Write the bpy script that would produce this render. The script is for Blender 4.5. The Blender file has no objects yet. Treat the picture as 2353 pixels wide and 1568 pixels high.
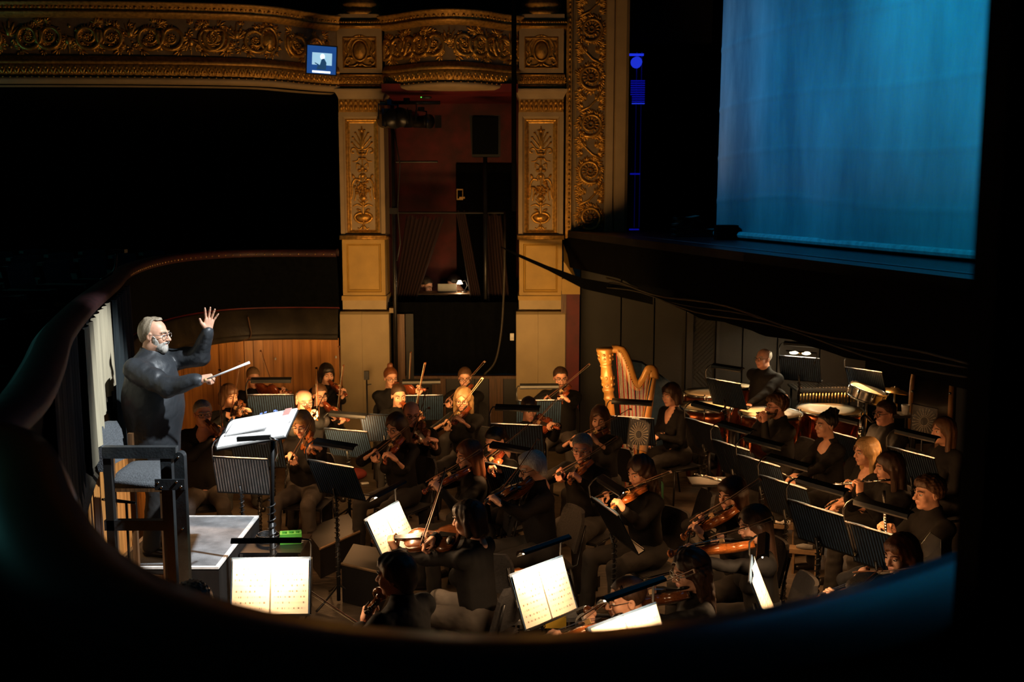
import bpy, math, random
import numpy as np
from mathutils import Vector, Matrix

# ------------------------------------------------------------------ camera
CAMZ = 3.45
FPX = 2470.0
PITCH = math.atan(344.0 / FPX)
sc = bpy.context.scene
col = sc.collection
cam_d = bpy.data.cameras.new('camera')
cam_d.sensor_width = 36.0
cam_d.lens = FPX / 2353.0 * 36.0
cam_d.clip_start = 0.05
cam_d.clip_end = 200
cam_d.dof.use_dof = True
cam_d.dof.focus_distance = 8.0
cam_d.dof.aperture_fstop = 2.8
cam = bpy.data.objects.new('camera', cam_d)
col.objects.link(cam)
cam.location = (0, 0, CAMZ)
cam.rotation_euler = (math.pi / 2 - PITCH, 0, 0)
sc.camera = cam

# ------------------------------------------------------------------ world, exposure
w = bpy.data.worlds.new('world')
sc.world = w
w.use_nodes = True
w.node_tree.nodes['Background'].inputs[0].default_value = (0.25, 0.45, 0.55, 1)
w.node_tree.nodes['Background'].inputs[1].default_value = 0.005
sc.view_settings.view_transform = 'Standard'
sc.view_settings.look = 'None'
sc.view_settings.exposure = 0.0
sc.view_settings.gamma = 1.0
sc.view_settings.use_curve_mapping = False
sc.cycles.use_denoising = True
sc.cycles.max_bounces = 6
sc.cycles.diffuse_bounces = 3
sc.cycles.glossy_bounces = 3
sc.cycles.transmission_bounces = 6
sc.cycles.sample_clamp_indirect = 4.0
sc.cycles.caustics_reflective = False
sc.cycles.caustics_refractive = False


def light(name, kind, loc, target, power, color, size=0.3, size_y=None, spot=None, blend=0.4, spread=None):
    d = bpy.data.lights.new(name, kind)
    d.energy = power
    d.color = color
    if kind == 'AREA':
        d.shape = 'RECTANGLE' if size_y else 'DISK'
        d.size = size
        if size_y:
            d.size_y = size_y
        if spread is not None:
            d.spread = spread
    else:
        d.shadow_soft_size = size
    if kind == 'SPOT':
        d.spot_size = spot
        d.spot_blend = blend
    o = bpy.data.objects.new(name, d)
    col.objects.link(o)
    o.location = loc
    v = Vector(target) - Vector(loc)
    o.rotation_euler = v.to_track_quat('-Z', 'Y').to_euler()
    return o


# cool follow spot on the conductor, hung over the stage edge
light('spot_conductor', 'SPOT', (3.2, 5.6, 7.6), (-2.35, 7.9, 1.75), 6600, (0.90, 0.96, 1.0), size=0.10,
      spot=math.radians(17), blend=0.35)
# blue stage wash on the painted cloth: two strips of lamps on a front-of-house bar
light('stage_strip', 'AREA', (-2.2, 6.6, 9.0), (3.75, 6.9, 4.5), 26, (0.0, 0.50, 1.0), size=4.6, size_y=0.25, spread=math.radians(27))
light('stage_strip', 'AREA', (-2.8, 11.0, 9.0), (2.65, 11.0, 4.4), 13, (0.0, 0.42, 1.0), size=3.4, size_y=0.25, spread=math.radians(27))
# added dim teal fill, put in to lift the auditorium seats out of black
light('seat_fill', 'POINT', (-8.2, 12.6, 3.9), (-8.2, 12.6, 0), 22, (0.2, 0.9, 0.85), size=0.15)
# added warm fill lights without fixtures, standing in for pit glow on the walls
light('pit_wall_fill', 'AREA', (-1.0, 10.8, 1.5), (-0.9, 14.2, 2.5), 33, (1.0, 0.53, 0.17), size=1.6, size_y=0.3, spread=math.radians(150))
light('pit_wall_fill', 'AREA', (0.25, 11.0, 1.45), (0.3, 14.2, 2.5), 28, (1.0, 0.53, 0.17), size=1.6, size_y=0.3, spread=math.radians(150))
light('pit_wall_fill', 'AREA', (-2.0, 10.4, 1.2), (-3.2, 14.0, 1.2), 38, (1.0, 0.55, 0.2), size=1.0, size_y=0.3, spread=math.radians(150))

# ------------------------------------------------------------------ pixel helpers (2353 x 1568 frame)
_cf = Vector((0, math.cos(PITCH), -math.sin(PITCH)))
_cu = Vector((0, math.sin(PITCH), math.cos(PITCH)))
_cr = Vector((1, 0, 0))
_cp = Vector((0, 0, CAMZ))


def ray(px, py):
    return _cf + _cr * ((px - 1176.5) / FPX) + _cu * ((784.0 - py) / FPX)


def at(px, py, Y):
    d = ray(px, py)
    return _cp + d * (Y / d.y)


def atz(px, py, z):
    d = ray(px, py)
    return _cp + d * ((z - CAMZ) / d.z)


def proj(p):
    q = Vector(p) - _cp
    dz = q.dot(_cf)
    return (1176.5 + FPX * q.x / dz, 784.0 - FPX * q.dot(_cu) / dz)


def pxm(p):
    return FPX / (Vector(p) - _cp).dot(_cf)


# ------------------------------------------------------------------ materials
MATS = {}


def mat(name, c, rough=0.6, metal=0.0, var=0.15, scale=8.0, bump=0.0, bscale=None, c2=None, stretch=None, coat=0.0,
        sheen=0.0, emit=None, estr=0.0, detail=4.0, spec=None, alpha=None, trans=0.0):
    if name in MATS:
        return MATS[name]
    m = bpy.data.materials.new(name)
    m.use_nodes = True
    nt = m.node_tree
    b = nt.nodes['Principled BSDF']
    tc = nt.nodes.new('ShaderNodeTexCoord')
    mp = nt.nodes.new('ShaderNodeMapping')
    nt.links.new(tc.outputs['Object'], mp.inputs[0])
    if stretch:
        mp.inputs['Scale'].default_value = stretch
    no = nt.nodes.new('ShaderNodeTexNoise')
    no.inputs['Scale'].default_value = scale
    no.inputs['Detail'].default_value = detail
    nt.links.new(mp.outputs[0], no.inputs['Vector'])
    rp = nt.nodes.new('ShaderNodeValToRGB')
    lo = [max(0, x * (1 - var)) for x in c]
    hi = [min(1, x * (1 + var)) for x in (c2 or c)]
    rp.color_ramp.elements[0].color = (*lo, 1)
    rp.color_ramp.elements[1].color = (*hi, 1)
    rp.color_ramp.elements[0].position = 0.33
    rp.color_ramp.elements[1].position = 0.67
    nt.links.new(no.outputs['Fac'], rp.inputs[0])
    nt.links.new(rp.outputs[0], b.inputs['Base Color'])
    b.inputs['Roughness'].default_value = rough
    b.inputs['Metallic'].default_value = metal
    if spec is not None:
        b.inputs['Specular IOR Level'].default_value = spec
    if coat:
        b.inputs['Coat Weight'].default_value = coat
        b.inputs['Coat Roughness'].default_value = 0.12
    if sheen:
        b.inputs['Sheen Weight'].default_value = sheen
    if emit:
        b.inputs['Emission Color'].default_value = (*emit, 1)
        b.inputs['Emission Strength'].default_value = estr
    if alpha is not None:
        b.inputs['Alpha'].default_value = alpha
    if trans:
        b.inputs['Transmission Weight'].default_value = trans
    if bump:
        bp = nt.nodes.new('ShaderNodeBump')
        bp.inputs['Strength'].default_value = bump
        bp.inputs['Distance'].default_value = 0.02
        if bscale:
            n2 = nt.nodes.new('ShaderNodeTexNoise')
            n2.inputs['Scale'].default_value = bscale
            n2.inputs['Detail'].default_value = 6
            nt.links.new(mp.outputs[0], n2.inputs['Vector'])
            nt.links.new(n2.outputs['Fac'], bp.inputs['Height'])
        else:
            nt.links.new(no.outputs['Fac'], bp.inputs['Height'])
        nt.links.new(bp.outputs[0], b.inputs['Normal'])
    MATS[name] = m
    return m


mat('cream', (0.30, 0.215, 0.115), 0.65, var=0.10, scale=5, bump=0.1, bscale=40)
mat('plinth_cream', (0.40, 0.30, 0.15), 0.6, var=0.10, scale=3, bump=0.08, bscale=60)
mat('ochre', (0.42, 0.26, 0.055), 0.6, var=0.12, scale=4, bump=0.08, bscale=60)
mat('gold', (0.55, 0.30, 0.06), 0.38, 0.75, var=0.35, scale=30, bump=0.25, bscale=90)
mat('gold_dull', (0.40, 0.22, 0.05), 0.5, 0.6, var=0.35, scale=25, bump=0.3, bscale=80)
mat('frieze_ground', (0.15, 0.105, 0.06), 0.7, var=0.25, scale=9, bump=0.1, bscale=50)
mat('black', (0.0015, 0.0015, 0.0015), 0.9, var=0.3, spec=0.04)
mat('black_velvet', (0.0025, 0.003, 0.0035), 0.95, var=0.3, scale=20, bump=0.2, spec=0.05)
mat('black_gloss', (0.008, 0.009, 0.010), 0.28, var=0.4, scale=4)
mat('black_wood', (0.010, 0.009, 0.008), 0.5, var=0.5, scale=6, stretch=(1, 1, 0.15), bump=0.15)
mat('ledge_black', (0.028, 0.022, 0.013), 0.55, var=0.4, scale=5, bump=0.2, bscale=30)
mat('dark_panel', (0.010, 0.009, 0.0065), 0.6, var=0.3, scale=3, bump=0.1, bscale=30)
mat('brown_wood', (0.10, 0.045, 0.015), 0.5, var=0.4, scale=7, stretch=(6, 6, 0.4), bump=0.2)
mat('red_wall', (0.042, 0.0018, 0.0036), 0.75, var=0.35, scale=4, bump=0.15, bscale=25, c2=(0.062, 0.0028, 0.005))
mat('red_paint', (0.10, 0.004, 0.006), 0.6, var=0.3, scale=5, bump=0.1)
mat('red_curtain', (0.011, 0.0009, 0.0011), 0.9, var=0.35, scale=20, stretch=(3, 3, 0.2))
mat('rail_velvet', (0.030, 0.006, 0.007), 0.6, var=0.4, scale=10, bump=0.2)
mat('stud', (0.55, 0.36, 0.14), 0.35, 0.9)
mat('seat_teal', (0.012, 0.045, 0.045), 0.9, var=0.3, scale=40, bump=0.2)
mat('curtain_cream', (0.36, 0.31, 0.21), 0.85, var=0.12, scale=9, stretch=(4, 4, 0.3), bump=0.2)
mat('curtain_dark', (0.010, 0.016, 0.018), 0.95, var=0.3, scale=20, stretch=(4, 4, 0.3))
mat('curtain_red', (0.22, 0.010, 0.015), 0.85, var=0.3, scale=20)
mat('grey_paint', (0.026, 0.030, 0.033), 0.42, var=0.25, scale=12, bump=0.12, bscale=60)
mat('grey_carpet', (0.20, 0.21, 0.22), 0.95, var=0.35, scale=6, bump=0.3, bscale=120)
mat('grey_fabric', (0.075, 0.082, 0.09), 0.9, var=0.25, scale=90, bump=0.3)
mat('white_edge', (0.7, 0.7, 0.68), 0.6, var=0.2, scale=15)
mat('chrome', (0.75, 0.75, 0.74), 0.18, 1.0, var=0.1)
mat('black_metal', (0.012, 0.012, 0.013), 0.35, 0.4, var=0.3)
mat('cable', (0.010, 0.010, 0.010), 0.5)


# ------------------------------------------------------------------ mesh builder
class MB:
    def __init__(self):
        self.v = []
        self.f = []

    def add(self, vs, fs):
        n = len(self.v)
        self.v.extend([tuple(p) for p in vs])
        self.f.extend([tuple(i + n for i in q) for q in fs])
        return self

    def box(self, x0, x1, y0, y1, z0, z1, M=None):
        vs = [Vector((x, y, z)) for z in (z0, z1) for y in (y0, y1) for x in (x0, x1)]
        if M is not None:
            vs = [M @ p for p in vs]
        return self.add(vs, [(0, 2, 3, 1), (4, 5, 7, 6), (0, 1, 5, 4), (2, 6, 7, 3), (0, 4, 6, 2), (1, 3, 7, 5)])

    def bar(self, a, b, w, h, up=(0, 0, 1)):
        a, b = Vector(a), Vector(b)
        d = (b - a)
        L = d.length
        d.normalize()
        u = Vector(up)
        s = d.cross(u)
        if s.length < 1e-4:
            s = d.cross(Vector((1, 0, 0)))
        s.normalize()
        u = s.cross(d)
        vs = []
        for p in (a, b):
            for (i, j) in ((-1, -1), (1, -1), (1, 1), (-1, 1)):
                vs.append(p + s * (i * w / 2) + u * (j * h / 2))
        return self.add(vs, [(3, 2, 1, 0), (4, 5, 6, 7), (0, 1, 5, 4), (1, 2, 6, 5), (2, 3, 7, 6), (3, 0, 4, 7)])

    def tube(self, pts, r, seg=8, flat=None, caps=True):
        """pts polyline; r radius or list; flat=(dir, factor) squashes along dir"""
        pts = [Vector(p) for p in pts]
        n = len(pts)
        rr = r if isinstance(r, (list, tuple)) else [r] * n
        base = len(self.v)
        prev = None
        vs, fs = [], []
        for i, p in enumerate(pts):
            if i == 0:
                t = pts[1] - pts[0]
            elif i == n - 1:
                t = pts[-1] - pts[-2]
            else:
                t = pts[i + 1] - pts[i - 1]
            if t.length < 1e-9:
                t = Vector((0, 0, 1))
            t.normalize()
            if prev is None:
                a = Vector((0, 0, 1)) if abs(t.z) < 0.9 else Vector((1, 0, 0))
                u = (a - t * a.dot(t)).normalized()
            else:
                u = (prev - t * prev.dot(t))
                if u.length < 1e-6:
                    u = Vector((1, 0, 0))
                u.normalize()
            prev = u
            s = t.cross(u)
            for k in range(seg):
                a = 2 * math.pi * k / seg
                o = u * (math.cos(a) * rr[i]) + s * (math.sin(a) * rr[i])
                if flat:
                    fd, ff = flat
                    o = o - fd * (o.dot(fd) * (1 - ff))
                vs.append(p + o)
        for i in range(n - 1):
            for k in range(seg):
                k2 = (k + 1) % seg
                fs.append((i * seg + k, i * seg + k2, (i + 1) * seg + k2, (i + 1) * seg + k))
        if caps:
            fs.append(tuple(range(seg - 1, -1, -1)))
            fs.append(tuple((n - 1) * seg + k for k in range(seg)))
        return self.add(vs, fs)

    def cyl(self, a, b, r, seg=12, r2=None):
        return self.tube([a, b], [r, r if r2 is None else r2], seg)

    def ell(self, c, r, seg=8, rings=5, M=None):
        c = Vector(c)
        vs, fs = [], []
        for i in range(rings + 1):
            th = math.pi * i / rings
            for k in range(seg):
                ph = 2 * math.pi * k / seg
                p = Vector((r[0] * math.sin(th) * math.cos(ph), r[1] * math.sin(th) * math.sin(ph), r[2] * math.cos(th)))
                if M is not None:
                    p = M @ p
                vs.append(c + p)
        for i in range(rings):
            for k in range(seg):
                k2 = (k + 1) % seg
                fs.append((i * seg + k, (i + 1) * seg + k, (i + 1) * seg + k2, i * seg + k2))
        return self.add(vs, fs)

    def lathe(self, prof, c=(0, 0, 0), seg=24, M=None, caps=True):
        c = Vector(c)
        vs, fs = [], []
        for (r, z) in prof:
            for k in range(seg):
                a = 2 * math.pi * k / seg
                p = Vector((r * math.cos(a), r * math.sin(a), z))
                if M is not None:
                    p = M @ p
                vs.append(c + p)
        n = len(prof)
        for i in range(n - 1):
            for k in range(seg):
                k2 = (k + 1) % seg
                fs.append((i * seg + k, i * seg + k2, (i + 1) * seg + k2, (i + 1) * seg + k))
        if caps:
            fs.append(tuple(range(seg - 1, -1, -1)))
            fs.append(tuple((n - 1) * seg + k for k in range(seg)))
        return self.add(vs, fs)

    def grid(self, P, nu, nv, closed_u=False):
        """P(i,j) -> point for i in 0..nu, j in 0..nv"""
        vs = [P(i, j) for i in range(nu + 1) for j in range(nv + 1)]
        fs = []
        for i in range(nu):
            for j in range(nv):
                a = i * (nv + 1) + j
                fs.append((a, a + nv + 1, a + nv + 2, a + 1))
        return self.add(vs, fs)

    def prism(self, poly, M, t):
        """poly list of 2d points (ccw), M maps (x,y,0..t)"""
        n = len(poly)
        vs = [M @ Vector((p[0], p[1], 0)) for p in poly] + [M @ Vector((p[0], p[1], t)) for p in poly]
        fs = [tuple(range(n - 1, -1, -1)), tuple(range(n, 2 * n))]
        for i in range(n):
            j = (i + 1) % n
            fs.append((i, j, n + j, n + i))
        return self.add(vs, fs)

    def mesh(self, name, m=None, smooth=False):
        me = bpy.data.meshes.new(name)
        me.from_pydata(self.v, [], self.f)
        if m:
            me.materials.append(MATS[m] if isinstance(m, str) else m)
        if smooth:
            me.polygons.foreach_set('use_smooth', [True] * len(me.polygons))
        me.update()
        return me

    def build(self, name, m, parent=None, smooth=False):
        o = bpy.data.objects.new(name, self.mesh(name, m, smooth))
        col.objects.link(o)
        if parent is not None:
            o.parent = parent
        return o


def tag(o, label=None, cat=None, group=None, kind=None):
    if label:
        o['label'] = label
    if cat:
        o['category'] = cat
    if group:
        o['group'] = group
    if kind:
        o['kind'] = kind
    return o


def empty(name, loc=(0, 0, 0), rz=0.0):
    o = bpy.data.objects.new(name, None)
    col.objects.link(o)
    o.location = loc
    o.rotation_euler = (0, 0, rz)
    o.empty_display_size = 0.1
    return o


def thing(name, label, cat, loc=(0, 0, 0), rz=0.0, group=None):
    return tag(empty(name, loc, rz), label, cat, group)


def put(mesh, name, parent=None, M=None):
    o = bpy.data.objects.new(name, mesh)
    col.objects.link(o)
    if parent is not None:
        o.parent = parent
    if M is not None:
        o.matrix_local = M
    return o


KIDS = {}


def copy_tree(o, parent=None):
    c = o.copy()
    col.objects.link(c)
    c.parent = parent
    for ch in KIDS.setdefault(o.name, list(o.children)):
        copy_tree(ch, c)
    return c


def frame_M(o, x, y, z):
    return Matrix(((x[0], y[0], z[0], o[0]), (x[1], y[1], z[1], o[1]), (x[2], y[2], z[2], o[2]), (0, 0, 0, 1)))


def catmull(pts, n=8):
    pts = [Vector(p) for p in pts]
    P = [pts[0] * 2 - pts[1]] + pts + [pts[-1] * 2 - pts[-2]]
    out = []
    for i in range(1, len(P) - 2):
        for k in range(n):
            t = k / n
            a, b, c, d = P[i - 1], P[i], P[i + 1], P[i + 2]
            out.append(0.5 * ((2 * b) + (c - a) * t + (2 * a - 5 * b + 4 * c - d) * t * t + (3 * b - a - 3 * c + d) * t ** 3))
    out.append(pts[-1])
    return out

# ================================================================== THE HOUSE
YW = 14.2
rng = random.Random(7)


def X(px, Y=YW, py=400):
    return at(px, py, Y).x


def Z(py, Y=YW, px=1176):
    return at(px, py, Y).z


PX = 1.0 / 174.0      # metres per pixel on the side wall


def planks_mat():
    m = mat('pine', (0.50, 0.20, 0.045), 0.42, var=0.22, scale=3.2, stretch=(5, 5, 0.35), bump=0.1, c2=(0.60, 0.27, 0.07), coat=0.15)
    nt = m.node_tree
    b = nt.nodes['Principled BSDF']
    src = b.inputs['Base Color'].links[0].from_socket
    tc = nt.nodes.new('ShaderNodeTexCoord')
    mp = nt.nodes.new('ShaderNodeMapping')
    mp.inputs['Scale'].default_value = (4.0, 4.0, 1.6)
    nt.links.new(tc.outputs['Object'], mp.inputs[0])
    vo = nt.nodes.new('ShaderNodeTexVoronoi')
    vo.inputs['Scale'].default_value = 1.0
    nt.links.new(mp.outputs[0], vo.inputs['Vector'])
    rp = nt.nodes.new('ShaderNodeValToRGB')
    rp.color_ramp.elements[0].position = 0.05
    rp.color_ramp.elements[0].color = (0.12, 0.03, 0.01, 1)
    rp.color_ramp.elements[1].position = 0.09
    rp.color_ramp.elements[1].color = (1, 1, 1, 1)
    nt.links.new(vo.outputs['Distance'], rp.inputs[0])
    mx = nt.nodes.new('ShaderNodeMix')
    mx.data_type = 'RGBA'
    mx.blend_type = 'MULTIPLY'
    mx.inputs[0].default_value = 1.0
    nt.links.new(src, mx.inputs[6])
    nt.links.new(rp.outputs[0], mx.inputs[7])
    nt.links.new(mx.outputs[2], b.inputs['Base Color'])


planks_mat()


def floor_mat():
    m = mat('pit_floor', (0.030, 0.024, 0.018), 0.5, var=0.5, scale=1.6, bump=0.25, bscale=14, c2=(0.075, 0.058, 0.042))
    nt = m.node_tree
    b = nt.nodes['Principled BSDF']
    src = b.inputs['Base Color'].links[0].from_socket
    tc = nt.nodes.new('ShaderNodeTexCoord')
    mp = nt.nodes.new('ShaderNodeMapping')
    mp.inputs['Rotation'].default_value = (0, 0, 0.6)
    mp.inputs['Scale'].default_value = (2.0, 14.0, 1.0)
    nt.links.new(tc.outputs['Object'], mp.inputs[0])
    no = nt.nodes.new('ShaderNodeTexNoise')
    no.inputs['Scale'].default_value = 2.4
    no.inputs['Detail'].default_value = 9
    no.inputs['Distortion'].default_value = 1.2
    nt.links.new(mp.outputs[0], no.inputs['Vector'])
    rp = nt.nodes.new('ShaderNodeValToRGB')
    rp.color_ramp.elements[0].position = 0.56
    rp.color_ramp.elements[1].position = 0.70
    rp.color_ramp.elements[0].color = (0, 0, 0, 1)
    rp.color_ramp.elements[1].color = (0.8, 0.8, 0.8, 1)
    nt.links.new(no.outputs['Fac'], rp.inputs[0])
    mx = nt.nodes.new('ShaderNodeMix')
    mx.data_type = 'RGBA'
    nt.links.new(rp.outputs[0], mx.inputs[0])
    nt.links.new(src, mx.inputs[6])
    mx.inputs[7].default_value = (0.17, 0.135, 0.10, 1)
    nt.links.new(mx.outputs[2], b.inputs['Base Color'])


floor_mat()


def struct(o, label=None):
    o['kind'] = 'structure'
    if label:
        o['label'] = label
    return o


# ---- pit floor
struct(MB().box(-5.2, 9.0, 1.0, 15.0, -0.12, 0.0).build('floor', 'pit_floor'), 'worn dark scuffed floor of the orchestra pit')


def rect_loft(mb, loops, fill=True):
    """nested rectangles (x0,x1,z0,z1,y)"""
    vs, fs = [], []
    for (x0, x1, z0, z1, y) in loops:
        vs += [(x0, y, z0), (x1, y, z0), (x1, y, z1), (x0, y, z1)]
    for i in range(len(loops) - 1):
        for k in range(4):
            k2 = (k + 1) % 4
            fs.append((i * 4 + k, i * 4 + k2, (i + 1) * 4 + k2, (i + 1) * 4 + k))
    if fill:
        n = (len(loops) - 1) * 4
        fs.append((n, n + 1, n + 2, n + 3))
    mb.add(vs, fs)
    return mb


def spiral(cx, cy, r0, r1, a0, turns, n=26):
    out = []
    for i in range(n + 1):
        t = i / n
        a = a0 + turns * 2 * math.pi * t
        r = r0 + (r1 - r0) * t
        out.append((cx + r * math.cos(a), cy + r * math.sin(a)))
    return out


def relief(mb, F, pts, r0, r1, seg=6, lift=0.0):
    n = len(pts)
    P = [F(u, v, lift) for (u, v) in pts]
    rr = [r0 + (r1 - r0) * i / (n - 1) for i in range(n)]
    mb.tube(P, rr, seg)


def blob(mb, F, u, v, ru, rv, d=0.012, ang=0.0, seg=6):
    o = F(u, v, 0)
    eu = (F(u + 0.01, v, 0) - o).normalized()
    ev = (F(u, v + 0.01, 0) - o).normalized()
    ed = eu.cross(ev)
    c, s = math.cos(ang), math.sin(ang)
    M = Matrix((eu * c + ev * s, ev * c - eu * s, ed)).transposed()
    mb.ell(o, (ru, rv, d), seg, 4, M)


def leaf_spray(mb, F, u, v, ang, L, n=5, spread=1.6, w=0.010):
    for i in range(n):
        a = ang + spread * (i / (n - 1) - 0.5)
        l = L * (1 - 0.35 * abs(i / (n - 1) - 0.5) * 2)
        blob(mb, F, u + math.cos(a) * l * 0.55, v + math.sin(a) * l * 0.55, l * 0.5, w, 0.016, a)


def candelabra(mb, F, c, Zf):
    """relief of the pilaster panel; c px centre, Zf(py)"""
    def G(dx, py, d=0.0):
        return F(dx * PX, Zf(py), d)

    def T(pts, r0=1.6, r1=1.0):
        P = catmull([G(x, y, 0.006) for x, y in pts], 4)
        n = len(P)
        mb.tube(P, [1.35 * (r0 + (r1 - r0) * i / (n - 1)) * PX for i in range(n)], 6)

    def B(x, y, rx, ry, d=2.5, a=0):
        blob(mb, lambda u, v, q: F(u, v, q), x * PX, Zf(y), rx * PX * 1.1, ry * PX * 1.1, d * PX * 1.5, a)
    for s in (-1, 1):
        for (ex, ey) in ((22, 328), (20, 316), (14, 306), (6, 300)):
            T([(0, 342), (ex * 0.45 * s, ey + 14), (ex * s, ey)])
            B(ex * s, ey, 3.2, 2.2, 3, 0.6 * s)
        T([(8 * s, 356), (14 * s, 342), (23 * s, 342), (24 * s, 350), (18 * s, 351)], 1.6, 1.4)
        T([(6 * s, 362), (12 * s, 370), (22 * s, 371)])
        T([(5 * s, 380), (12 * s, 376), (13 * s, 388)])
        B(7 * s, 392, 5, 4, 3)
        B(21 * s, 405, 3, 6, 3, -0.5 * s)
        T([(6 * s, 414), (17 * s, 412), (24 * s, 425), (24 * s, 445), (27 * s, 458)], 2.2, 1.4)
        T([(18 * s, 430), (16 * s, 445), (19 * s, 462)], 1.4, 1.0)
        T([(3 * s, 475), (12 * s, 470), (23 * s, 474)], 1.8, 1.0)
        T([(3 * s, 470), (8 * s, 464), (12 * s, 459)], 1.3, .8)
        B(10 * s, 483, 6, 3, 3, 0.4 * s)
        T([(3 * s, 489), (14 * s, 492), (20 * s, 500), (12 * s, 510), (0, 513)], 2.4, 2.0)
        T([(3 * s, 521), (8 * s, 527), (13 * s, 524)], 1.6, 1.0)
        T([(4 * s, 400), (8 * s, 408), (3 * s, 414)], 1.4, 1.0)
    B(0, 300, 4, 5, 3)
    for (y, rx, ry) in ((347, 6, 3), (354, 10, 3.5), (364, 8, 3), (386, 5, 6), (404, 6, 6)):
        B(0, y, rx, ry, 4)
    for k in range(46):
        a = rng.uniform(0, 6.28)
        r = rng.uniform(0.2, 1.0)
        B(20 * r * math.cos(a), 434 + 19 * r * math.sin(a), 3.2, 3.0, 3.2)
    B(0, 455, 9, 7, 4)
    B(0, 466, 5, 6, 4)
    B(0, 500, 17, 10, 5)
    B(0, 522, 5, 6, 3)
    T([(0, 290), (0, 525)], 1.2, 1.2)


def cartouche(F, c, Zf, parent):
    mb = MB()

    def B(x, y, rx, ry, d=3, a=0, m=mb):
        blob(m, F, x * PX, Zf(y), rx * PX, ry * PX, d * PX, a, 10)

    def T(pts, r0=1.8, r1=1.2):
        P = catmull([F(x * PX, Zf(y), 0.006) for x, y in pts], 4)
        n = len(P)
        mb.tube(P, [1.35 * (r0 + (r1 - r0) * i / (n - 1)) * PX for i in range(n)], 6)
    for s in (-1, 1):
        T([(2 * s, 82), (14 * s, 86), (22 * s, 96), (28 * s, 110), (24 * s, 122), (30 * s, 136)], 2.6, 1.6)
        T([(16 * s, 134), (27 * s, 132), (33 * s, 142), (27 * s, 148), (23 * s, 142)], 2.0, 1.5)
        T([(30 * s, 96), (36 * s, 112), (30 * s, 124)], 1.8, 1.2)
        T([(3 * s, 146), (14 * s, 152), (26 * s, 152)], 2.2, 1.2)
        B(10 * s, 86, 8, 4, 4, -0.4 * s)
        for y in (104, 112, 120, 128):
            B(26 * s, y, 3, 2.5, 3)
    B(0, 82, 6, 5, 4)
    B(0, 149, 5, 4, 4)
    mb.build('scroll_relief', 'gold', parent, True)
    # oval ring and boss
    ring = MB()
    P = [F(17.5 * PX * math.cos(a), Zf(116) + 23 * PX * math.sin(a), 0.012) for a in [2 * math.pi * i / 28 for i in range(29)]]
    ring.tube(P, 2.4 * PX, 6, caps=False)
    ring.build('oval_ring', 'gold', parent, True)
    boss = MB()
    blob(boss, F, 0, Zf(116), 15.5 * PX, 21 * PX, 7 * PX, 0, 20)
    boss.build('oval_boss', 'gold_dull', parent, True)


def bead_row(mb, F, u0, u1, v, r, step, sq=1.0):
    n = max(2, int((u1 - u0) / step))
    for i in range(n + 1):
        blob(mb, F, u0 + (u1 - u0) * i / n, v, r * sq, r, r * 0.9)


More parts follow.
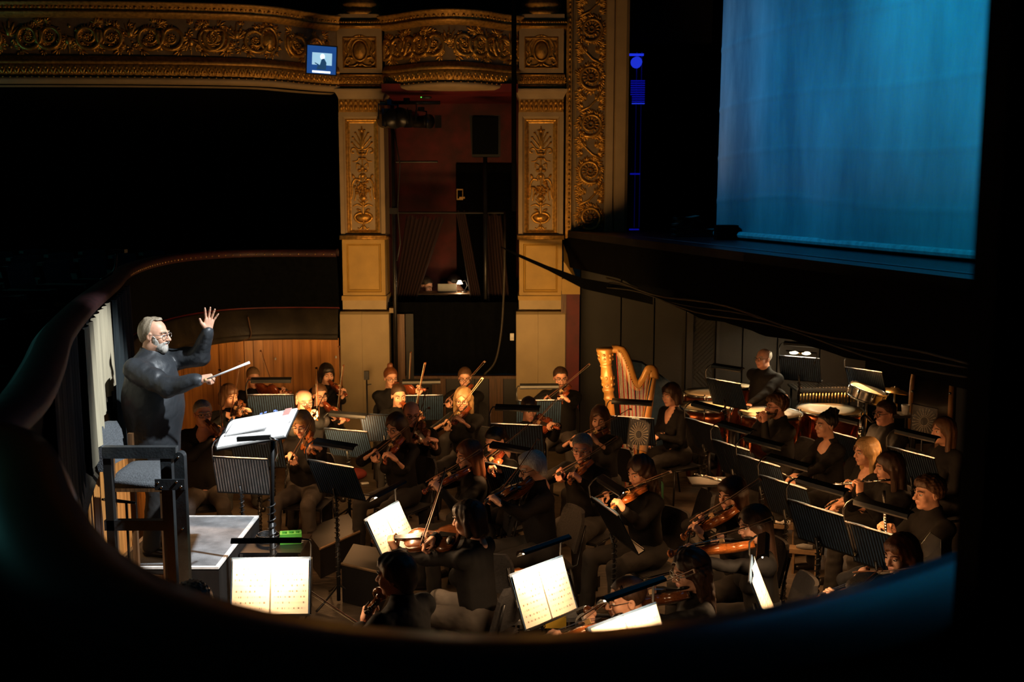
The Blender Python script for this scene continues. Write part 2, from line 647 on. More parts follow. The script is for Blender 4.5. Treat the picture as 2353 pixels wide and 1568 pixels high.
def pilaster(cpx, label):
    root = empty('pilaster', (X(cpx), YW, 0))
    struct(root, label)

    def F(u, v, d):
        return Vector((u, -d, v))
    h = 51 * PX

    def zz(py):
        return Z(py)
    # shaft with sunk panel
    a, b = zz(548), zz(258)
    mb = MB()
    e = lambda i, y: (-h + i * PX, h - i * PX, a + i * PX * 0.8, b - i * PX, y)
    rect_loft(mb, [(-h, h, a, b, 0.5), (-h, h, a, b, 0.0), e(9, 0.0), e(11, 0.02), e(14, 0.035)], False)
    mb.build('shaft', 'cream', root)
    g = MB()
    rect_loft(g, [e(14, 0.035), e(17, 0.02), e(19, 0.026), e(22, 0.045), e(24, 0.05)], False)
    g.build('panel_moulding', 'gold', root)
    p = MB()
    rect_loft(p, [e(24, 0.05), e(25, 0.05)])
    p.build('panel', 'cream', root)
    r = MB()
    candelabra(r, lambda u, v, d: Vector((u, 0.05 - d, v)), cpx, zz)
    r.build('candelabra_relief', 'gold', root, True)
    # base moulding of the shaft
    bm = MB()
    for (y0, y1, ex, dd, mm) in ((543, 551, 2.5, 0.035, 0),):
        bm.box(-h - ex * PX, h + ex * PX, -dd, 0.5, zz(y1), zz(y0))
    bm.tube([(-h - 2 * PX, -0.035, zz(543)), (h + 2 * PX, -0.035, zz(543))], 0.016, 8)
    bm.build('base_moulding', 'gold_dull', root, True)
    # pedestal
    a, b = zz(683), zz(551)
    h2 = 49 * PX
    e2 = lambda i, y: (-h2 + i * PX, h2 - i * PX, a + i * PX * 1.2, b - i * PX, y)
    mb = MB()
    rect_loft(mb, [(-h2, h2, a, b, 0.5), (-h2, h2, a, b, 0.0), e2(9, 0.0), e2(11, 0.018), e2(13, 0.008), e2(15, 0.022)])
    mb.build('pedestal', 'ochre', root)
    MB().box(-h2 - 0.015, h2 + 0.015, -0.03, 0.5, zz(690), zz(680)).build('pedestal_base', 'ochre', root)
    MB().box(-h2 - 0.005, h2 + 0.01, -0.02, 0.5, zz(711), zz(690)).build('plain_block', 'plinth_cream', root)
    # lower plinth with a seam
    for (x0, x1) in ((-56 * PX, -6 * PX), (-5.6 * PX, 57 * PX)):
        bb = MB()
        bb.add([(x0, -0.02, zz(716)), (x1, -0.02, zz(716)), (x1, -0.06, zz(722)), (x0, -0.06, zz(722)),
                (x0, -0.06, 0), (x1, -0.06, 0), (x1, 0.5, 0), (x0, 0.5, 0), (x0, 0.5, zz(716)), (x1, 0.5, zz(716))],
               [(0, 3, 2, 1), (3, 4, 5, 2), (1, 2, 5, 6, 9), (0, 8, 7, 4, 3), (8, 0, 1, 9), (4, 7, 6, 5)])
        bb.build('plinth_board', 'plinth_cream', root)
    # egg band and capital
    MB().box(-50 * PX, 50 * PX, -0.005, 0.5, zz(258), zz(228)).build('egg_band', 'gold_dull', root)
    eg = MB()
    for i in range(9):
        u = (-44 + 11 * i) * PX
        blob(eg, F, u, zz(236), 4.6 * PX, 5.5 * PX, 0.03)
        blob(eg, F, u, zz(248), 4.4 * PX, 6.5 * PX, 0.028)
        blob(eg, F, u + 5.5 * PX, zz(243), 1.6 * PX, 10 * PX, 0.02)
    bead_row(eg, F, -48 * PX, 48 * PX, zz(256), 1.8 * PX, 4 * PX)
    eg.build('egg_relief', 'gold', root, True)
    cv = MB()
    prof = [(228, 50, 0.0), (224, 51, 0.01), (217, 54, 0.04), (211, 58, 0.075), (208, 58, 0.08), (205, 57, 0.08)]
    vs, fs = [], []
    for (y, hw, d) in prof:
        vs += [(-hw * PX, 0.5, zz(y)), (-hw * PX, -d, zz(y)), (hw * PX, -d, zz(y)), (hw * PX, 0.5, zz(y))]
    for i in range(len(prof) - 1):
        for k in range(3):
            fs.append((i * 4 + k, i * 4 + k + 1, i * 4 + k + 5, i * 4 + k + 4))
    n = (len(prof) - 1) * 4
    fs.append((n, n + 1, n + 2, n + 3))
    cv.add(vs, fs).build('capital', 'cream', root)
    # entablature band at balcony level
    MB().box(-53 * PX, 53 * PX, -0.02, 0.5, zz(202), zz(171)).build('leaf_band', 'gold_dull', root)
    lf = MB()
    F2 = lambda u, v, d: Vector((u, -0.02 - d, v))
    for i in range(12):
        u = (-49 + 8.9 * i) * PX
        leaf_spray(lf, F2, u, zz(192), math.pi / 2, 15 * PX, 5, 2.4, 1.6 * PX)
        blob(lf, F2, u + 4.4 * PX, zz(180), 2.2 * PX, 3.2 * PX, 0.02)
    lf.tube([(-53 * PX, -0.03, zz(173)), (53 * PX, -0.03, zz(173))], 2 * PX, 6)
    lf.tube([(-53 * PX, -0.03, zz(198)), (53 * PX, -0.03, zz(198))], 2 * PX, 6)
    lf.build('leaf_relief', 'gold', root, True)
    # die with cartouche
    a, b = zz(168), zz(64)
    h3 = 50 * PX
    e3 = lambda i, y: (-h3 + i * PX, h3 - i * PX, a + i * PX * 0.8, b - i * PX * 1.6, y)
    mb = MB()
    rect_loft(mb, [(-h3, h3, a, b, 0.5), (-h3, h3, a, b, -0.02), e3(12, -0.02)], False)
    mb.build('die', 'cream', root)
    g = MB()
    rect_loft(g, [e3(12, -0.02), e3(14, -0.035), e3(17, 0.0)])
    g.build('die_frame', 'gold_dull', root)
    cartouche(lambda u, v, d: Vector((u, -0.002 - d, v)), cpx, zz, root)
    bmm = MB()
    bmm.box(-56 * PX, 56 * PX, -0.06, 0.5, zz(66), zz(58))
    bmm.tube([(-56 * PX, -0.06, zz(62)), (56 * PX, -0.06, zz(62))], 3.5 * PX, 8)
    bmm.build('cornice', 'gold', root, True)
    bd = MB()
    bd.box(-58 * PX, 58 * PX, -0.05, 0.5, zz(58), zz(46))
    bead_row(bd, lambda u, v, d: Vector((u, -0.05 - d, v)), -55 * PX, 55 * PX, zz(52), 2.6 * PX, 5.2 * PX)
    bd.build('bead_band', 'gold', root, True)
    MB().box(-51 * PX, 51 * PX, -0.03, 0.5, zz(46), zz(33)).build('top_slab', 'cream', root)
    cb = MB()
    cb.lathe([(0.30, zz(33)), (0.30, zz(26)), (0.26, zz(22)), (0.25, zz(16)), (0.28, zz(10)), (0.27, zz(4)), (0.22, zz(-4)), (0.21, zz(-160))],
             (0, 0.25, 0), 28)
    cb.build('column_foot', 'gold_dull', root, True)
    return root


pilaster(832, 'cream and gold pilaster beside the pine plank wall, with candelabra relief')
pilaster(1243, 'cream and gold pilaster beside the proscenium frame, with candelabra relief')


# ---- swept curved balcony fronts
class Path:
    def __init__(self, pts, n=10):
        self.p = catmull([(x, y, 0) for x, y in pts], n)
        self.s = [0.0]
        for i in range(1, len(self.p)):
            self.s.append(self.s[-1] + (self.p[i] - self.p[i - 1]).length)
        self.L = self.s[-1]

    def at(self, u):
        u = min(max(u, 0), self.L)
        i = 1
        while i < len(self.s) - 1 and self.s[i] < u:
            i += 1
        t = (u - self.s[i - 1]) / max(1e-9, self.s[i] - self.s[i - 1])
        p = self.p[i - 1].lerp(self.p[i], t)
        a = self.p[max(0, i - 2)]
        b = self.p[min(len(self.p) - 1, i + 1)]
        d = (b - a).normalized()
        return p, d, Vector((d.y, -d.x, 0))     # point, tangent, outward (right of travel)

    def F(self, u, v, d):
        p, t, n = self.at(u)
        q = p + n * d
        return Vector((q.x, q.y, v))

    def sweep(self, prof, n, u0=0.0, u1=None, close=False):
        """prof list of (v, d)"""
        u1 = self.L if u1 is None else u1
        mb = MB()
        N = len(prof)
        vs = [self.F(u0 + (u1 - u0) * i / n, v, d) for i in range(n + 1) for (v, d) in prof]
        fs = []
        for i in range(n):
            for j in range(N - 1):
                a = i * N + j
                fs.append((a, a + N, a + N + 1, a + 1))
        if close:
            fs.append(tuple(range(N)))
            fs.append(tuple(n * N + j for j in range(N - 1, -1, -1)))
        return mb.add(vs, fs)


def frieze_unit(mb, F, u, v0, v1, w, seed, flip):
    """one rinceau pair: two big C scrolls with leaf sprays and a mask-like spray between"""
    R = random.Random(seed)
    vm = (v0 + v1) / 2
    H = v1 - v0
    for s in (-1, 1):
        cx = u + s * w * 0.24
        r = H * 0.40
        pts = spiral(cx, vm, r, r * 0.28, (math.pi * 0.15 if s > 0 else math.pi * 0.85) * 1.0, s * -1.6, 34)
        relief(mb, F, pts, 0.026, 0.012, 6, 0.010)
        relief(mb, F, [(cx + s * r * 0.7, vm - r * 0.9), (cx + s * r * 1.15, vm - r * .3), (cx + s * r * 1.2, vm + r * .5), (cx + s * r * .8, vm + r * 1.05)], 0.014, 0.008)
        for k in range(7):
            a = R.uniform(0, 6.28)
            leaf_spray(mb, F, cx + math.cos(a) * r * 0.45, vm + math.sin(a) * r * 0.45, a, r * 0.55, 4, 1.5, 0.010)
        for k in range(9):
            a = 2 * math.pi * k / 9
            blob(mb, F, cx + math.cos(a) * r * 0.2, vm + math.sin(a) * r * 0.2, 0.02, 0.012, 0.016, a)
        blob(mb, F, cx, vm, 0.02, 0.02, 0.022)
        leaf_spray(mb, F, cx + s * r * .6, vm + r * .85, math.pi / 2 - s, 0.11, 5, 2.0, 0.011)
        leaf_spray(mb, F, cx - s * r * .6, vm - r * .85, -math.pi / 2 + s, 0.11, 5, 2.0, 0.011)
        leaf_spray(mb, F, u + s * 0.05, v0 + H * 0.2, math.pi / 2 - s * 1.2, 0.12, 5, 1.5, 0.012)
    leaf_spray(mb, F, u, vm, math.pi / 2 * (1 if flip else -1), 0.2, 7, 2.4, 0.014)
    blob(mb, F, u, vm + (0.05 if flip else -0.05), 0.045, 0.06, 0.03)
    for k in range(22):
        a = R.uniform(0, 6.28)
        leaf_spray(mb, F, u + R.uniform(-w * .5, w * .5), vm + R.uniform(-H * .42, H * .42), a, 0.09, 4, 1.6, 0.012)
    for k in range(10):
        blob(mb, F, u + R.uniform(-.08, .08), vm + R.uniform(-.14, .14), 0.022, 0.014, 0.018, R.uniform(0, 3))


def oval_medallion(mb, F, u, vm):
    P = [F(u + 0.105 * math.cos(a), vm + 0.145 * math.sin(a), 0.012) for a in [2 * math.pi * i / 24 for i in range(25)]]
    mb.tube(P, 0.016, 6, caps=False)
    blob(mb, F, u, vm, 0.09, 0.125, 0.04, 0, 16)
    for k in range(14):
        a = 2 * math.pi * k / 14
        leaf_spray(mb, F, u + 0.13 * math.cos(a), vm + 0.17 * math.sin(a), a, 0.07, 3, 1.2, 0.010)


def balcony(name, path, label, units, medal=None, u_lo=0.0):
    root = struct(empty(name, (0, 0, 0)), label)
    zz = Z
    n = 60
    # plain structural shell: frieze ground + mouldings
    path.sweep([(zz(152), 0.0), (zz(72), 0.0)], n).build('frieze_ground', 'frieze_ground', root, True)
    path.sweep([(zz(72), 0.0), (zz(70), 0.05), (zz(66), 0.07), (zz(63), 0.10), (zz(60), 0.10), (zz(58), 0.08)], n).build('upper_moulding', 'gold_dull', root, True)
    path.sweep([(zz(58), 0.08), (zz(47), 0.09), (zz(45), 0.14), (zz(40), 0.15), (zz(38), 0.10), (zz(38), -0.35)], n).build('hand_rail', 'gold_dull', root, True)
    path.sweep([(zz(170), 0.05), (zz(166), 0.07), (zz(162), 0.05), (zz(156), 0.03), (zz(152), 0.0)], n).build('lower_moulding', 'gold_dull', root, True)
    path.sweep([(zz(197), 0.02), (zz(190), 0.05), (zz(176), 0.07), (zz(170), 0.05)], n).build('leaf_band', 'gold_dull', root, True)
    path.sweep([(zz(213), -0.35), (zz(211), 0.0), (zz(206), 0.05), (zz(199), 0.06), (zz(197), 0.02)], n).build('fascia', 'cream', root, True)
    # beads on the rail
    b = MB()
    Fr = lambda u, v, d: path.F(u, v, 0.085 + d)
    nb = int((path.L - u_lo) / 0.10)
    for i in range(nb):
        u = u_lo + (path.L - u_lo) * (i + 0.5) / nb
        blob(b, Fr, u, zz(52), 0.022, 0.016, 0.018)
        blob(b, Fr, u + 0.05, zz(52), 0.009, 0.014, 0.014)
    b.build('bead_row', 'gold', root, True)['kind'] = 'stuff'
    # leaf band relief
    lb = MB()
    Fl = lambda u, v, d: path.F(u, v, 0.055 + d)
    nb = int((path.L - u_lo) / 0.085)
    for i in range(nb):
        u = u_lo + (path.L - u_lo) * (i + 0.5) / nb
        for s in (-1, 1):
            blob(lb, Fl, u + s * 0.018, zz(184), 0.012, 0.05, 0.02, -s * 0.35)
        blob(lb, Fl, u, zz(178), 0.014, 0.02, 0.024)
        blob(lb, Fl, u + 0.042, zz(188), 0.012, 0.024, 0.018)
        blob(lb, Fl, u, zz(198), 0.014, 0.010, 0.012)
    lb.build('leaf_relief', 'gold', root, True)['kind'] = 'stuff'
    for i, (u, wd) in enumerate(units):
        m = MB()
        frieze_unit(m, path.F, u, zz(150), zz(74), wd, 11 + i, i % 2 == 0)
        m.build('scroll_relief', 'gold', root, True)
    if medal:
        m = MB()
        oval_medallion(m, path.F, medal, zz(110))
        m.build('oval_medallion', 'gold', root, True)
    return root


def bx(px, Y):
    return (at(px, 110, Y).x, Y)


left_path = Path([bx(-700, 13.6), bx(-350, 13.2), bx(0, 13.1), bx(300, 13.15), bx(520, 13.3), bx(620, 13.5), bx(690, 13.85), bx(740, 14.1), bx(776, 14.2)])
pL = left_path
u_of = lambda path, px: min((abs(proj(path.F(path.L * i / 400, Z(110), 0))[0] - px), path.L * i / 400) for i in range(401))[1]
units = []
for px in (-260, -120, 20, 160, 300, 440, 545):
    units.append((u_of(pL, px), 0.92))
units.append((u_of(pL, 705), 0.62))
balcony('wall_balcony', pL, 'curved upper balcony front with dim gold scroll frieze above the dark auditorium', units, u_of(pL, 617), u_of(pL, -200))
box_path = Path([bx(884, 14.22), bx(925, 14.05), bx(975, 13.78), bx(1035, 13.66), bx(1095, 13.78), bx(1145, 14.05), bx(1190, 14.22)])
balcony('wall_box_balcony', box_path, 'bowed upper box front with gold urn frieze between the two pilasters',
        [(box_path.L * 0.5, 0.80), (box_path.L * 0.06, 0.45), (box_path.L * 0.94, 0.45), (box_path.L * 0.25, 0.45), (box_path.L * 0.75, 0.45)])

# dark things above the balcony fronts
post = mat('upper_post', (0.10, 0.07, 0.03), 0.5, 0.3)
up = struct(empty('wall_upper_tier', (0, 0, 0)), 'dark upper tier wall above the balcony rail')
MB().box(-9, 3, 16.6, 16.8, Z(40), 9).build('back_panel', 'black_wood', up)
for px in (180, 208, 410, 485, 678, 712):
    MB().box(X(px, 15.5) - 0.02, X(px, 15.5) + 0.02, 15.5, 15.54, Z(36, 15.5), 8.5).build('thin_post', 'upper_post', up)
# soffits and dark auditorium behind
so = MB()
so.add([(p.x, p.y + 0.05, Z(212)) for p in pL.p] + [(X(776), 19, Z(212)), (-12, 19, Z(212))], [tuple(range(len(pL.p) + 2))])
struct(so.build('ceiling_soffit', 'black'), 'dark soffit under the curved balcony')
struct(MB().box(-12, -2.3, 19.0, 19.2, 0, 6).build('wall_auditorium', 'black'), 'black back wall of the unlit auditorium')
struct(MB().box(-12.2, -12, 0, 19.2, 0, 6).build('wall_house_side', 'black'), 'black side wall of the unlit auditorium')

# ---- the box between the pilasters
YB = 15.9
bxr = struct(empty('wall_box', (0, 0, 0)), 'red walled box between the pilasters')
x0, x1 = X(884), X(1190)
zt, zb = Z(214), Z(702)
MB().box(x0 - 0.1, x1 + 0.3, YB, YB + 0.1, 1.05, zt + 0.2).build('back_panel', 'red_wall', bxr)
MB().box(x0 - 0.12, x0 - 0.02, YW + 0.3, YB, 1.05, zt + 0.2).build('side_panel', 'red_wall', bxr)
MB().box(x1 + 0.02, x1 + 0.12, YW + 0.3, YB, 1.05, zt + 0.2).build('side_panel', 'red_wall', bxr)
MB().box(x0, x1, YW - 0.2, YB, zt, zt + 0.1).build('top_panel', 'red_paint', bxr)
MB().box(x0 - 0.1, x1 + 0.3, YW + 0.2, YB, 1.05, 1.15).build('box_floor', 'black_wood', bxr)
# black cloth front of the box and low wooden wall
cl = MB()


def clothP(i, j):
    u = i / 40
    v = j / 6
    return Vector((x0 + (x1 - x0) * u, YW + 0.12 + 0.025 * math.sin(u * 37) + 0.02 * math.sin(u * 13 + 2), zb + 0.03 + (Z(868) - zb) * v))


cl.grid(clothP, 40, 6)
tag(cl.build('black_drape', 'black_velvet', None, True), 'black cloth hung across the front of the red box', 'drape')
lw = struct(empty('wall_pit_end', (0, 0, 0)), 'low dark board wall of the pit below the black drape')
nbd = 9
for i in range(nbd):
    a = x0 + (x1 - x0) * i / nbd
    b = x0 + (x1 - x0) * (i + 1) / nbd
    MB().box(a + 0.004, b - 0.004, YW + 0.06, YW + 0.12, 0.0, Z(869)).build('board', 'brown_wood' if i in (3, 7) else 'black_wood', lw)
MB().box(x0, x1, YW + 0.04, YW + 0.14, Z(872), Z(866)).build('cap_rail', 'brown_wood', lw)
# timber post and grey board next to pilaster 1
tag(MB().box(X(903), X(925), YW - 0.02, YW + 0.08, 0, Z(722)).build('timber_post', 'brown_wood'), 'rough brown timber post beside the first pilaster', 'post')
tag(MB().box(X(927), X(945), YW + 0.02, YW + 0.07, 0, Z(722)).build('grey_board', 'dark_panel'), 'narrow dark grey board standing beside the rough timber post', 'board')
tag(MB().box(X(891), X(904), YW - 0.08, YW + 0.1, Z(718), Z(707)).build('wood_bracket', 'plinth_cream'), 'small pale bracket block beside the first pilaster', 'bracket')
tag(MB().box(X(1172), X(1181), YW - 0.075, YW - 0.06, Z(781), Z(765)).build('notice_card', 'white_edge'), 'small white card fixed at the second pilaster', 'card')
# door in the box
dr = struct(empty('door_1', (0, 0, 0)), 'black door at the back of the red box')
dx0, dx1 = X(1048, YB - .03), X(1186, YB - .03)
MB().box(dx0, dx1, YB - 0.06, YB, 1.15, at(1100, 378, YB).z).build('leaf', 'black', dr)
hl = MB()
px_, pz_ = at(1057, 447, YB - 0.08).x, at(1057, 447, YB - 0.08).z
hl.box(px_ - 0.05, px_ + 0.05, YB - 0.075, YB - 0.06, pz_ - 0.08, pz_ + 0.08)
hp = hl.build('lock_plate', 'stud', dr)
MB().box(px_ - 0.035, px_ + 0.035, YB - 0.08, YB - 0.075, pz_ - 0.06, pz_ + 0.06).build('dark_inset', 'black', hp)
MB().box(px_ - 0.01, px_ + 0.07, YB - 0.10, YB - 0.08, pz_ - 0.06, pz_ - 0.035).build('handle', 'stud', hp)
pan = MB()
for (a, b) in ((0.08, 0.42), (0.52, 0.92)):
    for (c, d) in ((0.35, 0.62), (0.68, 0.94)):
        xa, xb = dx0 + (dx1 - dx0) * a, dx0 + (dx1 - dx0) * b
        zl, zh = at(1100, 690, YB).z, at(1100, 378, YB).z
        rect_loft(pan, [(xa, xb, zl + (zh - zl) * c, zl + (zh - zl) * d, YB - 0.06), (xa + .03, xb - .03, zl + (zh - zl) * c + .03, zl + (zh - zl) * d - .03, YB - 0.075)])
pan.build('moulded_panel', 'black', dr)
# curtains in the box
rod = thing('curtain_rail', 'thin black rail holding the parted red curtains', 'rail')
MB().cyl(at(896, 489, 14.7), at(1160, 489, 14.7), 0.016, 8).build('tube', 'black_metal', rod)
MB().cyl(at(910, 372, 14.75), at(1006, 372, 14.75), 0.014, 8).build('tube', 'black_metal', rod)


def curtain(pt0, pt1, pb0, pb1, Y, folds, label, m, name='curtain', amp=0.05, zig=0.03, group=None):
    A, B, C, D = at(*pt0, Y), at(*pt1, Y), at(*pb0, Y), at(*pb1, Y)
    g = MB()
    nu, nv = folds * 6, 14

    def P(i, j):
        u, v = i / nu, j / nv
        e = v ** 0.8
        p = A.lerp(B, u).lerp(C.lerp(D, u), v)
        p = p + Vector((0.3 * amp * math.sin(u * folds * 6.28 + 1 + v * 2), amp * math.sin(u * folds * 6.28 + 0.6 * math.sin(v * 3)), 0))
        if j == 0:
            p.z += zig * math.sin(u * folds * 6.28 * 1.3)
        return p
    g.grid(P, nu, nv)
    return tag(g.build(name, m, None, True), label, 'curtain', group)


curtain((932, 498), (1019, 503), (903, 700), (952, 700), 14.72, 9, 'dark red curtain drawn to the left side of the box', 'red_curtain', amp=0.03)
curtain((1047, 488), (1068, 488), (1083, 697), (1108, 697), 14.72, 5, 'dark red curtain hanging at a slant by the black door', 'red_curtain', amp=0.025)
curtain((1108, 492), (1150, 492), (1120, 700), (1172, 700), 14.75, 7, 'dark brown curtain behind the second pilaster', 'red_curtain', amp=0.025)

# ---- proscenium frame
pr = struct(empty('wall_proscenium', (0, 0, 0)), 'gilded proscenium frame with scrolling sunflower relief')
zb_, zt_ = Z(548), 9.0
YP = YW + 0.05
MB().box(X(1300), X(1313), YP - 0.02, YP + 0.6, zb_, zt_).build('inner_fillet', 'gold_dull', pr)
cvp = MB()
pp = [(1313, 0.0), (1316, 0.05), (1320, 0.06), (1324, 0.02), (1326, 0.03)]
for i in range(len(pp) - 1):
    a, b = pp[i], pp[i + 1]
    cvp.add([(X(a[0]), YP + a[1], zb_), (X(b[0]), YP + b[1], zb_), (X(b[0]), YP + b[1], zt_), (X(a[0]), YP + a[1], zt_)], [(0, 1, 2, 3)])
cvp.build('cove', 'cream', pr)
MB().box(X(1326), X(1390), YP + 0.03, YP + 0.6, zb_, zt_).build('relief_ground', 'frieze_ground', pr)
fl = MB()
pp = [(1390, 0.03), (1392, -0.01), (1408, -0.02), (1411, 0.01), (1414, -0.02), (1436, -0.03), (1443, 0.0)]
for i in range(len(pp) - 1):
    a, b = pp[i], pp[i + 1]
    fl.add([(X(a[0]), YP + a[1], zb_), (X(b[0]), YP + b[1], zb_), (X(b[0]), YP + b[1], zt_), (X(a[0]), YP + a[1], zt_)], [(0, 1, 2, 3)])
fl.add([(X(1443), YP, zb_), (X(1443), YP + 0.7, zb_), (X(1443), YP + 0.7, zt_), (X(1443), YP, zt_)], [(0, 1, 2, 3)])
fl.build('outer_moulding', 'cream', pr)
Fp = lambda u, v, d: Vector((u, YP + 0.03 - d, v))
bd = MB()
Fb = lambda u, v, d: Vector((u, YP - 0.02 - d, v))
k = 0
v = Z(545)
while v < 7.2:
    blob(bd, Fb, X(1308), v, 0.018, 0.034 if k % 2 else 0.016, 0.022)
    v += 0.062
    k += 1
bd.build('egg_row', 'gold', pr, True)['kind'] = 'stuff'
uc = X(1357)
step = 105 * PX
v = Z(500)
k = 0
while v < 7.0:
    s = 1 if k % 2 == 0 else -1
    m = MB()
    relief(m, Fp, spiral(uc, v, 0.165, 0.07, -math.pi / 2 - s * 0.6, s * 1.2, 30), 0.024, 0.012, 6, 0.012)
    relief(m, Fp, [(uc - s * 0.15, v + 0.16), (uc - s * 0.02, v + 0.22), (uc + s * 0.1, v + 0.34), (uc + s * 0.15, v + 0.45)], 0.016, 0.012, 6, 0.006)
    for i in range(14):
        a = 2 * math.pi * i / 14
        blob(m, Fp, uc + 0.085 * math.cos(a), v + 0.085 * math.sin(a), 0.034, 0.013, 0.026, a)
    for i in range(9):
        a = 2 * math.pi * i / 9
        blob(m, Fp, uc + 0.035 * math.cos(a), v + 0.035 * math.sin(a), 0.016, 0.014, 0.034)
    for i in range(11):
        a = 2 * math.pi * i / 11 + 0.3
        leaf_spray(m, Fp, uc + 0.13 * math.cos(a), v + 0.135 * math.sin(a), a + s * 0.9, 0.10, 4, 1.5, 0.014)
        blob(m, Fp, uc + 0.165 * math.cos(a), v + 0.17 * math.sin(a), 0.022, 0.016, 0.026, a)
    for i in range(6):
        a = rng.uniform(0, 6.28)
        leaf_spray(m, Fp, uc + 0.14 * math.cos(a), v + 0.15 * math.sin(a), a + s * 0.8, 0.11, 4, 1.3, 0.011)
    for q in (-1, 1):
        for dv in (0.20, 0.33, 0.42):
            leaf_spray(m, Fp, uc + q * 0.10, v + dv, math.pi / 2 - q * (0.4 + dv * 3), 0.12, 5, 1.5, 0.014)
        leaf_spray(m, Fp, uc + q * 0.12, v + 0.27, q * 0.9 + (math.pi if q < 0 else 0), 0.12, 5, 1.6, 0.012)
        leaf_spray(m, Fp, uc + q * 0.06, v + 0.30, math.pi / 2 - q * 0.7, 0.13, 5, 1.4, 0.012)
    m.build('sunflower_relief', 'gold', pr, True)
    v += step
    k += 1
# bracket and red door leaf under the frame
tag(MB().box(X(1292), X(1334), YW - 0.10, YW + 0.1, Z(675), Z(640)).add(
    [(X(1296), YW - 0.1, Z(640)), (X(1330), YW - 0.14, Z(652)), (X(1330), YW + 0.1, Z(652)), (X(1296), YW + 0.1, Z(560)), (X(1296), YW - 0.1, Z(600))],
    [(0, 1, 2, 3, 4)]).build('corbel', 'ochre'), 'ochre corbel block at the foot of the proscenium', 'corbel')
rd = struct(empty('wall_red_return', (0, 0, 0)), 'dark red painted wall strip beside the second pilaster')
MB().box(X(1291), X(1303), YW - 0.04, YW + 0.3, 0, Z(668)).build('brown_edge', 'brown_wood', rd)
MB().box(X(1303), X(1334), YW - 0.02, YW + 0.3, 0, Z(655)).build('red_face', 'red_paint', rd)

# ---- stage
SL = lambda Y: 0.74 + (14.2 - Y) * 0.257
ZS = 2.93
stf = MB()
stf.add([(SL(2), 2, ZS), (SL(2) + 6, 2, ZS), (SL(16) + 6.5, 16, ZS), (SL(14.35), 14.35, ZS), (SL(2), 2, ZS - .08), (SL(2) + 6, 2, ZS - .08), (SL(16) + 6.5, 16, ZS - .08), (SL(14.35), 14.35, ZS - .08)],
        [(0, 1, 2, 3), (7, 6, 5, 4), (0, 4, 5, 1), (1, 5, 6, 2), (2, 6, 7, 3), (3, 7, 4, 0)])
mat('stage_floor', (0.02, 0.022, 0.025), 0.35, var=0.4, scale=3, stretch=(8, 1, 1), bump=0.1)
struct(stf.build('floor_stage', 'stage_floor'), 'black stage floor above the pit')
fa = MB()
fa.add([(SL(2), 2, 2.46), (SL(14.3), 14.3, 2.46), (SL(14.3), 14.3, ZS), (SL(2), 2, ZS)], [(0, 1, 2, 3)])
fa.add([(SL(2), 2, 2.46), (SL(14.3), 14.3, 2.46), (SL(14.3) + .12, 14.3, 2.46), (SL(2) + .12, 2, 2.46)], [(0, 1, 2, 3)])
struct(fa.build('wall_stage_front', 'black'), 'black front edge of the stage over the pit')
es = MB()
es.add([(SL(2) + .25, 2, ZS + .004), (SL(12.6) + .25, 12.6, ZS + .004), (SL(12.6) + .33, 12.6, ZS + .004), (SL(2) + .33, 2, ZS + .004)], [(3, 2, 1, 0)])
mat('edge_strip', (0.16, 0.18, 0.20), 0.4, var=0.2)
struct(es.build('trim_1', 'edge_strip'), 'pale strip along the stage edge')
bo = MB()


def borderP(i, j):
    Y = 3 + (13.2 - 3) * i / 60
    z = 2.47 - (0.24 + 0.012 * math.sin(i * 0.9)) * j / 3 * min(1, (13.2 - Y) / 2.5)
    return Vector((SL(Y) + 0.15 + 0.02 * math.sin(i * 1.7), Y, z))


bo.grid(borderP, 60, 3)
tag(bo.build('black_border', 'black_velvet', None, True), 'black cloth border sagging below the stage front', 'drape')
struct(MB().add([(SL(2), 2, 2.5), (SL(2) + 6, 2, 2.5), (SL(15) + 6, 15, 2.5), (SL(15), 15, 2.5)], [(0, 1, 2, 3)]).build('ceiling_pit', 'black'), 'black underside of the stage')
for k, (dx, dz, rr) in enumerate(((0.04, 2.40, 0.012), (0.07, 2.36, 0.009), (0.05, 2.33, 0.01))):
    c = MB()
    c.tube([(SL(Y) + dx - 0.03, Y, dz + 0.03 * math.sin(Y * 2.1 + k)) for Y in [4 + 0.35 * i for i in range(26)]], rr, 5)
    tag(c.build('cable', 'cable', None, True), ('thick black cable', 'thin black cable', 'middle black cable')[k] + ' slung along the underside of the stage front', 'cable')
# end wall of the pit under the stage: separate dark panels
ew = struct(empty('wall_pit_stage_side', (0, 0, 0)), 'dark panelled end wall of the pit under the stage')
seams = [1336, 1432, 1510, 1585, 1600, 1655, 1662, 1718, 1800, 1900, 2010]
for i in range(len(seams) - 1):
    a, b = X(seams[i], 14.45), X(seams[i + 1], 14.45)
    if b - a < 0.15:
        MB().box(a, b, 14.40, 14.5, 0, 2.5).build('post', 'black_wood', ew)
    else:
        MB().box(a + .01, b - .01, 14.45, 14.5, 0, 2.5).build('panel', 'dark_panel', ew)
MB().box(X(1336, 14.5), 6.5, 14.5, 14.56, 0, 2.6).build('backing', 'black', ew)  # added behind the panels to stop light leaking through the seams
gr = MB()
for i in range(17):
    for s in (-1, 1):
        a = X(1604, 14.43)
        b = X(1652, 14.43)
        z = 0.95 + 0.06 * i
        gr.bar((a, 14.44, z), (b, 14.44, z + s * (b - a)), 0.006, 0.006)
gr.build('lattice', 'dark_panel', ew)
struct(MB().add([(SL(2) + 5.2, 2, 0), (SL(15) + 5.2, 15, 0), (SL(15) + 5.2, 15, 2.5), (SL(2) + 5.2, 2, 2.5)], [(0, 1, 2, 3)]).build('wall_pit_back', 'black_wood'), 'black back wall of the pit under the stage')


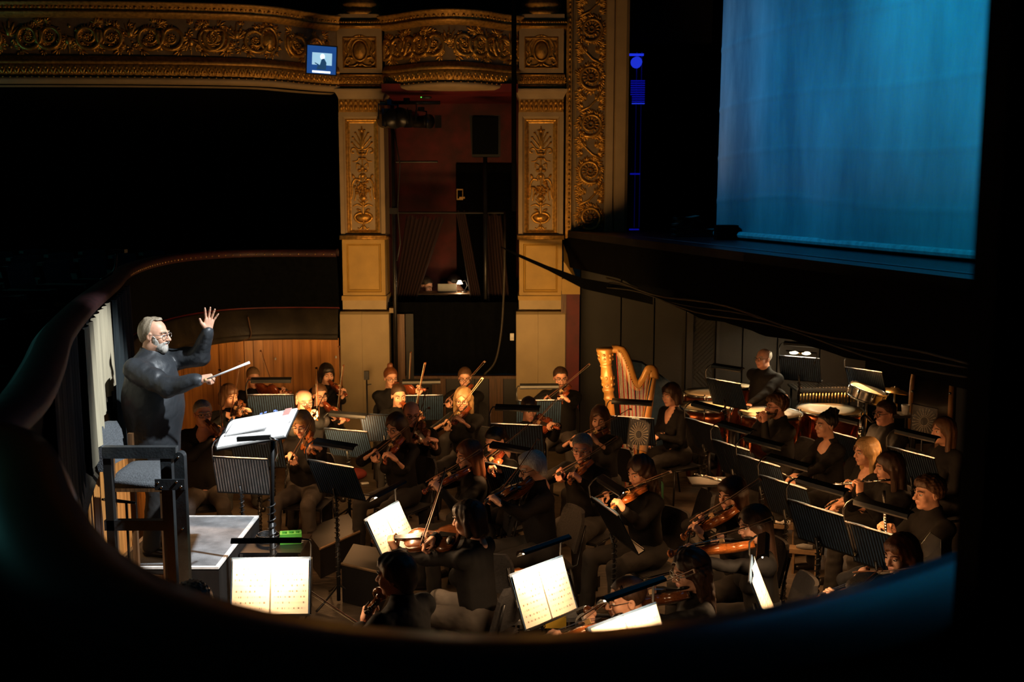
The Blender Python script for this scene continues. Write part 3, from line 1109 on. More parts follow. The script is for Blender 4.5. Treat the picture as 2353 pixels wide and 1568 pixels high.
# ---- painted cloth on stage
def cloth_mat():
    m = bpy.data.materials.new('stage_cloth')
    m.use_nodes = True
    MATS['stage_cloth'] = m
    nt = m.node_tree
    b = nt.nodes['Principled BSDF']
    b.inputs['Roughness'].default_value = 0.85
    tc = nt.nodes.new('ShaderNodeTexCoord')
    mp = nt.nodes.new('ShaderNodeMapping')
    mp.inputs['Scale'].default_value = (1.6, 1.6, 0.38)
    nt.links.new(tc.outputs['Object'], mp.inputs[0])
    n1 = nt.nodes.new('ShaderNodeTexNoise')
    n1.inputs['Scale'].default_value = 0.85
    n1.inputs['Detail'].default_value = 7
    n1.inputs['Roughness'].default_value = 0.62
    nt.links.new(mp.outputs[0], n1.inputs['Vector'])
    rp = nt.nodes.new('ShaderNodeValToRGB')
    rp.color_ramp.elements[0].position = 0.36
    rp.color_ramp.elements[1].position = 0.68
    rp.color_ramp.elements[0].color = (0.20, 0.27, 0.30, 1)
    rp.color_ramp.elements[1].color = (0.55, 0.62, 0.62, 1)
    nt.links.new(n1.outputs['Fac'], rp.inputs[0])
    nt.links.new(rp.outputs[0], b.inputs['Base Color'])
    bp = nt.nodes.new('ShaderNodeBump')
    bp.inputs['Strength'].default_value = 0.25
    bp.inputs['Distance'].default_value = 0.05
    nt.links.new(n1.outputs['Fac'], bp.inputs['Height'])
    nt.links.new(bp.outputs[0], b.inputs['Normal'])


cloth_mat()
cy = MB()
CYX = lambda Y: 2.33 + (12.2 - Y) * 0.257


def cycP(i, j):
    Y = 12.2 - 8.4 * i / 70
    z = 2.99 + 4.4 * j / 170
    seam = 0.0
    for zs in (3.35, 3.82, 4.35, 5.0, 5.7):
        seam += 0.007 * math.exp(-((z - zs - 0.05 * math.sin(Y * 1.3)) / 0.022) ** 2)
    d = 0.025 * math.sin(Y * 2.1 + z * 0.4) + 0.05 * math.exp(-((Y - 10.2 - 0.25 * (z - 4.2)) / 0.35) ** 2) + seam
    return Vector((CYX(Y) - d * 0.97, Y - d * 0.25, z))


cy.grid(cycP, 60, 170)
cyo = tag(cy.build('stage_cloth', 'stage_cloth', None, True), 'large blue lit painted cloth hanging across the stage', 'cloth')
hem = MB()
hem.tube([(CYX(Y) - 0.03, Y - 0.01, 2.985) for Y in (12.2, 9, 6, 3.8)], 0.035, 8)
hem.build('hem_batten', 'white_edge', cyo)
# dark masking behind the frame, wings
mk = MB()
mk.add([(CYX(12.2) + .03, 12.22, 2.9), (CYX(12.2) + 2.2, 13.9, 2.9), (CYX(12.2) + 2.2, 13.9, 9), (CYX(12.2) + .03, 12.22, 9)], [(0, 1, 2, 3)])
tag(mk.build('black_leg_cloth', 'black_velvet'), 'black masking cloth in the wings behind the blue cloth', 'drape')
struct(MB().box(-1, 8, 17.5, 17.6, 2.5, 9).build('wall_stage_back', 'black'), 'black back wall of the stage')
tag(MB().box(at(1648, 535, 11.6).x, at(1697, 535, 11.6).x, 11.6, 11.8, ZS, at(1660, 518, 11.6).z).build('black_box', 'black'), 'black box standing at the foot of the blue cloth', 'box')
# pile of folded cloth
mat('folded_cloth', (0.20, 0.24, 0.20), 0.9, var=0.3, scale=20, stretch=(1, 1, 6))
cpos = at(1588, 552, 12.6)
fc = thing('folded_cloth_pile', 'pile of pale folded cloths lying on the dark stage floor', 'cloth pile', (cpos.x, 12.6, ZS))
for k in range(9):
    wdt = 0.22 - 0.010 * k
    off = 0.02 * math.sin(k * 2.3) - 0.006 * k
    fo_ = MB()
    fo_.grid(lambda i, j: Vector((off + wdt * (i / 6 - 1) + (wdt * (0.9 if k > 2 else 1.6)) * (i / 6), -0.16 + 0.32 * j / 6, 0.026 * k + 0.012 * math.sin(i * 0.9 + k) + 0.010)), 6, 6)
    fo_.add([(x, y, z + 0.016) for (x, y, z) in fo_.v], [tuple(reversed(q)) for q in fo_.f])
    fo_.build('fold', 'folded_cloth', fc)
# ladder and lamp in the wings; the blue light on the metal is emission
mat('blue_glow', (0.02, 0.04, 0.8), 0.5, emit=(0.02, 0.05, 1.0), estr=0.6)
mat('blue_lamp', (0.1, 0.2, 1.0), 0.5, emit=(0.12, 0.2, 1.0), estr=1.6)
lm = thing('wing_lamp', 'small blue working lamp high in the stage wings', 'lamp', at(1461, 145, 15.66))
MB().lathe([(0.05, 0), (0.08, 0.05), (0.075, 0.14), (0.03, 0.19)], (0, 0, 0), 14, Matrix.Rotation(math.pi / 2, 3, 'X')).build('housing', 'blue_glow', lm, True)
MB().ell((0, -0.02, 0), (0.045, 0.03, 0.045), 10, 6).build('bulb', 'blue_lamp', lm, True)
MB().box(-0.11, 0.11, -0.02, 0.02, 0.10, 0.13).build('clamp', 'blue_glow', lm)
rk = thing('wing_rack', 'blue glowing metal rack of rungs standing in the stage wings', 'rack', (at(1460, 548, 15.7).x, 15.7, ZS))
z0_ = rk.location.z
mat('blue_dim_glow', (0.03, 0.04, 0.3), 0.4, 0.2, emit=(0.01, 0.015, 1.0), estr=0.02)
mat('blue_metal_glow', (0.05, 0.07, 0.6), 0.4, 0.2, emit=(0.01, 0.015, 1.0), estr=0.22)
for i in range(11):
    z = at(1460, 186 + 5.2 * i, 15.7).z - z0_
    MB().box(-0.10 + 0.02 * (i > 6), 0.10, -0.02, 0.02, z - 0.007, z + 0.007).build('rung', 'blue_glow' if i == 10 else 'blue_metal_glow', rk)
for y in (400, 528):
    z = at(1460, y, 15.7).z - z0_
    MB().box(-0.09, 0.05, -0.02, 0.02, z - 0.01, z + 0.012).build('rung', 'blue_metal_glow', rk)
for x_ in (-0.02, 0.05):
    MB().box(x_ - 0.006, x_ + 0.006, -0.01, 0.01, 0, at(1460, 120, 15.7).z - z0_).build('upright', 'blue_dim_glow', rk)

# ---- black net edge between the box and the stage
nm = MB()
A = [at(1150, 566, 13.9), at(1190, 583, 13.75), at(1260, 612, 13.5), at(1340, 640, 13.2), at(1500, 668, 12.0)]
B = [at(1150, 568, 13.9), at(1190, 590, 13.75), at(1260, 622, 13.5), at(1340, 664, 13.2), at(1500, 700, 12.0)]
nm.add(A + B, [(i, i + 1, i + 6, i + 5) for i in range(4)])
nm.add([p + Vector((0, 0.02, 0)) for p in A + B], [(i + 5, i + 6, i + 1, i) for i in range(4)])
tag(nm.build('safety_net', 'black'), 'taut black net edge stretched from the box to the stage front', 'net')

# ---- curved pit wall, ledge and parapet on the auditorium side
RP = Path([(-2.30, 14.12), (-3.0, 14.15), (-3.62, 13.95), (-4.0, 13.25), (-4.06, 12.2), (-3.86, 10.8), (-3.42, 9.2), (-2.97, 7.5), (-2.52, 6.0), (-2.12, 4.9), (-1.82, 4.0), (-1.66, 3.2)], 8)
# outward = right of travel; travelling away from the stage the pit is on the left, so the pit side has d < 0
pw = struct(empty('wall_pit', (0, 0, 0)), 'curved wall of the pit clad in warm pine planks')
npl = int(RP.L / 0.125)
for i in range(npl):
    a, b = RP.L * i / npl, RP.L * (i + 1) / npl
    g = 0.0015 if i not in (9, 12) else 0.006
    d0 = -0.0 - 0.004 * (i % 3 == 0)
    v = [RP.F(a + g, 0, d0), RP.F(b - g, 0, d0), RP.F(b - g, 1.52, d0), RP.F(a + g, 1.52, d0),
         RP.F(a + g, 0, d0 + 0.03), RP.F(b - g, 0, d0 + 0.03), RP.F(b - g, 1.52, d0 + 0.03), RP.F(a + g, 1.52, d0 + 0.03)]
    MB().add(v, [(0, 1, 2, 3), (7, 6, 5, 4), (0, 3, 7, 4), (1, 5, 6, 2), (3, 2, 6, 7)]).build('plank', 'pine', pw)
for (px, py, lb_) in ((633, 825, 'small white clip in the middle of the pine planks'), (772, 821, 'small white clip on the last pine plank by the pilaster')):
    tag(MB().ell(at(px, py, 14.09), (0.013, 0.012, 0.02), 8, 5).build('cable_clip', 'white_edge', None, True), lb_, 'clip')
RP.sweep([(1.50, -0.02), (1.54, -0.05), (1.58, -0.02), (1.60, 0.0)], 80).build('plank_cap', 'ledge_black', pw, True)
led = struct(RP.sweep([(1.58, -0.03), (1.90, 0.02), (1.91, 0.12)], 80).build('trim_2', 'ledge_black', None, True), 'scuffed black board above the pine planks')
pp_ = struct(empty('wall_parapet', (0, 0, 0)), 'black auditorium parapet with a studded velvet rail')
RP.sweep([(1.86, 0.10), (2.55, 0.02), (2.62, 0.0)], 80).build('parapet_face', 'black_velvet', pp_, True)
RP.sweep([(2.60, -0.03), (2.62, -0.05), (2.67, -0.05), (2.70, 0.0), (2.70, 0.10), (2.66, 0.14), (2.60, 0.12)], 90).build('velvet_rail', 'rail_velvet', pp_, True)
RP.sweep([(1.90, 0.095), (1.925, 0.09)], 80).build('red_piping', 'red_paint', pp_, True)
st = MB().ell((0, 0, 0), (0.010, 0.010, 0.010), 6, 4).mesh('stud', 'stud', True)
for i in range(44):
    u = 0.05 + 0.112 * i
    put(st, 'stud', pp_, Matrix.Translation(RP.F(u, 2.635, -0.052)))
cd = MB()
cd.tube(catmull([at(570, 728, 14.0), at(573, 745, 14.0), at(577, 766, 14.0), at(572, 778, 14.0), at(555, 783, 13.98), at(520, 790, 13.9), at(480, 797, 13.75)], 6), 0.010, 6)
tag(cd.build('conduit', 'brown_wood', None, True), 'thin brown conduit bending along the ledge above the planks', 'conduit')


# curtains hung on the inside of the rail near the conductor
def rail_curtain(u0, u1, zt, zb, folds, label, m, amp=0.035, group=None, zb2=None, out=0.075):
    g = MB()
    nu = folds * 8

    def P(i, j):
        u = i / nu
        v = j / 12
        zb_ = zb + ((zb2 if zb2 is not None else zb) - zb) * u
        ph = u * folds * 6.28
        spread = 0.6 + 0.8 * v
        d = -out - amp * spread * (math.sin(ph) + 0.3 * math.sin(2.3 * ph + 1))
        return RP.F(u0 + (u1 - u0) * u + 0.01 * math.cos(ph), zt + (zb_ - zt) * v, d)
    g.grid(P, nu, 12)
    return tag(g.build('curtain', m, None, True), label, 'curtain', group)


uR = lambda Yv: min((abs(RP.F(RP.L * i / 600, 0, 0).y - Yv), RP.L * i / 600) for i in range(150, 601))[1]
rail_curtain(uR(9.9), uR(8.34), 2.60, 1.35, 8, 'dark curtain hanging from the rail beyond the cream curtain', 'curtain_dark')
rail_curtain(uR(8.3), uR(7.62), 2.60, 1.95, 3, 'cream curtain panel on the rail nearer the stage', 'curtain_cream', 0.022, out=0.055)
rail_curtain(uR(7.58), uR(6.6), 2.60, 1.90, 4, 'wider cream curtain panel on the rail behind the conductor', 'curtain_cream', 0.022, zb2=1.66, out=0.055)
rail_curtain(uR(8.32), uR(7.60), 2.55, 1.88, 3, 'red lining showing below the narrow cream curtain', 'curtain_red', 0.006, out=0.022)
rail_curtain(uR(7.60), uR(6.75), 2.55, 1.82, 3, 'red lining showing below the wide cream curtain', 'curtain_red', 0.006, zb2=1.60, out=0.022)
rail_curtain(uR(6.56), uR(4.7), 2.60, 0.9, 11, 'long dark curtain hanging from the near end of the rail', 'curtain_dark', 0.012, out=0.015)

# ---- auditorium seats
sw = MB()
sw.box(-0.24, 0.24, -0.24, 0.22, 0.36, 0.46)
seat_m = sw.mesh('seat', 'seat_teal')
bk = MB()


def sbP(i, j):
    u = i / 8 * 2 - 1
    v = j / 6
    return Vector((0.26 * u, -0.24 - 0.10 * v - 0.03 * (1 - u * u), 0.40 + (0.52 - 0.05 * u ** 4) * v))


bk.grid(sbP, 8, 6)
n0 = len(bk.v)
bk.add([(x, y - 0.07, z) for (x, y, z) in bk.v], [tuple(reversed(q)) for q in bk.f])
bk.box(-0.26, 0.26, -0.41, -0.34, 0.86, 0.90)
back_m = bk.mesh('backrest', 'seat_teal', False)
am = MB().box(0.26, 0.31, -0.30, 0.20, 0.0, 0.60).box(0.245, 0.325, -0.30, 0.24, 0.60, 0.66)
arm_m = am.mesh('armrest', 'seat_teal')
am2 = MB().box(-0.31, -0.26, -0.30, 0.20, 0.0, 0.60).box(-0.325, -0.245, -0.30, 0.24, 0.60, 0.66)
arm2_m = am2.mesh('armrest', 'seat_teal')
ZA = 1.72
struct(MB().add([RP.F(RP.L * i / 40, ZA, 0.18) for i in range(41)] + [Vector((-12, 3, ZA)), Vector((-12, 19, ZA)), Vector((-2.3, 19, ZA))], [tuple(range(44))]).build('floor_auditorium', 'black'), 'dark carpeted floor of the auditorium')
rows = ('front', 'second', 'third')
k = 0
SR = Path([(-4.60, 15.0), (-4.85, 14.0), (-5.10, 13.0), (-5.25, 12.0), (-5.30, 11.0), (-5.22, 10.0), (-5.0, 8.8), (-4.6, 7.4)], 8)
for r_, (off, nn) in enumerate(((0.0, 9), (0.95, 8), (1.9, 7))):
    for i in range(nn):
        p, t, n_ = SR.at(0.15 + (0.70 + 0.02 * r_) * i)
        q = p + n_ * off
        ang = math.atan2(-n_.y, -n_.x) - math.pi / 2
        s = thing('theatre_seat', 'dark teal theatre seat, %s from the pilaster in the %s row' % (('first', 'second', 'third', 'fourth', 'fifth', 'sixth', 'seventh', 'eighth', 'ninth', 'tenth')[i], rows[r_]), 'seat',
                  (q.x, q.y, ZA + 0.001), ang, 'dark teal seats of the auditorium')
        put(seat_m, 'seat', s)
        put(back_m, 'backrest', s)
        put(arm_m, 'armrest', s)
        put(arm2_m, 'armrest', s)
# reading lamp on a gooseneck by the rail
gl = thing('gooseneck_lamp', 'small unlit gooseneck lamp on the rail in front of the seats', 'lamp', RP.F(uR(9.2), 2.70, 0.1))
pz = gl.location
q0 = at(262, 622, pz.y) - pz
q1 = at(268, 580, pz.y) - pz
MB().tube(catmull([(0, 0, 0), q0, q1], 6), 0.010, 6).build('neck', 'black_metal', gl, True)
MB().box(q1.x - 0.05, q1.x + 0.08, -0.04, 0.04, q1.z - 0.005, q1.z + 0.025).build('head', 'black_metal', gl)

# ---- box rail and pillar right in front of the camera
NR = Path([(-2.3, 3.4), (-1.62, 3.12), (-1.25, 2.80), (-0.95, 2.26), (-0.74, 1.92), (-0.53, 1.70), (-0.29, 1.57), (0.015, 1.52), (0.34, 1.60), (0.57, 1.72), (0.80, 1.88), (1.02, 2.05)], 8)
nr = struct(empty('wall_near_box', (0, 0, 0)), 'black front of the box the view is taken from')
NR.sweep([(2.2, -0.05), (2.75, -0.02), (2.80, 0.0), (2.81, 0.06), (2.80, 0.20), (2.76, 0.24), (2.2, 0.24), (1.2, 0.3)], 80).build('rail', 'black_gloss', nr, True)
pm = MB()
pm.box(0.668, 1.10, 1.48, 1.56, 0.5, 6)
pm.build('pillar', 'black', nr)

# ================================================================== PEOPLE
mat('skin_fair', (0.60, 0.31, 0.20), 0.5, var=0.07, scale=25, bump=0.03, c2=(0.64, 0.35, 0.23))
mat('skin_mid', (0.52, 0.28, 0.18), 0.5, var=0.07, scale=25, bump=0.03)
mat('skin_ruddy', (0.60, 0.29, 0.20), 0.5, var=0.09, scale=25, bump=0.03)
mat('eye_white', (0.62, 0.58, 0.54), 0.25)
mat('iris', (0.02, 0.015, 0.012), 0.15)
mat('lips', (0.46, 0.20, 0.15), 0.45)
for nm_, c_ in (('black', (0.012, 0.008, 0.006)), ('dark_brown', (0.035, 0.016, 0.008)), ('brown', (0.085, 0.040, 0.018)), ('auburn', (0.14, 0.045, 0.014)),
                ('blond', (0.36, 0.22, 0.09)), ('dark_blond', (0.20, 0.115, 0.05)), ('grey', (0.33, 0.31, 0.28)), ('white', (0.62, 0.60, 0.56)), ('silver', (0.40, 0.37, 0.33)), ('grey_brown', (0.24, 0.19, 0.13))):
    mat('hair_' + nm_, c_, 0.45, var=0.35, scale=40, stretch=(4, 4, 0.3), bump=0.22, bscale=70)
mat('shirt_black', (0.0050, 0.0046, 0.0046), 0.8, var=0.3, scale=6, bump=0.25, bscale=9, spec=0.2)
mat('shirt_soft', (0.017, 0.014, 0.013), 0.85, var=0.3, scale=6, bump=0.3, bscale=12, sheen=0.2, spec=0.2)
mat('conductor_shirt', (0.022, 0.025, 0.029), 0.5, var=0.25, scale=5, bump=0.7, bscale=7, stretch=(1, 1, 0.5))
mat('trousers_black', (0.0085, 0.007, 0.006), 0.85, var=0.3, scale=6, bump=0.25, bscale=9)
mat('trousers_grey', (0.040, 0.033, 0.027), 0.85, var=0.2, scale=8, bump=0.25, bscale=10)
mat('shoe_black', (0.008, 0.007, 0.007), 0.3)
mat('glasses_black', (0.008, 0.008, 0.008), 0.3)
mat('lens', (0.9, 0.9, 0.9), 0.03, trans=1.0)


def smin(a, b, k):
    h = np.clip(0.5 + 0.5 * (b - a) / k, 0, 1)
    return b + (a - b) * h - k * h * (1 - h)


class SDF:
    """smooth union of simple volumes sampled on a grid, turned into one closed skin"""

    def __init__(self, h, k=0.02):
        self.h, self.k, self.ops = h, k, []

    def cone(self, a, b, ra, rb, k=None, flat=None, cut=False):
        a, b = np.array(a, float), np.array(b, float)
        R = max(ra, rb)
        self.ops.append(('c', a, b, ra, rb, k or self.k, flat, np.minimum(a, b) - R, np.maximum(a, b) + R, cut))

    def ell(self, c, r, k=None, cut=False, rot=None):
        c, r = np.array(c, float), np.array(r, float)
        R = max(r) if rot is not None else r
        self.ops.append(('e', c, r, rot, 0, k or self.k, None, c - R, c + R, cut))

    def mesh(self, post=None, keep=None):
        lo = np.min([o[7] for o in self.ops if not o[9]], 0) - 3 * self.h
        hi = np.max([o[8] for o in self.ops if not o[9]], 0) + 3 * self.h
        n = np.ceil((hi - lo) / self.h).astype(int) + 1
        f = np.full(n, 0.25)
        ax = [lo[i] + self.h * np.arange(n[i]) for i in range(3)]
        for o in self.ops:
            m = o[5] * 1.2 + 3 * self.h
            i0 = np.clip(np.floor((o[7] - m - lo) / self.h).astype(int), 0, n)
            i1 = np.clip(np.ceil((o[8] + m - lo) / self.h).astype(int) + 1, 0, n)
            if np.any(i1 <= i0):
                continue
            P = np.stack(np.meshgrid(*[ax[i][i0[i]:i1[i]] for i in range(3)], indexing='ij'), -1)
            if o[0] == 'c':
                a, b, ra, rb = o[1:5]
                ba = b - a
                q = P - a
                t = np.clip((q @ ba) / max(1e-9, ba @ ba), 0, 1)
                w_ = q - t[..., None] * ba
                if o[6] is not None:
                    u, s = o[6]
                    u = np.array(u, float)
                    w_ = w_ + (w_ @ u)[..., None] * u * (1 / s - 1)
                d = np.linalg.norm(w_, axis=-1) - (ra + (rb - ra) * t)
            else:
                c, r, rot = o[1], o[2], o[3]
                q = P - c
                if rot is not None:
                    q = q @ np.array(rot)
                k0 = np.linalg.norm(q / r, axis=-1)
                k1 = np.linalg.norm(q / (r * r), axis=-1) + 1e-9
                d = k0 * (k0 - 1) / k1
            sl = tuple(slice(i0[i], i1[i]) for i in range(3))
            if o[9]:
                f[sl] = -smin(-f[sl], d, o[5])
            else:
                f[sl] = smin(f[sl], d, o[5])
        if post is not None:
            P = np.stack(np.meshgrid(*ax, indexing='ij'), -1)
            f = post(P, f)
        f[0], f[-1], f[:, 0], f[:, -1], f[:, :, 0], f[:, :, -1] = .1, .1, .1, .1, .1, .1
        return surfnet(f, lo, self.h)


def surfnet(f, lo, h):
    s = f < 0
    n = np.array(f.shape) - 1
    cnt = np.zeros(n, int)
    acc = np.zeros((*n, 3))
    corners = [(i, j, k) for i in (0, 1) for j in (0, 1) for k in (0, 1)]
    for a in corners:
        for ax in range(3):
            if a[ax] == 1:
                continue
            b = list(a)
            b[ax] = 1
            fa = f[a[0]:a[0] + n[0], a[1]:a[1] + n[1], a[2]:a[2] + n[2]]
            fb = f[b[0]:b[0] + n[0], b[1]:b[1] + n[1], b[2]:b[2] + n[2]]
            m = (fa < 0) != (fb < 0)
            t = np.where(m, fa / np.where(m, fa - fb, 1), 0)
            cnt += m
            for d in range(3):
                acc[..., d] += np.where(m, a[d] + (t if d == ax else 0), 0)
    act = cnt > 0
    idx = np.full(n, -1)
    idx[act] = np.arange(act.sum())
    ii = np.argwhere(act)
    V = lo + h * (ii + acc[act] / cnt[act][:, None])
    F = []
    for ax in range(3):
        o1, o2 = [(1, 2), (2, 0), (0, 1)][ax]
        sl0 = [slice(1, -1)] * 3
        sl1 = [slice(1, -1)] * 3
        sl0[ax] = slice(0, -1)
        sl1[ax] = slice(1, None)
        A, B = s[tuple(sl0)], s[tuple(sl1)]
        for inv in (0, 1):
            e = np.argwhere((A & ~B) if inv == 0 else (~A & B))
            if len(e) == 0:
                continue
            base = e.copy()
            for d in range(3):
                if d != ax:
                    base[:, d] += 1
            q = []
            for (da, db) in ((-1, -1), (0, -1), (0, 0), (-1, 0)):
                c = base.copy()
                c[:, o1] += da
                c[:, o2] += db
                q.append(idx[c[:, 0], c[:, 1], c[:, 2]])
            q = np.stack(q, 1)
            F.append(q if inv == 0 else q[:, ::-1])
    F = np.concatenate(F)
    F = F[(F >= 0).all(1)]
    return V, F


def np_mesh(name, parts, mats):
    """parts: list of (V, F, material index or array)"""
    me = bpy.data.meshes.new(name)
    Vs, Fs, Ms, n = [], [], [], 0
    for V, F, mi in parts:
        Vs.append(V)
        Fs.append(F + n)
        Ms.append(np.full(len(F), mi) if np.isscalar(mi) else mi)
        n += len(V)
    V, F, M = np.concatenate(Vs), np.concatenate(Fs), np.concatenate(Ms)
    me.vertices.add(len(V))
    me.vertices.foreach_set('co', V.astype(np.float32).ravel())
    me.loops.add(F.size)
    me.loops.foreach_set('vertex_index', F.astype(np.int32).ravel())
    me.polygons.add(len(F))
    me.polygons.foreach_set('loop_start', np.arange(0, F.size, 4, dtype=np.int32))
    me.polygons.foreach_set('use_smooth', np.ones(len(F), bool))
    for m in mats:
        me.materials.append(MATS[m])
    me.polygons.foreach_set('material_index', M.astype(np.int32))
    me.update(calc_edges=True)
    me.validate()
    return me


def xf(V, M):
    A = np.array(M)
    return V @ A[:3, :3].T + A[:3, 3]


def ell_np(c, r, seg=10, rings=8):
    mb = MB().ell(c, r, seg, rings)
    return np.array(mb.v), np.array(mb.f)


def tube_np(pts, r, seg=6):
    mb = MB().tube(pts, r, seg, caps=False)
    return np.array([tuple(p) for p in mb.v]), np.array(mb.f)


HEADS = {}


def head_parts(female, heavy=0.0):
    key = (female, heavy)
    if key in HEADS:
        return HEADS[key]
    s = SDF(0.0055, 0.022)
    g = 0.94 if female else 1.0
    s.ell((0, -0.014, 0.036), (0.076 * g, 0.097, 0.082))
    s.ell((0, 0.028, -0.025), (0.062 * g, 0.064, 0.086))
    s.ell((0, 0.036, -0.076), ((0.046 if female else 0.054) + 0.012 * heavy, 0.046, 0.040))
    s.ell((0, 0.070, -0.102), (0.020 if female else 0.026, 0.018, 0.017))
    s.ell((0, 0.0, -0.09), (0.045 + 0.02 * heavy, 0.055, 0.03 + 0.02 * heavy))
    for q in (-1, 1):
        s.ell((q * 0.040 * g, 0.064, -0.030), (0.024, 0.022, 0.028))
        s.cone((q * 0.010, 0.088, 0.024), (q * 0.046 * g, 0.074, 0.022), 0.010, 0.009, 0.014)
        s.ell((q * 0.0315, 0.101, 0.002), (0.019, 0.019, 0.012), 0.010, True)
    s.cone((0, 0.092, 0.008), (0, 0.115 if not female else 0.112, -0.030), 0.008, 0.0135 if not female else 0.0115, 0.010)
    for q in (-1, 1):
        s.ell((q * 0.0125, 0.102, -0.034), (0.008, 0.010, 0.007), 0.008)
    s.cone((-0.018, 0.086, -0.060), (0.018, 0.086, -0.060), 0.0085, 0.0085, 0.008)
    s.cone((-0.015, 0.086, -0.071), (0.015, 0.086, -0.071), 0.0085, 0.0085, 0.008)
    s.cone((-0.022, 0.0985, -0.0655), (0.022, 0.0985, -0.0655), 0.0035, 0.0035, 0.003, None, True)
    for q in (-1, 1):
        s.ell((q * 0.078 * g, -0.010, -0.008), (0.009, 0.021, 0.033), 0.008)
        s.ell((q * 0.086 * g, -0.006, -0.006), (0.006, 0.010, 0.018), 0.006, True)
    nr_ = 0.046 if female else 0.056
    s.cone((0, -0.020, -0.06), (0, -0.050, -0.20), nr_ + 0.008 * heavy, nr_ + 0.006, 0.03)
    V, F = s.mesh()
    c = V[F].mean(1)
    mi = np.zeros(len(F), int)
    lip = (np.abs(c[:, 0]) < 0.021) & (c[:, 2] > -0.077) & (c[:, 2] < -0.055) & (c[:, 1] > 0.083)
    mi[lip] = 4
    parts = [(V, F, mi)]
    for q in (-1, 1):
        v, f = ell_np((q * 0.0315, 0.079, 0.002), (0.0135, 0.0125, 0.0125), 12, 10)
        cc = v[f].mean(1)
        dark = np.hypot(cc[:, 0] - q * 0.0315, cc[:, 2] - 0.002) < 0.0068
        parts.append((v, f, np.where(dark & (cc[:, 1] > 0.08), 2, 1)))
        v, f = ell_np((q * 0.0315, 0.079, 0.0035), (0.0150, 0.0142, 0.0140), 12, 10)
        cc = v[f].mean(1)
        f = f[cc[:, 2] > 0.0075]
        parts.append((v, f, 0))
        v, f = tube_np(catmull([(q * 0.012, 0.0965, 0.022), (q * 0.032, 0.0945, 0.030), (q * 0.052 * g, 0.076, 0.024)], 4), 0.0042 if female else 0.0056, 6)
        parts.append((v, f, 3))
    HEADS[key] = parts
    return parts


def noise3(P, fr, seed):
    r = np.random.RandomState(seed)
    out = 0
    for i in range(4):
        k = r.normal(size=3) * fr
        out = out + np.sin(P @ k + r.uniform(0, 6.28))
    return out / 4


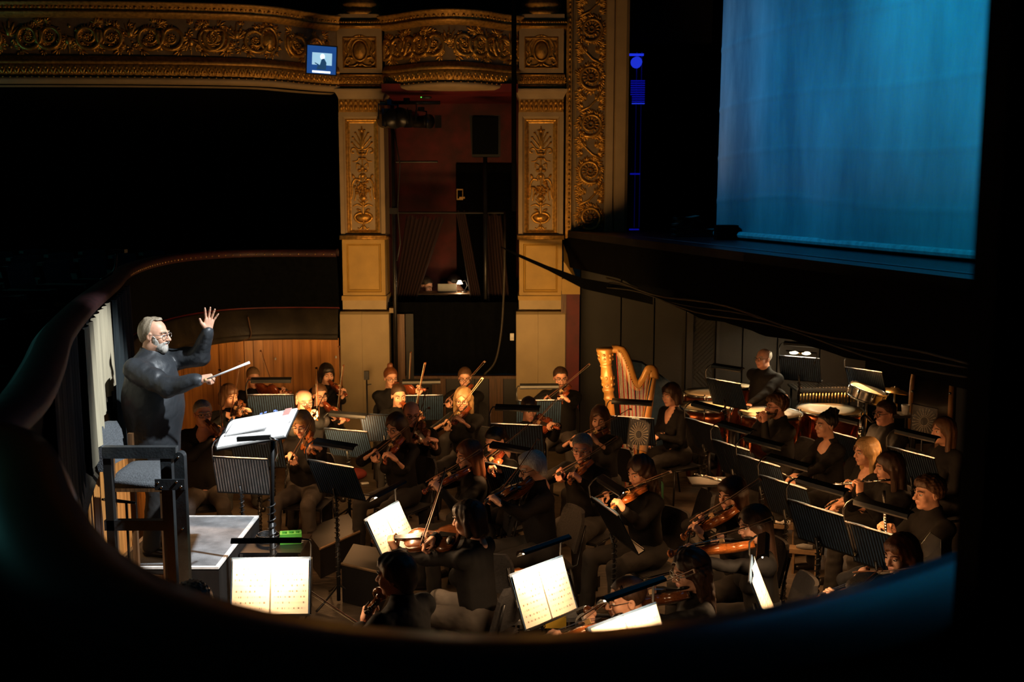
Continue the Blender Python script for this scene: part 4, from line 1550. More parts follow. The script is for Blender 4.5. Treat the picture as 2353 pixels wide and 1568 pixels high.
def hair_mesh(style, female, seed):
    s = SDF(0.0075, 0.02)
    g = 0.95 if female else 1.0
    E = lambda t: s.ell((0, -0.016, 0.036), (0.076 * g + t, 0.097 + t, 0.082 + t))
    amp, fr = 0.003, 130
    vol = None
    if style == 'short':
        E(0.013)
        line = lambda P: np.interp(P[..., 1], [-0.09, -0.03, 0.0, 0.03, 0.055, 0.075], [-0.07, -0.055, 0.012, 0.025, 0.066, 0.075])
    elif style == 'crop':
        E(0.008)
        line = lambda P: np.interp(P[..., 1], [-0.09, -0.03, 0.0, 0.03, 0.055, 0.075], [-0.06, -0.045, 0.012, 0.03, 0.07, 0.078])
        amp = 0.002
    elif style == 'thick':          # full short hair with volume
        E(0.024)
        s.ell((0.01, 0.045, 0.095), (0.06, 0.05, 0.032))
        line = lambda P: np.interp(P[..., 1], [-0.09, -0.03, 0.0, 0.03, 0.055, 0.075], [-0.125, -0.085, -0.01, 0.020, 0.056, 0.062])
        s.ell((0, -0.070, -0.03), (0.078, 0.055, 0.085))
        amp, fr = 0.006, 90
    elif style == 'curly_short':
        E(0.028)
        s.ell((0.0, 0.055, 0.085), (0.06, 0.04, 0.035))
        line = lambda P: np.interp(P[..., 1], [-0.09, -0.03, 0.0, 0.03, 0.055, 0.08], [-0.065, -0.04, 0.01, 0.03, 0.055, 0.060])
        amp, fr = 0.009, 170
    elif style == 'fringe':         # bald on top
        E(0.010)
        line = lambda P: np.where(np.hypot(P[..., 0], P[..., 1] - 0.03) < 0.088, 9, np.interp(P[..., 1], [-0.09, -0.03, 0.0, 0.03], [-0.07, -0.05, 0.012, 0.05])) + np.clip(P[..., 2] - 0.06, 0, 1) * 6
    elif style == 'conductor':      # receding: bald brow, hair behind and swept over the crown
        E(0.014)
        s.cone((0.03, -0.06, 0.110), (-0.005, 0.040, 0.118), 0.020, 0.012)
        s.ell((0, -0.075, 0.0), (0.075, 0.045, 0.075))
        line = lambda P: np.where((np.abs(P[..., 0] - 0.012) < 0.030) & (P[..., 2] > 0.108) & (P[..., 1] < 0.055), -0.2, np.interp(P[..., 1], [-0.09, -0.05, -0.022, -0.010, 0.004, 0.012], [-0.085, -0.075, -0.01, 0.012, 0.045, 0.30]))
        amp, fr = 0.004, 90
    elif style in ('bun', 'topbun', 'tied'):
        E(0.010)
        line = lambda P: np.interp(P[..., 1], [-0.09, -0.03, 0.0, 0.03, 0.055, 0.075], [-0.085, -0.06, 0.0, 0.022, 0.058, 0.072])
        if style == 'bun':
            s.ell((0, -0.115, 0.05), (0.045, 0.04, 0.042))
        elif style == 'topbun':
            s.ell((0, -0.045, 0.142), (0.036, 0.034, 0.032))
        else:
            s.cone((0, -0.105, 0.03), (0, -0.150, -0.14), 0.035, 0.018)
    elif style == 'crest':          # high spiky bun
        E(0.012)
        line = lambda P: np.interp(P[..., 1], [-0.09, -0.03, 0.0, 0.03, 0.055, 0.075], [-0.085, -0.06, 0.0, 0.022, 0.058, 0.072])
        s.ell((0, -0.07, 0.115), (0.045, 0.06, 0.045))
        for i in range(6):
            s.cone((0.02 * math.sin(i * 2), -0.05 - 0.012 * i, 0.12), (0.04 * math.sin(i * 2), -0.05 - 0.018 * i, 0.175 - 0.008 * i), 0.014, 0.005)
        amp, fr = 0.006, 120
    else:                           # bob, long, longer, wavy: curtains round the face
        t = 0.020
        E(t)
        L = {'bob': -0.10, 'long': -0.24, 'longer': -0.33, 'wavy': -0.26, 'bob_full': -0.105}[style]
        wd = 0.094 if style in ('bob_full', 'wavy') else 0.086
        top = -0.01
        for q in (-1, 1):
            s.cone((q * wd * 0.86, -0.012, top), (q * wd * 0.92, -0.006, max(L, -0.20)), 0.030, 0.022, 0.03)
            s.cone((q * wd * 0.60, -0.065, top), (q * wd * 0.70, -0.070, L), 0.046, 0.030, 0.03)
        s.cone((0, -0.080, 0.0), (0, -0.095, L), 0.055, 0.040, 0.03)
        if style in ('bob', 'bob_full'):
            s.ell((0, 0.056, 0.075), (0.066, 0.040, 0.034))
        s.ell((0, 0.115, -0.05), (0.064 * g, 0.10, 0.105), 0.012, True)
        line = lambda P: np.where(P[..., 1] > 0.066, np.interp(np.abs(P[..., 0]), [0, 0.05], [0.075 if style not in ('bob', 'bob_full') else 0.045, 0.035]), -9)
        amp, fr = (0.010, 75) if style == 'wavy' else (0.004, 100)

    def post(P, f):
        Q = P.copy()
        Q[..., 2] *= 0.25 if style not in ('curly_short', 'wavy', 'crest') else 0.8
        f = f + amp * noise3(Q, fr, seed)
        if line is not None:
            f = np.maximum(f, (line(P) - P[..., 2]) * 0.7)
        return f
    return s.mesh(post)


def beard_mesh(full, seed):
    t = 0.010 if full else 0.004
    s = SDF(0.0065, 0.016)
    s.ell((0, 0.028, -0.025), (0.062 + t, 0.064 + t, 0.086 + t))
    s.ell((0, 0.036, -0.076), (0.054 + t, 0.046 + t, 0.040 + t))
    s.ell((0, 0.070, -0.102), (0.030 + t, 0.022 + t, 0.020 + 1.8 * t))
    s.cone((-0.024, 0.092, -0.052), (0.024, 0.092, -0.052), 0.009, 0.009)
    s.ell((0, 0.105, -0.0665), (0.018, 0.03, 0.006), 0.005, True)

    def post(P, f):
        f = f + 0.003 * noise3(P, 170, seed)
        lim = np.interp(P[..., 1], [-0.02, 0.02, 0.05, 0.075, 0.09], [0.012, 0.0, -0.032, -0.050, -0.046])
        f = np.maximum(f, (P[..., 2] - lim) * 0.8)
        return np.maximum(f, (-0.022 - P[..., 1] + 0.35 * (-0.05 - P[..., 2])))
    return s.mesh(post)


HANDS = {}


def hand(kind):
    """right hand: wrist at origin, fingers +Y, palm -Z, thumb towards -X"""
    if kind in HANDS:
        return HANDS[kind]
    s = SDF(0.0048, 0.008)
    s.cone((0, -0.006, 0), (0, 0.014, 0), 0.025, 0.026, 0.015, ((0, 0, 1), 0.78))
    s.cone((-0.020, 0.03, 0), (-0.026, 0.080, 0), 0.020, 0.014, 0.015, ((0, 0, 1), 0.8))
    s.cone((0.012, 0.025, 0), (0.022, 0.074, 0), 0.022, 0.014, 0.015, ((0, 0, 1), 0.8))
    s.cone((-0.002, 0.02, 0), (-0.002, 0.082, 0), 0.022, 0.014, 0.015, ((0, 0, 1), 0.8))
    bend = {'grip': (0.75, 1.1, 0.7), 'open': (0.10, 0.15, 0.1), 'rest': (0.35, 0.45, 0.3), 'neck': (0.95, 0.9, 0.8), 'fist': (1.25, 1.45, 0.9)}[kind]
    for i, (x, L, sp) in enumerate(((-0.027, 0.042, -0.16), (-0.009, 0.046, -0.04), (0.009, 0.043, 0.06), (0.025, 0.034, 0.2))):
        if kind == 'open':
            sp *= 1.9
        else:
            sp *= 0.5
        p = np.array((x, 0.082 - 0.007 * (i == 3), 0.0))
        a = 0.0
        r = 0.0095 - 0.0008 * (i == 3)
        for j in range(3):
            a += bend[j] * (1 + 0.08 * i)
            l = L * (1.0, 0.68, 0.5)[j]
            q = p + l * np.array((math.sin(sp) * math.cos(a), math.cos(sp) * math.cos(a), -math.sin(a)))
            s.cone(p, q, r, r - 0.001, 0.005)
            p, r = q, r - 0.001
    if kind == 'open':
        th = [(-0.024, 0.022, -0.004), (-0.056, 0.050, -0.012), (-0.074, 0.078, -0.016)]
    elif kind == 'rest':
        th = [(-0.024, 0.022, -0.006), (-0.048, 0.052, -0.022), (-0.046, 0.082, -0.030)]
    else:
        th = [(-0.022, 0.022, -0.008), (-0.040, 0.048, -0.032), (-0.024, 0.076, -0.044)]
    s.cone(th[0], th[1], 0.0165, 0.0115, 0.010)
    s.cone(th[1], th[2], 0.0110, 0.0088, 0.006)
    HANDS[kind] = s.mesh()
    return HANDS[kind]


def ik(S, W, L1, L2, pole):
    S, W, pole = Vector(S), Vector(W), Vector(pole)
    d = W - S
    D = d.length
    mx = (L1 + L2) * 0.995
    if D > mx:
        k = min(D / mx, 1.14)
        L1 *= k
        L2 *= k
        if D > (L1 + L2) * 0.995:
            W = S + d * ((L1 + L2) * 0.995 / D)
            D = (W - S).length
    D = max(D, abs(L1 - L2) + 0.02)
    a = (L1 * L1 - L2 * L2 + D * D) / (2 * D)
    hh = math.sqrt(max(0, L1 * L1 - a * a))
    u = (W - S).normalized()
    p = pole - S
    p = p - u * p.dot(u)
    if p.length < 1e-5:
        p = Vector((0, 0, -1))
    p.normalize()
    return S + u * a + p * hh, W


def place_hand(W, tip_dir, palm_dir, left):
    y = Vector(tip_dir).normalized()
    z = -Vector(palm_dir)
    z = (z - y * z.dot(y))
    if z.length < 1e-4:
        z = Vector((0, 0, 1)) - y * y.z
    z.normalize()
    x = y.cross(z)
    M = frame_M(W, x, y, z)
    if left:
        M = M @ Matrix.Diagonal((-1, 1, 1, 1))
    return M


def person(label, headpos, yaw, hair='short', hair_col='dark_brown', female=False, skin='skin_fair', glasses=False, beard=None,
           rh=None, lh=None, pose='sit', look=(0, 0, 0), sleeve='long', neck='crew', trousers='trousers_black', shirt='shirt_black',
           heavy=0.0, floor=0.0, lean=0.06, legs=(0.16, 0.16), wide=1.0, seed=0, rpole=None, lpole=None, name='person', group=None, knee=0.0, detail=0.014, feet=True, tunic=0.0, crease=1.0, loose=0.0):
    """headpos world position of the head centre; yaw world direction faced (radians, 0 = +X).
    rh / lh: dict(p=world wrist target, tip=world dir, palm=world dir, kind=hand pose)"""
    hp = Vector(headpos)
    rz = yaw - math.pi / 2
    fwd = Vector((math.cos(yaw), math.sin(yaw), 0))
    off = lean + 0.04
    base = Vector((hp.x, hp.y, 0)) - fwd * off
    base.z = floor
    Mw = Matrix.Translation(base) @ Matrix.Rotation(rz, 4, 'Z')
    Mi = Mw.inverted()
    R3 = Mi.to_3x3()
    hz = hp.z - floor                                   # head centre height above the floor
    H = Vector((0, off, hz))
    N = Vector((0, lean + 0.005, hz - 0.165))           # base of neck
    sw_ = (0.165 if female else 0.190) * wide
    sh = {1: Vector((sw_, lean - 0.005, hz - 0.235)), -1: Vector((-sw_, lean - 0.005, hz - 0.235))}
    if pose == 'sit':
        pz_ = min(0.54, hz - 0.62)
        hip = Vector((0, 0.0, pz_))
    else:
        pz_ = hz - 0.70
        hip = Vector((0, 0.0, pz_))
    # arms
    arms = {}
    for side, tgt, pole in ((1, rh, rpole), (-1, lh, lpole)):
        S = sh[side]
        if tgt is None:
            if pose == 'sit':
                tgt_l = Vector((side * 0.10, 0.33, pz_ + 0.10))
                tip, palm, kind = Vector((-side * 0.25, 0.9, -0.15)), Vector((0, 0, -1)), 'rest'
            else:
                tgt_l = Vector((side * 0.24, 0.12, hz - 0.72))
                tip, palm, kind = Vector((0, 0.2, -1)), Vector((-side, 0, 0)), 'rest'
        else:
            tgt_l = Mi @ Vector(tgt['p'])
            tip, palm, kind = R3 @ Vector(tgt['tip']), R3 @ Vector(tgt['palm']), tgt.get('kind', 'grip')
        if pole is None:
            pl = S + Vector((side * 0.30, 0.0, -0.45))
        else:
            pl = S + Vector(pole)
        E, W = ik(S, tgt_l, 0.285, 0.255, pl)
        arms[side] = (S, E, W, tip, palm, kind)
    # legs
    kn, an = {}, {}
    for side, lx in ((1, legs[0]), (-1, legs[1])):
        if pose == 'sit':
            kn[side] = Vector((side * lx, 0.45, pz_ - 0.02 + knee * (side > 0)))
            an[side] = Vector((side * (lx + 0.01), 0.43 + 0.05 * (side > 0), 0.085))
        else:
            kn[side] = Vector((side * 0.10, 0.03, pz_ * 0.52))
            an[side] = Vector((side * 0.11, -0.01, 0.085))

    def body_prims(s, grow, which, cuff=1.0):
        fl = ((0, 1, 0), 0.70 + 0.12 * heavy)
        if which in ('torso', 'all'):
            hw = 0.155 if female else 0.165
            s.cone(hip + Vector((0, 0.0, 0.06)), Vector((0, lean * 0.5, hip.z + (hz - 0.30 - hip.z) * 0.5)), hw * wide + grow + 0.03 * heavy, (0.145 if female else 0.165) * wide + grow + 0.05 * heavy, 0.05, fl)
            s.cone(Vector((0, lean * 0.5, hip.z + (hz - 0.30 - hip.z) * 0.45)), Vector((0, lean * 0.9, hz - 0.335)), (0.145 if female else 0.165) * wide + grow + 0.05 * heavy, (0.165 if female else 0.185) * wide + grow, 0.05, fl)
            if female:
                for q in (-1, 1):
                    s.ell(Vector((q * 0.075, lean + 0.085, hz - 0.40)), (0.065 + grow, 0.055 + grow, 0.065 + grow), 0.03)
            if heavy > 0.4:
                s.ell(Vector((0, lean * 0.5 + 0.07, hip.z + 0.2)), (0.16 + grow, 0.13 + grow, 0.17 + grow), 0.06)
            s.cone(sh[1] * 0.86 + Vector((0, 0, hz - 0.235)) * 0.14, sh[-1] * 0.86 + Vector((0, 0, hz - 0.235)) * 0.14, 0.066 + grow, 0.066 + grow, 0.05)
            s.cone(N + Vector((0, -0.012, -0.05)), N + Vector((0, -0.012, 0.020 if female else 0.060)), 0.085 + grow, (0.055 if female else 0.062) + grow, 0.03)
        if which in ('arms', 'torso', 'all'):
            for side in (1, -1):
                S, E, W = arms[side][:3]
                ru = (0.050 if female else 0.058) + 0.006 * heavy
                s.cone(S, E, ru + grow + 0.004, ru - 0.010 + grow, 0.025)
                if cuff > 0:
                    We = E.lerp(W, cuff)
                    rf = ru - 0.010
                    rw = 0.029 if cuff > 0.9 else ru - 0.012
                    s.cone(E, We, rf + grow, rw + grow, 0.02)
        if which in ('legs', 'all'):
            s.cone(hip + Vector((0.07, 0, 0)), hip + Vector((-0.07, 0, 0)), 0.125 + grow + 0.02 * heavy, 0.125 + grow + 0.02 * heavy, 0.05)
            for side in (1, -1):
                s.cone(hip + Vector((side * 0.085, 0.03, -0.01)), kn[side], 0.090 + grow, 0.062 + grow, 0.03)
                if feet:
                    s.cone(kn[side], an[side], 0.060 + grow, 0.045 + grow + (0.012 if grow > 0 else -0.005), 0.02)
    core = SDF(detail + 0.004, 0.03)
    body_prims(core, -0.008 if neck in ('v', 'scoop') else -0.015, 'all')
    V, F = core.mesh()
    parts = [(V, F, 0)]
    Mh = Matrix.Translation(H) @ Matrix.Rotation(look[0], 4, 'Z') @ Matrix.Rotation(look[1], 4, 'X') @ Matrix.Rotation(look[2], 4, 'Y')
    for v, f, mi in head_parts(female, heavy):
        parts.append((xf(v, Mh), f, mi))
    for side in (1, -1):
        S, E, W, tip, palm, kind = arms[side]
        v, f = hand(kind)
        Mhd = place_hand(W, tip, palm, side < 0)
        parts.append((xf(v, Mhd) if side > 0 else xf(v, Mhd), f if side > 0 else f[:, ::-1], 0))
    me = np_mesh(name, parts, [skin, 'eye_white', 'iris', 'hair_' + ('dark_brown' if hair_col in ('blond',) else hair_col), 'lips'])
    o = bpy.data.objects.new(name, me)
    col.objects.link(o)
    o.matrix_world = Mw
    tag(o, label, 'person', group)
    # clothes
    cuff = {'long': 0.97, 'half': 0.12, 'short': 0.0, 'three': 0.6}[sleeve]
    s = SDF(detail, 0.03)
    body_prims(s, 0.006, 'torso', cuff)
    if loose:
        for side in (1, -1):
            S, E, W = arms[side][:3]
            s.cone(S, E, 0.070 + loose, 0.058 + loose, 0.03)
            s.cone(E, E.lerp(W, 0.9), 0.056 + loose, 0.036 + loose * 0.4, 0.03)
    if tunic:
        s.cone(hip + Vector((0, 0.01, 0.10)), hip + Vector((0, 0.0, -tunic)), 0.20 + 0.03 * heavy, 0.185 + 0.03 * heavy, 0.04, ((0, 1, 0), 0.85))
    if neck == 'v':
        s.cone(N + Vector((0, 0.09, -0.02)), N + Vector((0, 0.135, -0.17)), 0.075, 0.012, 0.008, ((0, 1, 0), 2.2), True)
    elif neck == 'scoop':
        s.ell(N + Vector((0, 0.10, -0.03)), (0.095, 0.10, 0.085), 0.008, True)

    def fold(P, f):
        Q = P * np.array((1.0, 1.0, 0.55))
        g = f + 0.010 * crease * noise3(Q, 30, seed) + 0.007 * crease * np.abs(noise3(P * np.array((1.0, 1.0, 1.6)), 62, seed + 5)) - 0.002
        top = N.z + (0.035 if female else 0.072)
        near = np.hypot(P[..., 0], P[..., 1] - N.y) < 0.14
        return np.where(near, np.maximum(g, P[..., 2] - top), g)
    V, F = s.mesh(fold)
    so_ = put(np_mesh('shirt', [(V, F, 0)], [shirt]), 'shirt', o)
    s = SDF(detail, 0.03)
    body_prims(s, 0.006, 'legs')
    V, F = s.mesh(lambda P, f: f + 0.007 * noise3(P, 32, seed + 3) + 0.006 * np.abs(noise3(P, 58, seed + 8)) - 0.002)
    put(np_mesh('trousers', [(V, F, 0)], [trousers]), 'trousers', o)
    if feet:
        for side in (1, -1):
            s = SDF(0.012, 0.02)
            a = an[side]
            s.cone(a + Vector((0, -0.03, -0.045)), a + Vector((0, 0.0, 0.01)), 0.040, 0.038)
            s.cone(a + Vector((0, -0.03, -0.048)), a + Vector((side * 0.02, 0.15, -0.055)), 0.036, 0.032)
            V, F = s.mesh()
            V[:, 2] = np.maximum(V[:, 2], 0.004)
            put(np_mesh('shoe', [(V, F, 0)], ['shoe_black']), 'shoe', o)
    if hair:
        V, F = hair_mesh(hair, female, seed)
        put(np_mesh('hair', [(V, F, 0)], ['hair_' + hair_col]), 'hair', o, Mh)
    if beard:
        V, F = beard_mesh(beard[1], seed)
        put(np_mesh('beard', [(V, F, 0)], ['hair_' + beard[0]]), 'beard', o, Mh)
    if glasses:
        gmb = MB()
        for q in (-1, 1):
            c = Vector((q * 0.032, 0.104, 0.0))
            gmb.tube([c + Vector((0.024 * math.copysign(abs(math.cos(a)) ** 0.7, math.cos(a)), 0, 0.018 * math.copysign(abs(math.sin(a)) ** 0.7, math.sin(a)))) for a in [2 * math.pi * i / 20 for i in range(21)]], 0.0024, 5, caps=False)
            gmb.tube([(q * 0.056, 0.102, 0.006), (q * 0.075, 0.085, 0.007), (q * 0.081, 0.0, 0.008), (q * 0.080, -0.015, 0.0)], 0.0022, 5)
        gmb.tube([(-0.009, 0.105, 0.004), (0, 0.108, 0.007), (0.009, 0.105, 0.004)], 0.0022, 5)
        put(gmb.mesh('glasses', 'glasses_black' if glasses is True else glasses, True), 'glasses', o, Mh)
    o['_base'] = list(base)
    info = dict(obj=o, Mw=Mw, H=Mw @ H, N=Mw @ N, fwd=fwd, right=Vector((fwd.y, -fwd.x, 0)), base=base, arms=arms, hip=Mw @ hip, seat=pz_ - 0.09)
    del o['_base']
    return info

# ================================================================== INSTRUMENTS AND FURNITURE
for nm_, c_, c2_ in (('red', (0.16, 0.030, 0.009), (0.22, 0.05, 0.014)), ('orange', (0.28, 0.075, 0.014), (0.36, 0.11, 0.022)), ('brown', (0.11, 0.033, 0.010), (0.16, 0.052, 0.014))):
    mat('varnish_' + nm_, c_, 0.22, var=0.18, scale=40, stretch=(6, 0.6, 6), c2=c2_, coat=0.6)
mat('ebony', (0.008, 0.007, 0.006), 0.3)
mat('maple', (0.55, 0.36, 0.16), 0.5)
mat('string_steel', (0.6, 0.58, 0.55), 0.3, 0.9)
mat('bow_wood', (0.10, 0.035, 0.012), 0.35, var=0.2)
mat('bow_hair', (0.30, 0.25, 0.18), 0.7)
mat('stand_black', (0.014, 0.014, 0.014), 0.4, 0.3, var=0.3)
mat('folder_navy', (0.030, 0.060, 0.115), 0.45, var=0.2, scale=20, bump=0.1)
mat('plastic_black', (0.006, 0.006, 0.006), 0.45)
mat('upholstery', (0.012, 0.011, 0.012), 0.85, var=0.3, scale=60, bump=0.2)
mat('tube_glow', (1, 0.9, 0.7), 0.5, emit=(1.0, 0.85, 0.62), estr=6.0)


def paper_mat():
    m = bpy.data.materials.new('paper')
    m.use_nodes = True
    MATS['paper'] = m
    nt = m.node_tree
    b = nt.nodes['Principled BSDF']
    b.inputs['Roughness'].default_value = 0.8
    tc = nt.nodes.new('ShaderNodeTexCoord')
    sp = nt.nodes.new('ShaderNodeSeparateXYZ')
    nt.links.new(tc.outputs['Object'], sp.inputs[0])

    def M(op, a, b_=None, c=None):
        n = nt.nodes.new('ShaderNodeMath')
        n.operation = op
        for i, q in enumerate((a, b_, c)):
            if q is None:
                continue
            if isinstance(q, (int, float)):
                n.inputs[i].default_value = q
            else:
                nt.links.new(q, n.inputs[i])
        return n.outputs[0]
    y, x = sp.outputs['Y'], sp.outputs['X']
    row = M('FRACT', M('MULTIPLY', y, 29.0))
    stave = M('LESS_THAN', row, 0.32)
    fine = M('LESS_THAN', M('FRACT', M('MULTIPLY', row, 15.0)), 0.35)
    cx = nt.nodes.new('ShaderNodeCombineXYZ')
    nt.links.new(M('MULTIPLY', x, 70.0), cx.inputs[0])
    nt.links.new(M('FLOOR', M('MULTIPLY', y, 29.0)), cx.inputs[1])
    no = nt.nodes.new('ShaderNodeTexNoise')
    no.inputs['Scale'].default_value = 1.0
    nt.links.new(cx.outputs[0], no.inputs['Vector'])
    notes = M('MULTIPLY', M('GREATER_THAN', no.outputs['Fac'], 0.56), stave)
    ink = M('MAXIMUM', notes, M('MULTIPLY', fine, M('MULTIPLY', stave, 0.45)))
    inx = M('MULTIPLY', M('LESS_THAN', M('ABSOLUTE', M('SUBTRACT', M('ABSOLUTE', x), 0.122)), 0.098), ink)
    iny = M('MULTIPLY', inx, M('MULTIPLY', M('GREATER_THAN', y, 0.025), M('LESS_THAN', y, 0.31)))
    mx = nt.nodes.new('ShaderNodeMix')
    mx.data_type = 'RGBA'
    nt.links.new(M('MULTIPLY', iny, 0.8), mx.inputs[0])
    mx.inputs[6].default_value = (0.82, 0.76, 0.66, 1)
    mx.inputs[7].default_value = (0.12, 0.08, 0.05, 1)
    nt.links.new(mx.outputs[2], b.inputs['Base Color'])


paper_mat()


def violin_meshes(k, var):
    """k = scale (viola 1.12). origin tail, +Y scroll, +Z top"""
    R = {}
    prof = [(0.0, 0.012), (0.003, 0.045), (0.014, 0.076), (0.035, 0.094), (0.07, 0.104), (0.10, 0.099), (0.125, 0.086), (0.142, 0.079), (0.150, 0.066), (0.165, 0.058),
            (0.185, 0.055), (0.205, 0.057), (0.22, 0.064), (0.228, 0.074), (0.245, 0.078), (0.28, 0.084), (0.31, 0.081), (0.332, 0.068), (0.348, 0.044), (0.356, 0.014)]
    nx = 8
    mb = MB()
    rows = []
    for z0, sgn in ((0.016, 1), (-0.016, -1)):
        base = len(mb.v)
        vs = []
        for (y, hw) in prof:
            for i in range(nx + 1):
                t = 2 * i / nx - 1
                arch = 0.015 * (1 - abs(t) ** 2.2) * min(1, min(y, 0.356 - y) / 0.05)
                vs.append((hw * t * k, y * k, (z0 + sgn * arch) * k))
        fs = []
        for j in range(len(prof) - 1):
            for i in range(nx):
                a = j * (nx + 1) + i
                q = (a, a + 1, a + nx + 2, a + nx + 1)
                fs.append(q if sgn > 0 else q[::-1])
        mb.add(vs, fs)
        rows.append(base)
    fs = []
    W = nx + 1
    for j in range(len(prof) - 1):
        for i, rev in ((0, 0), (nx, 1)):
            a = rows[0] + j * W + i
            b = rows[1] + j * W + i
            q = (a, a + W, b + W, b)
            fs.append(q if not rev else q[::-1])
    for j in (0, len(prof) - 1):
        for i in range(nx):
            a = rows[0] + j * W + i
            b = rows[1] + j * W + i
            fs.append((a, a + 1, b + 1, b))
    mb.f.extend(fs)
    R['body'] = mb.mesh('body', 'varnish_' + var, True)
    edge = MB()
    for z in (0.017, -0.017):
        pts = [(hw * k, y * k, z * k) for (y, hw) in prof] + [(-hw * k, y * k, z * k) for (y, hw) in reversed(prof)]
        pts.append(pts[0])
        edge.tube(pts, 0.0026 * k, 5, caps=False)
    R['edge'] = edge.mesh('edge', 'varnish_' + var, True)
    f = MB()
    for s in (-1, 1):
        f.tube(catmull([(s * 0.030 * k, 0.150 * k, 0.0285 * k), (s * 0.042 * k, 0.165 * k, 0.0270 * k), (s * 0.036 * k, 0.190 * k, 0.0292 * k), (s * 0.030 * k, 0.214 * k, 0.0285 * k), (s * 0.022 * k, 0.222 * k, 0.030 * k)], 4), 0.0022 * k, 4)
    R['sound_hole'] = f.mesh('sound_hole', 'ebony', True)
    nk = MB()
    nk.tube([(0, 0.345 * k, 0.006 * k), (0, 0.38 * k, 0.012 * k), (0, 0.50 * k, 0.016 * k)], [0.016 * k, 0.0125 * k, 0.0115 * k], 8)
    nk.bar((0, 0.495 * k, 0.016 * k), (0, 0.555 * k, -0.002 * k), 0.024 * k, 0.022 * k)
    sp = []
    for i in range(26):
        a = -1.2 + i * 0.45
        r = (0.022 - 0.0007 * i) * k
        sp.append((0, 0.572 * k + r * math.sin(a) * 0.9, -0.002 * k - r * math.cos(a) * -1.0 * 0.9))
    nk.tube(sp, [0.0085 * k] * 12 + [0.0075 * k] * 14, 7)
    nk.cyl((-0.014 * k, 0.572 * k, -0.002 * k), (0.014 * k, 0.572 * k, -0.002 * k), 0.008 * k, 10)
    R['neck'] = nk.mesh('neck', 'varnish_' + var, True)
    fb = MB()
    fb.add([(-0.021 * k, 0.235 * k, 0.043 * k), (0.021 * k, 0.235 * k, 0.043 * k), (0.012 * k, 0.50 * k, 0.030 * k), (-0.012 * k, 0.50 * k, 0.030 * k),
            (-0.021 * k, 0.235 * k, 0.036 * k), (0.021 * k, 0.235 * k, 0.036 * k), (0.012 * k, 0.50 * k, 0.022 * k), (-0.012 * k, 0.50 * k, 0.022 * k)],
           [(0, 1, 2, 3), (7, 6, 5, 4), (0, 4, 5, 1), (1, 5, 6, 2), (2, 6, 7, 3), (3, 7, 4, 0)])
    R['fingerboard'] = fb.mesh('fingerboard', 'ebony')
    tp = MB()
    tp.add([(-0.010 * k, 0.008 * k, 0.036 * k), (0.010 * k, 0.008 * k, 0.036 * k), (0.022 * k, 0.115 * k, 0.048 * k), (-0.022 * k, 0.115 * k, 0.048 * k),
            (-0.010 * k, 0.008 * k, 0.030 * k), (0.010 * k, 0.008 * k, 0.030 * k), (0.022 * k, 0.115 * k, 0.042 * k), (-0.022 * k, 0.115 * k, 0.042 * k)],
           [(0, 1, 2, 3), (7, 6, 5, 4), (0, 4, 5, 1), (1, 5, 6, 2), (2, 6, 7, 3), (3, 7, 4, 0)])
    R['tailpiece'] = tp.mesh('tailpiece', 'ebony')
    br = MB()
    br.add([(x * k, y * k, z * k) for y in (0.190, 0.194) for (x, z) in ((-0.021, 0.030), (0.021, 0.030), (0.019, 0.055), (0.0, 0.063), (-0.019, 0.058))],
           [(0, 1, 2, 3, 4), (9, 8, 7, 6, 5), (0, 5, 6, 1), (1, 6, 7, 2), (2, 7, 8, 3), (3, 8, 9, 4), (4, 9, 5, 0)])
    R['bridge'] = br.mesh('bridge', 'maple')
    st = MB()
    for i, x in enumerate((-0.016, -0.0055, 0.0055, 0.016)):
        zb = 0.059 + 0.003 * (1 - abs(x) / 0.016)
        st.tube([(x * k, 0.11 * k, 0.049 * k), (x * k, 0.192 * k, zb * k), (x * 0.45 * k, 0.50 * k, 0.0325 * k)], 0.0009 * k, 4, caps=False)
    R['strings'] = st.mesh('strings', 'string_steel')
    pg = MB().cyl((-0.03 * k, 0, 0), (0.014 * k, 0, 0), 0.0035 * k, 6).ell((-0.034 * k, 0, 0), (0.004 * k, 0.009 * k, 0.008 * k), 8, 5)
    R['peg'] = pg.mesh('peg', 'ebony', True)
    cr = MB().ell((-0.045 * k, 0.03 * k, 0.038 * k), (0.038 * k, 0.027 * k, 0.010 * k), 12, 5)
    R['chin_rest'] = cr.mesh('chin_rest', 'ebony', True)
    return R


VM = {(v, kk): violin_meshes(kk, v) for v in ('red', 'orange', 'brown') for kk in (1.0, 1.13)}


def violin(M, label, var='red', k=1.0, name=None):
    R = VM[(var, k)]
    t = thing(name or ('violin' if k == 1.0 else 'viola'), label, 'violin' if k == 1.0 else 'viola')
    t.matrix_world = M
    b = put(R['body'], 'body', t)
    put(R['edge'], 'edge', b)
    so_ = put(R['sound_hole'], 'sound_holes', b)
    so_['kind'] = 'stuff'
    for nm in ('neck', 'fingerboard', 'tailpiece', 'bridge', 'chin_rest'):
        put(R[nm], nm, t)
    put(R['strings'], 'strings', t)['kind'] = 'stuff'
    for i in range(4):
        s = 1 if i % 2 else -1
        put(R['peg'], 'peg', t, Matrix.Translation((0, (0.508 + 0.013 * i) * k, (0.012 - 0.004 * i) * k)) @ Matrix.Diagonal((s, 1, 1, 1)))
    return t


